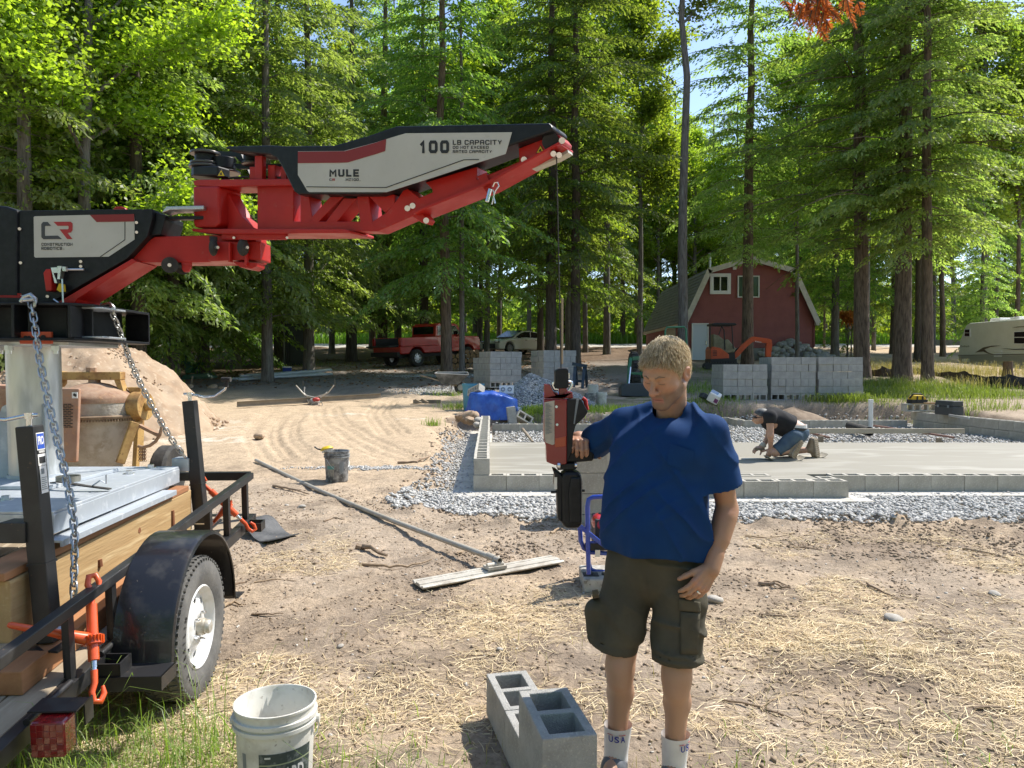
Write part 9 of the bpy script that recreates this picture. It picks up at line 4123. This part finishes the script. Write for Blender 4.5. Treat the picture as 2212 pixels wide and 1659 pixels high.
for k,(xa_,xb_,dy,lab)in enumerate(((800,1325,-.16,'grey kneeboard with turned up ends under the near knee of the worker'),(1100,1650,.20,'grey kneeboard under the far leg of the worker'))):
 a_,b_=kz(xa_,1110,dy),kz(xb_,1110,dy)
 vs,fs=[],[]
 for i in range(13):
  q_=i/12
  z_=.306+.05*max(0,(abs(q_-.5)-.36)/.14)**1.6
  x_=a_[0]+(b_[0]-a_[0])*q_
  for yy,zz in((-.12,0),(.12,0),(.12,.008),(-.12,.008)):
   vs.append((x_,a_[1]+yy,z_+zz))
 for i in range(12):
  for j in range(4):
   fs.append((i*4+j,i*4+(j+1)%4,(i+1)*4+(j+1)%4,(i+1)*4+j))
 fs+=[(3,2,1,0),(48,49,50,51)]
 m=MB()
 m.add(vs,[ff[::-1]for ff in fs])
 o=m.build('kneeboard',M_kb,None,40,loc=(a_[0],a_[1],.305))
 tag(o,lab,'kneeboard','kneeboards of the worker')
m=MB()
p0,p1=kz(455,1012,-.05),kz(800,1022,-.02)
p0[2]=p1[2]=.308
m.bar(p0,p1,.10,.006)
tw=m.build('finishing_trowel',M_metal,None,loc=p0)
tag(tw,'steel finishing trowel on wet concrete under the gloved hand','trowel')
m=MB()
m.bar(kz(640,1000,-.03)-p0+A((0,0,.01)),kz(780,1005,-.03)-p0+A((0,0,.01)),.025,.03)
m.build('trowel_handle',M_wood,tw)
# GROUND COVER AND SMALL THINGS
M_straw=leafmat('dry_straw',(.42,.32,.18),(.80,.68,.44),(1.0,.95,.8),.2)
M_grass=leafmat('green_grass',(.10,.155,.03),(.24,.30,.075),(1.4,1.6,.5),.45)
M_grassd=leafmat('dry_grass',(.24,.22,.08),(.46,.42,.19),(1.2,1.2,.6),.35)
M_meadow=leafmat('meadow_grass',(.10,.20,.03),(.20,.32,.06),(1.6,1.8,.5),.5)
r=np.random.default_rng(99)
def stalks(name,x,y,ln,wd,mat,tilt=.12,lift=.006,seed=1):
 """flat lying stalks"""
 q=np.random.default_rng(seed)
 n=len(x)
 z=hz(x,y)+lift*q.uniform(.3,2.2,n)
 a=q.uniform(0,2*PI,n)
 D=np.stack([np.cos(a),np.sin(a),q.normal(0,tilt,n)],1)
 S=np.cross(D,np.stack([q.normal(0,.35,n),q.normal(0,.35,n),np.ones(n)],1))
 S/=np.linalg.norm(S,axis=1,keepdims=True)
 bend=q.normal(0,.10,n)[:,None]*ln[:,None]
 C0=np.stack([x,y,z],1)
 L,W=ln[:,None]/2,wd[:,None]/2
 mid=C0+S*bend
 V=np.stack([C0-D*L-S*W,C0-D*L+S*W,mid+S*W,C0+D*L+S*W*.5,C0+D*L-S*W*.5,mid-S*W],1).reshape(-1,3)
 b=np.arange(n)[:,None]*6
 F=np.concatenate([b+np.array([0,5,2,1]),b+np.array([5,4,3,2])],1).reshape(-1,4)
 return mesh_obj(name,np_mesh(name,V,F,mat),kind='stuff')
def blades(name,x,y,ht,wd,mat,lean=.5,seed=1,fine=True):
 q=np.random.default_rng(seed)
 n=len(x)
 z=hz(x,y,fine)-.01
 a=q.uniform(0,2*PI,n)
 d=np.stack([np.cos(a),np.sin(a),np.zeros(n)],1)
 s=np.stack([-np.sin(a),np.cos(a),np.zeros(n)],1)*wd[:,None]/2
 k=np.abs(q.normal(0,lean,n))[:,None]
 up=np.array([0,0,1.])
 p0=np.stack([x,y,z],1)
 p1=p0+(up*.55+d*k*.18)*ht[:,None]
 p2=p0+(up*.88+d*k*.50)*ht[:,None]
 p3=p0+(up*(1.0-.22*k)+d*k*.95)*ht[:,None]
 V=np.stack([p0-s,p0+s,p1+s*.85,p1-s*.85,p2+s*.55,p2-s*.55,p3],1).reshape(-1,3)
 b=np.arange(n)[:,None]*7
 F=np.concatenate([b+np.array([0,1,2]),b+np.array([0,2,3]),b+np.array([3,2,4]),b+np.array([3,4,5]),b+np.array([5,4,6])],1).reshape(-1,3)
 return mesh_obj(name,np_mesh(name,V,F,mat),kind='stuff')
def pick(n,x0,x1,y0,y1,dens,seed):
 q=np.random.default_rng(seed)
 x,y=q.uniform(x0,x1,n),q.uniform(y0,y1,n)
 k=q.uniform(0,1,n)<dens(x,y)
 return x[k],y[k]
def patch_(x,y,cx,cy,sx,sy):
 return np.exp(-((x-cx)/sx)**2-((y-cy)/sy)**2)
def straw_d(x,y):
 pn=fbm(x*1.3,y*1.3,4,301)
 right=sstep(.6,1.9,x)*(1-sstep(3.9,5.2,y-.15*x))*(.35+sstep(.40,.56,pn))
 low=(1-sstep(3.3,4.3,y))*sstep(.42,.60,pn)*.9
 some=sstep(.56,.70,pn)*(1-sstep(6,7.5,y))*.5
 c1=patch_(x,y,.0,4.95,.55,.35)*.8
 c2=patch_(x,y,-.7,3.7,.7,.4)*.5
 return np.clip(np.maximum.reduce([right,low,some,c1,c2])*(1-.8*patch_(x,y,1.9,3.9,.6,.28)),0,1)
x,y=pick(150000,-2.2,5.2,1.9,7.3,straw_d,2)
stalks('straw',x,y,r.uniform(.035,.15,len(x)),r.uniform(.0018,.0045,len(x)),M_straw,.10,.006,3)
x,y=pick(9000,-3.5,6,3,11,lambda x,y:.25+.5*sstep(.5,.65,fbm(x*2,y*2,3,311)),5)
stalks('twigs',x,y,r.uniform(.03,.16,len(x)),r.uniform(.002,.006,len(x)),pm('twig_brown',(.17,.115,.07),.9,col2=(.30,.22,.14),vs=4),.06,.005,7)
def grass_d(x,y):
 pn=fbm(x*1.8,y*1.8,3,321)
 a=patch_(x,y,-1.25,2.75,.55,.45)*1.0+patch_(x,y,-1.75,3.05,.5,.5)*.9
 b_=patch_(x,y,-.55,2.75,.6,.4)*.55
 c=patch_(x,y,1.2,2.7,.8,.45)*.12+patch_(x,y,2.4,3.1,.7,.35)*.15+patch_(x,y,1.0,3.0,.5,.3)*.10
 return np.clip((a+b_+c)*sstep(.30,.55,pn)*1.2,0,1)
x,y=pick(34000,-3,4,1.9,4.2,grass_d,8)
blades('grass',x,y,r.uniform(.02,.13,len(x))*np.where(x>-.4,.6,1),r.uniform(.003,.006,len(x)),M_grass,1.5,9)
x,y=pick(9000,-3,5,1.9,4.6,lambda x,y:np.clip(grass_d(x,y)*.6+.05,0,1),10)
blades('dry_grass',x,y,r.uniform(.03,.13,len(x)),r.uniform(.002,.004,len(x)),M_grassd,1.2,11)
x,y=pick(320,-2.1,-1.15,2.6,3.4,lambda x,y:.4+0*x,12)
blades('tall_grass',x,y,r.uniform(.22,.48,len(x)),r.uniform(.003,.005,len(x)),M_grass,1.0,13)
def tuft(cs,n,hmin,hmax,mat,seed,name='grass'):
 q=np.random.default_rng(seed)
 X,Y=[],[]
 for u,v,sx,sy,k in cs:
  p=G(u,v)
  X.append(q.normal(p.x,sx,int(n*k)))
  Y.append(q.normal(p.y,sy,int(n*k)))
 X,Y=np.concatenate(X),np.concatenate(Y)
 blades(name,X,Y,q.uniform(hmin,hmax,len(X)),q.uniform(.008,.014,len(X)),mat,.7,seed+1,True)
tuft([(1155,893,.35,.25,1.2),(1180,890,.5,.3,1.2),(975,855,.4,.3,.25),(985,885,.2,.1,.15),(1000,880,.3,.2,.3),(935,918,.10,.08,.15),(700,790,1.2,.5,.4)],
700,.05,.22,M_grass,21)
tuft([(1330,885,.8,.3,1.),(1290,890,.6,.3,.8),(1560,835,1.0,.8,1.),(1590,800,1.6,1.2,1.2),(1530,870,.6,.3,.8),(1500,845,.8,.6,.8)],900,.05,.2,M_grass,23)
tuft([(1890,830,1.2,.7,1.6),(1960,836,1.4,.6,2.2),(2020,842,1.3,.5,2.2),(2080,852,1.2,.5,1.8),(2110,860,.9,.3,.8),(1900,858,.8,.25,1.2),(1870,850,.8,.4,
1.0),(1840,868,.5,.1,.5),(2000,868,1.2,.25,.8),(2120,885,1.0,.25,.7),(1790,868,.4,.08,.4)],900,.06,.30,M_grass,25)
tuft([(1900,800,1.0,1.2,1.),(1990,805,1.4,.8,1.),(2060,810,1.8,1.2,1.6),(2150,806,2.0,1.4,1.6),(2060,838,1.5,.4,.8),(1850,790,1.0,1.5,.8)],700,.15,.5,M_grassd,
27,'tall_dry_grass')
n=18000
yy=r.uniform(64.8,76,n)
xx=at(r.uniform(-120,2340,n),yy)
blades('meadow_grass',xx,yy,r.uniform(.5,1.15,n),r.uniform(.05,.10,n),M_meadow,.6,31,False)
M_crumb=pm('soil_crumb',(.33,.245,.165),.95,col2=(.22,.16,.11),vs=3)
x,y=pick(30000,-3.2,5.5,2.3,9.2,lambda x,y:(.15+.85*sstep(.45,.62,fbm(x*2.2,y*2.2,3,331)))*(pit_mask(x,y)<.4),14)
pebbles('soil_crumbs',np.stack([x,y,hz(x,y)+.001],1),r.uniform(.004,.014,len(x))*(1+.6*(r.uniform(0,1,len(x))>.95)),M_crumb,15,True)
x,y=pick(5000,-.5,7.5,6.3,7.6,lambda x,y:sstep(.4,.6,fbm(x*3,y*3,3,341)),16)
pebbles('soil_clods',np.stack([x,y,hz(x,y)],1),r.uniform(.006,.026,len(x)),pm('dark_clod',(.24,.18,.125),.95,col2=(.32,.245,.17),vs=3),17,True)
x,y=pick(4000,-3.4,-.4,7.5,18,lambda x,y:np.clip(pit_mask(x,y)*(1-pit_mask(x,y))*4,0,1),18)
pebbles('bank_clods',np.stack([x,y,hz(x,y)],1),r.uniform(.006,.030,len(x)),M_crumb,19)
x,y=pick(1500,-3,5.5,2.2,9,lambda x,y:.5+0*x,20)
M_peb=pm('pebble',(.42,.38,.33),.8,col2=(.60,.56,.50),vs=3)
pebbles('small_stones',np.stack([x,y,hz(x,y)+.002],1),r.uniform(.005,.013,len(x)),M_peb,21)
x,y=pick(7000,-12,4,26,44,lambda x,y:.6+0*x,22)
stalks('leaf_litter',x,y,r.uniform(.06,.14,len(x)),r.uniform(.04,.08,len(x)),leafmat('fallen_leaves',(.16,.09,.045),(.34,.20,.10),(1,1,1),.1),.2,.01,23)
for k,(u,v,s,sh,lab)in enumerate(((1933,1342,.055,.55,'smooth pale stone lying between the straw and bare dirt'),(1545,1305,.06,.5,'half buried tan stone right of the left hand of the man'),
(652,1096,.04,.6,'small tan stone at the middle of the float pole'),(735,1400,.018,.6,'tiny pale stone in the dirt right of the trailer wheel'),
(2148,1287,.035,.5,'white chunk lying on dry straw near the frame edge'),(620,1090,.02,.6,'small stone left of the float pole'),
(1080,1410,.022,.6,'small stone in the dirt above the foreground blocks'),(1150,905,.02,.6,'small stone on the far bank'),(460,838,.14,.6,
'tan boulder at the right foot of the dirt pile'),(408,838,.16,.7,'larger boulder at the foot of the dirt pile'),(480,840,.10,.6,'small boulder right of the dirt pile'),
(560,945,.10,.6,'reddish clod left of the tyre tracks'))):
 p=G(u,v)
 o=mesh_obj('stone',(RK[k%4]if k>7 else STONES[k%5][1]),None,None,p+Vector((0,0,s*sh*.4)),(.1,.2,k*1.3))
 o.scale=(s*1.25,s,s*sh)
 tag(o,lab,'stone')
M_stick=pm('stick_bark',(.20,.135,.085),.9,col2=(.34,.25,.17),vs=9,bump=.6,bs=40)
M_stickl=pm('stick_pale',(.42,.31,.20),.85,col2=(.30,.21,.13),vs=9,bump=.5,bs=40)
ST=[([(772,1186),(800,1190),(836,1200)],.028,0,'short thick root piece lying left of the bull float'),([(778,1218),(830,1226),(880,1222),(932,1212)],.014,
1,'pale knotted root lying left of the float board'),([(430,1290),(490,1272),(530,1262)],.014,0,'dark root sticking out behind the trailer tyre'),
([(478,1312),(505,1300),(522,1306)],.012,1,'pale twig beside the trailer tyre'),([(545,1328),(580,1330),(612,1326)],.009,0,'thin stick lying in bare dirt right of the tyre'),
([(1640,1268),(1675,1274),(1708,1276)],.016,0,'dark split stick lying right of the man'),([(1652,1260),(1680,1262),(1700,1270)],
.010,1,'pale stick on top of the dark split stick'),([(1872,1262),(1900,1276),(1950,1298)],.010,0,'crooked twig on the right side of the dirt'),([(1640,
1332),(1680,1336),(1725,1334)],.009,0,'dark stick in the dirt beyond the straw'),([(1560,1508),(1640,1522),(1720,1546),(1800,1562)],.0065,0,'long thin forked twig lying in front right of the man'),
([(1640,1522),(1690,1500),(1730,1490)],.004,1,'side shoot lying over the long thin twig'),([(2105,
1530),(2150,1532),(2205,1534)],.010,0,'straight dark stick on the straw near the right frame edge'),([(1700,1180),(1740,1186),(1776,1190)],.009,0,
'thin root on the dark soil by the gravel edge'),([(1610,1160),(1660,1164),(1700,1158)],.008,1,'pale twig at the gravel edge right of the man'),([(2080,
1190),(2130,1200),(2180,1214)],.010,1,'pale stick among dry straw at the far right'),([(590,1050),(625,1056),(668,1068)],.016,0,'brown branch lying between pole and trailer'),
([(700,1130),(720,1122),(745,1126)],.008,0,'small twig below the middle of the float pole'),([(1190,1160),(1210,1150),(1222,
1155)],.012,1,'broken root stub in the shade of the stacked blocks'),([(860,998),(900,1000),(930,996)],.02,0,'short branch on the sand above the float pole'),
([(548,1262),(600,1254),(640,1258)],.006,1,'thin pale twig between wheel and float')]
for pts,rad,kk,lab in ST:
 P_=[]
 for k,(u,v)in enumerate(pts):
  g=G(u,v)
  P_.append(g+Vector((0,0,rad*(.9+.6*(k%2)))))
 fine=[]
 q=np.random.default_rng(len(lab))
 for a,b in zip(P_[:-1],P_[1:]):
  for j in range(4):
   fine.append(a.lerp(b,j/4)+Vector(q.normal(0,rad*.35,3)))
 fine.append(P_[-1])
 m=MB()
 m.tube(fine,[rad*(1-.6*i/(len(fine)-1))for i in range(len(fine))],7)
 o=m.build('fallen_stick',M_stickl if kk else M_stick,None,50,loc=P_[0])
 tag(o,lab,'stick')
p=G(808,1200)
p=G(808+0,1202)
for(u,v,s,lab)in((997,1193,.05,'single pale dead leaf lying above the float board'),(212,1588,.055,'pale brown dead leaf in the grass behind the tail light')):
 p=G(u,v)
 m=MB()
 pts=[]
 for k in range(14):
  a=2*PI*k/14
  rr_=s*(1 if k%2 else .55)
  pts.append((rr_*math.cos(a),rr_*.8*math.sin(a)))
 m.prism(pts,.002,(0,0,.012),(1,0,.15),(0,1,.1))
 o=m.build('dead_leaf',M_stickl,None,loc=None)
 o.location=p
 tag(o,lab,'leaf')
def bough(c,n,L,seed,spread):
 q=np.random.default_rng(seed)
 Cn,D=[],[]
 tw=[]
 for k in range(n):
  a=q.uniform(0,2*PI)
  o=np.array(c)+q.normal(0,1,3)*np.array([spread,spread*.8,.05])
  d=np.array([math.cos(a)*.5+.25,math.sin(a)*.4,-1.0+q.normal(0,.3)])
  d/=np.linalg.norm(d)
  l=L*q.uniform(.5,1.1)
  tw.append(([Vector(o),Vector(o+d*l*.5),Vector(o+d*l)],[.004,.003,.001]))
  m_=26
  t=np.arange(m_)/m_
  pc=o[None]+d[None]*(t*l)[:,None]
  sgn=np.where(np.arange(m_)%2,1,-1)[:,None]
  sd=np.cross(d,q.normal(0,1,3))
  sd/=np.linalg.norm(sd)
  ll=(.055*(1.1-t)+.015)[:,None]*min(1.6,L/.19)
  dv=d[None]*.8+sd[None]*sgn*.8+q.normal(0,.15,(m_,3))
  dv/=np.linalg.norm(dv,axis=1,keepdims=True)
  Cn.append(pc+dv*ll*.5)
  D.append(dv*ll)
 Cn,D=np.concatenate(Cn),np.concatenate(D)
 return Cn,D,tw
c=P(1772,2,3.5)
Cn,D,tw=bough(c,40,.105,5,.058)
ln_=np.linalg.norm(D,axis=1)
dbr=thing('dead_bough','orange dead evergreen bough hanging into the top of the view','branch',c)
M0=np.array(c)
cm_=quads_mesh('dead_sprays',Cn-M0,D,r.normal(0,1,D.shape),ln_*1.2,ln_*.30,M_dead)
mesh_obj('dead_sprays',cm_,dbr)
m=MB()
for a,b in tw:
 m.tube(a,b,4)
m.tube([c+Vector((-.25,.1,.35)),c+Vector((-.05,0,.10)),c+Vector((.12,0,.0))],[.014,.009,.004],6)
m.tube([c+Vector((-.25,.1,.35)),c+Vector((-1.4,.6,1.1)),c+Vector((-4.0,2.5,2.2))],[.014,.03,.06],6)
m.build('wood',M_barkr,dbr,world=True)
p=G(1838,760)
p=Vector((at(1838,46),46,gz(at(1838,46),46,False)))
dt=thing('dead_young_tree','small orange dead evergreen between the barn and the large hemlock','dead tree',p)
Cn,D,tw=bough((0,0,2.7),70,.9,8,.34)
ln_=np.linalg.norm(D,axis=1)
cm_=quads_mesh('dead_sprays',Cn,D,r.normal(0,1,D.shape),ln_*2.4,ln_*1.6,M_dead)
mesh_obj('dead_sprays',cm_,dt)
m=MB()
m.cyl((0,0,-.2),(0,0,3.0),.05,.02,n=8)
m.build('trunk',M_bark_dark,dt)
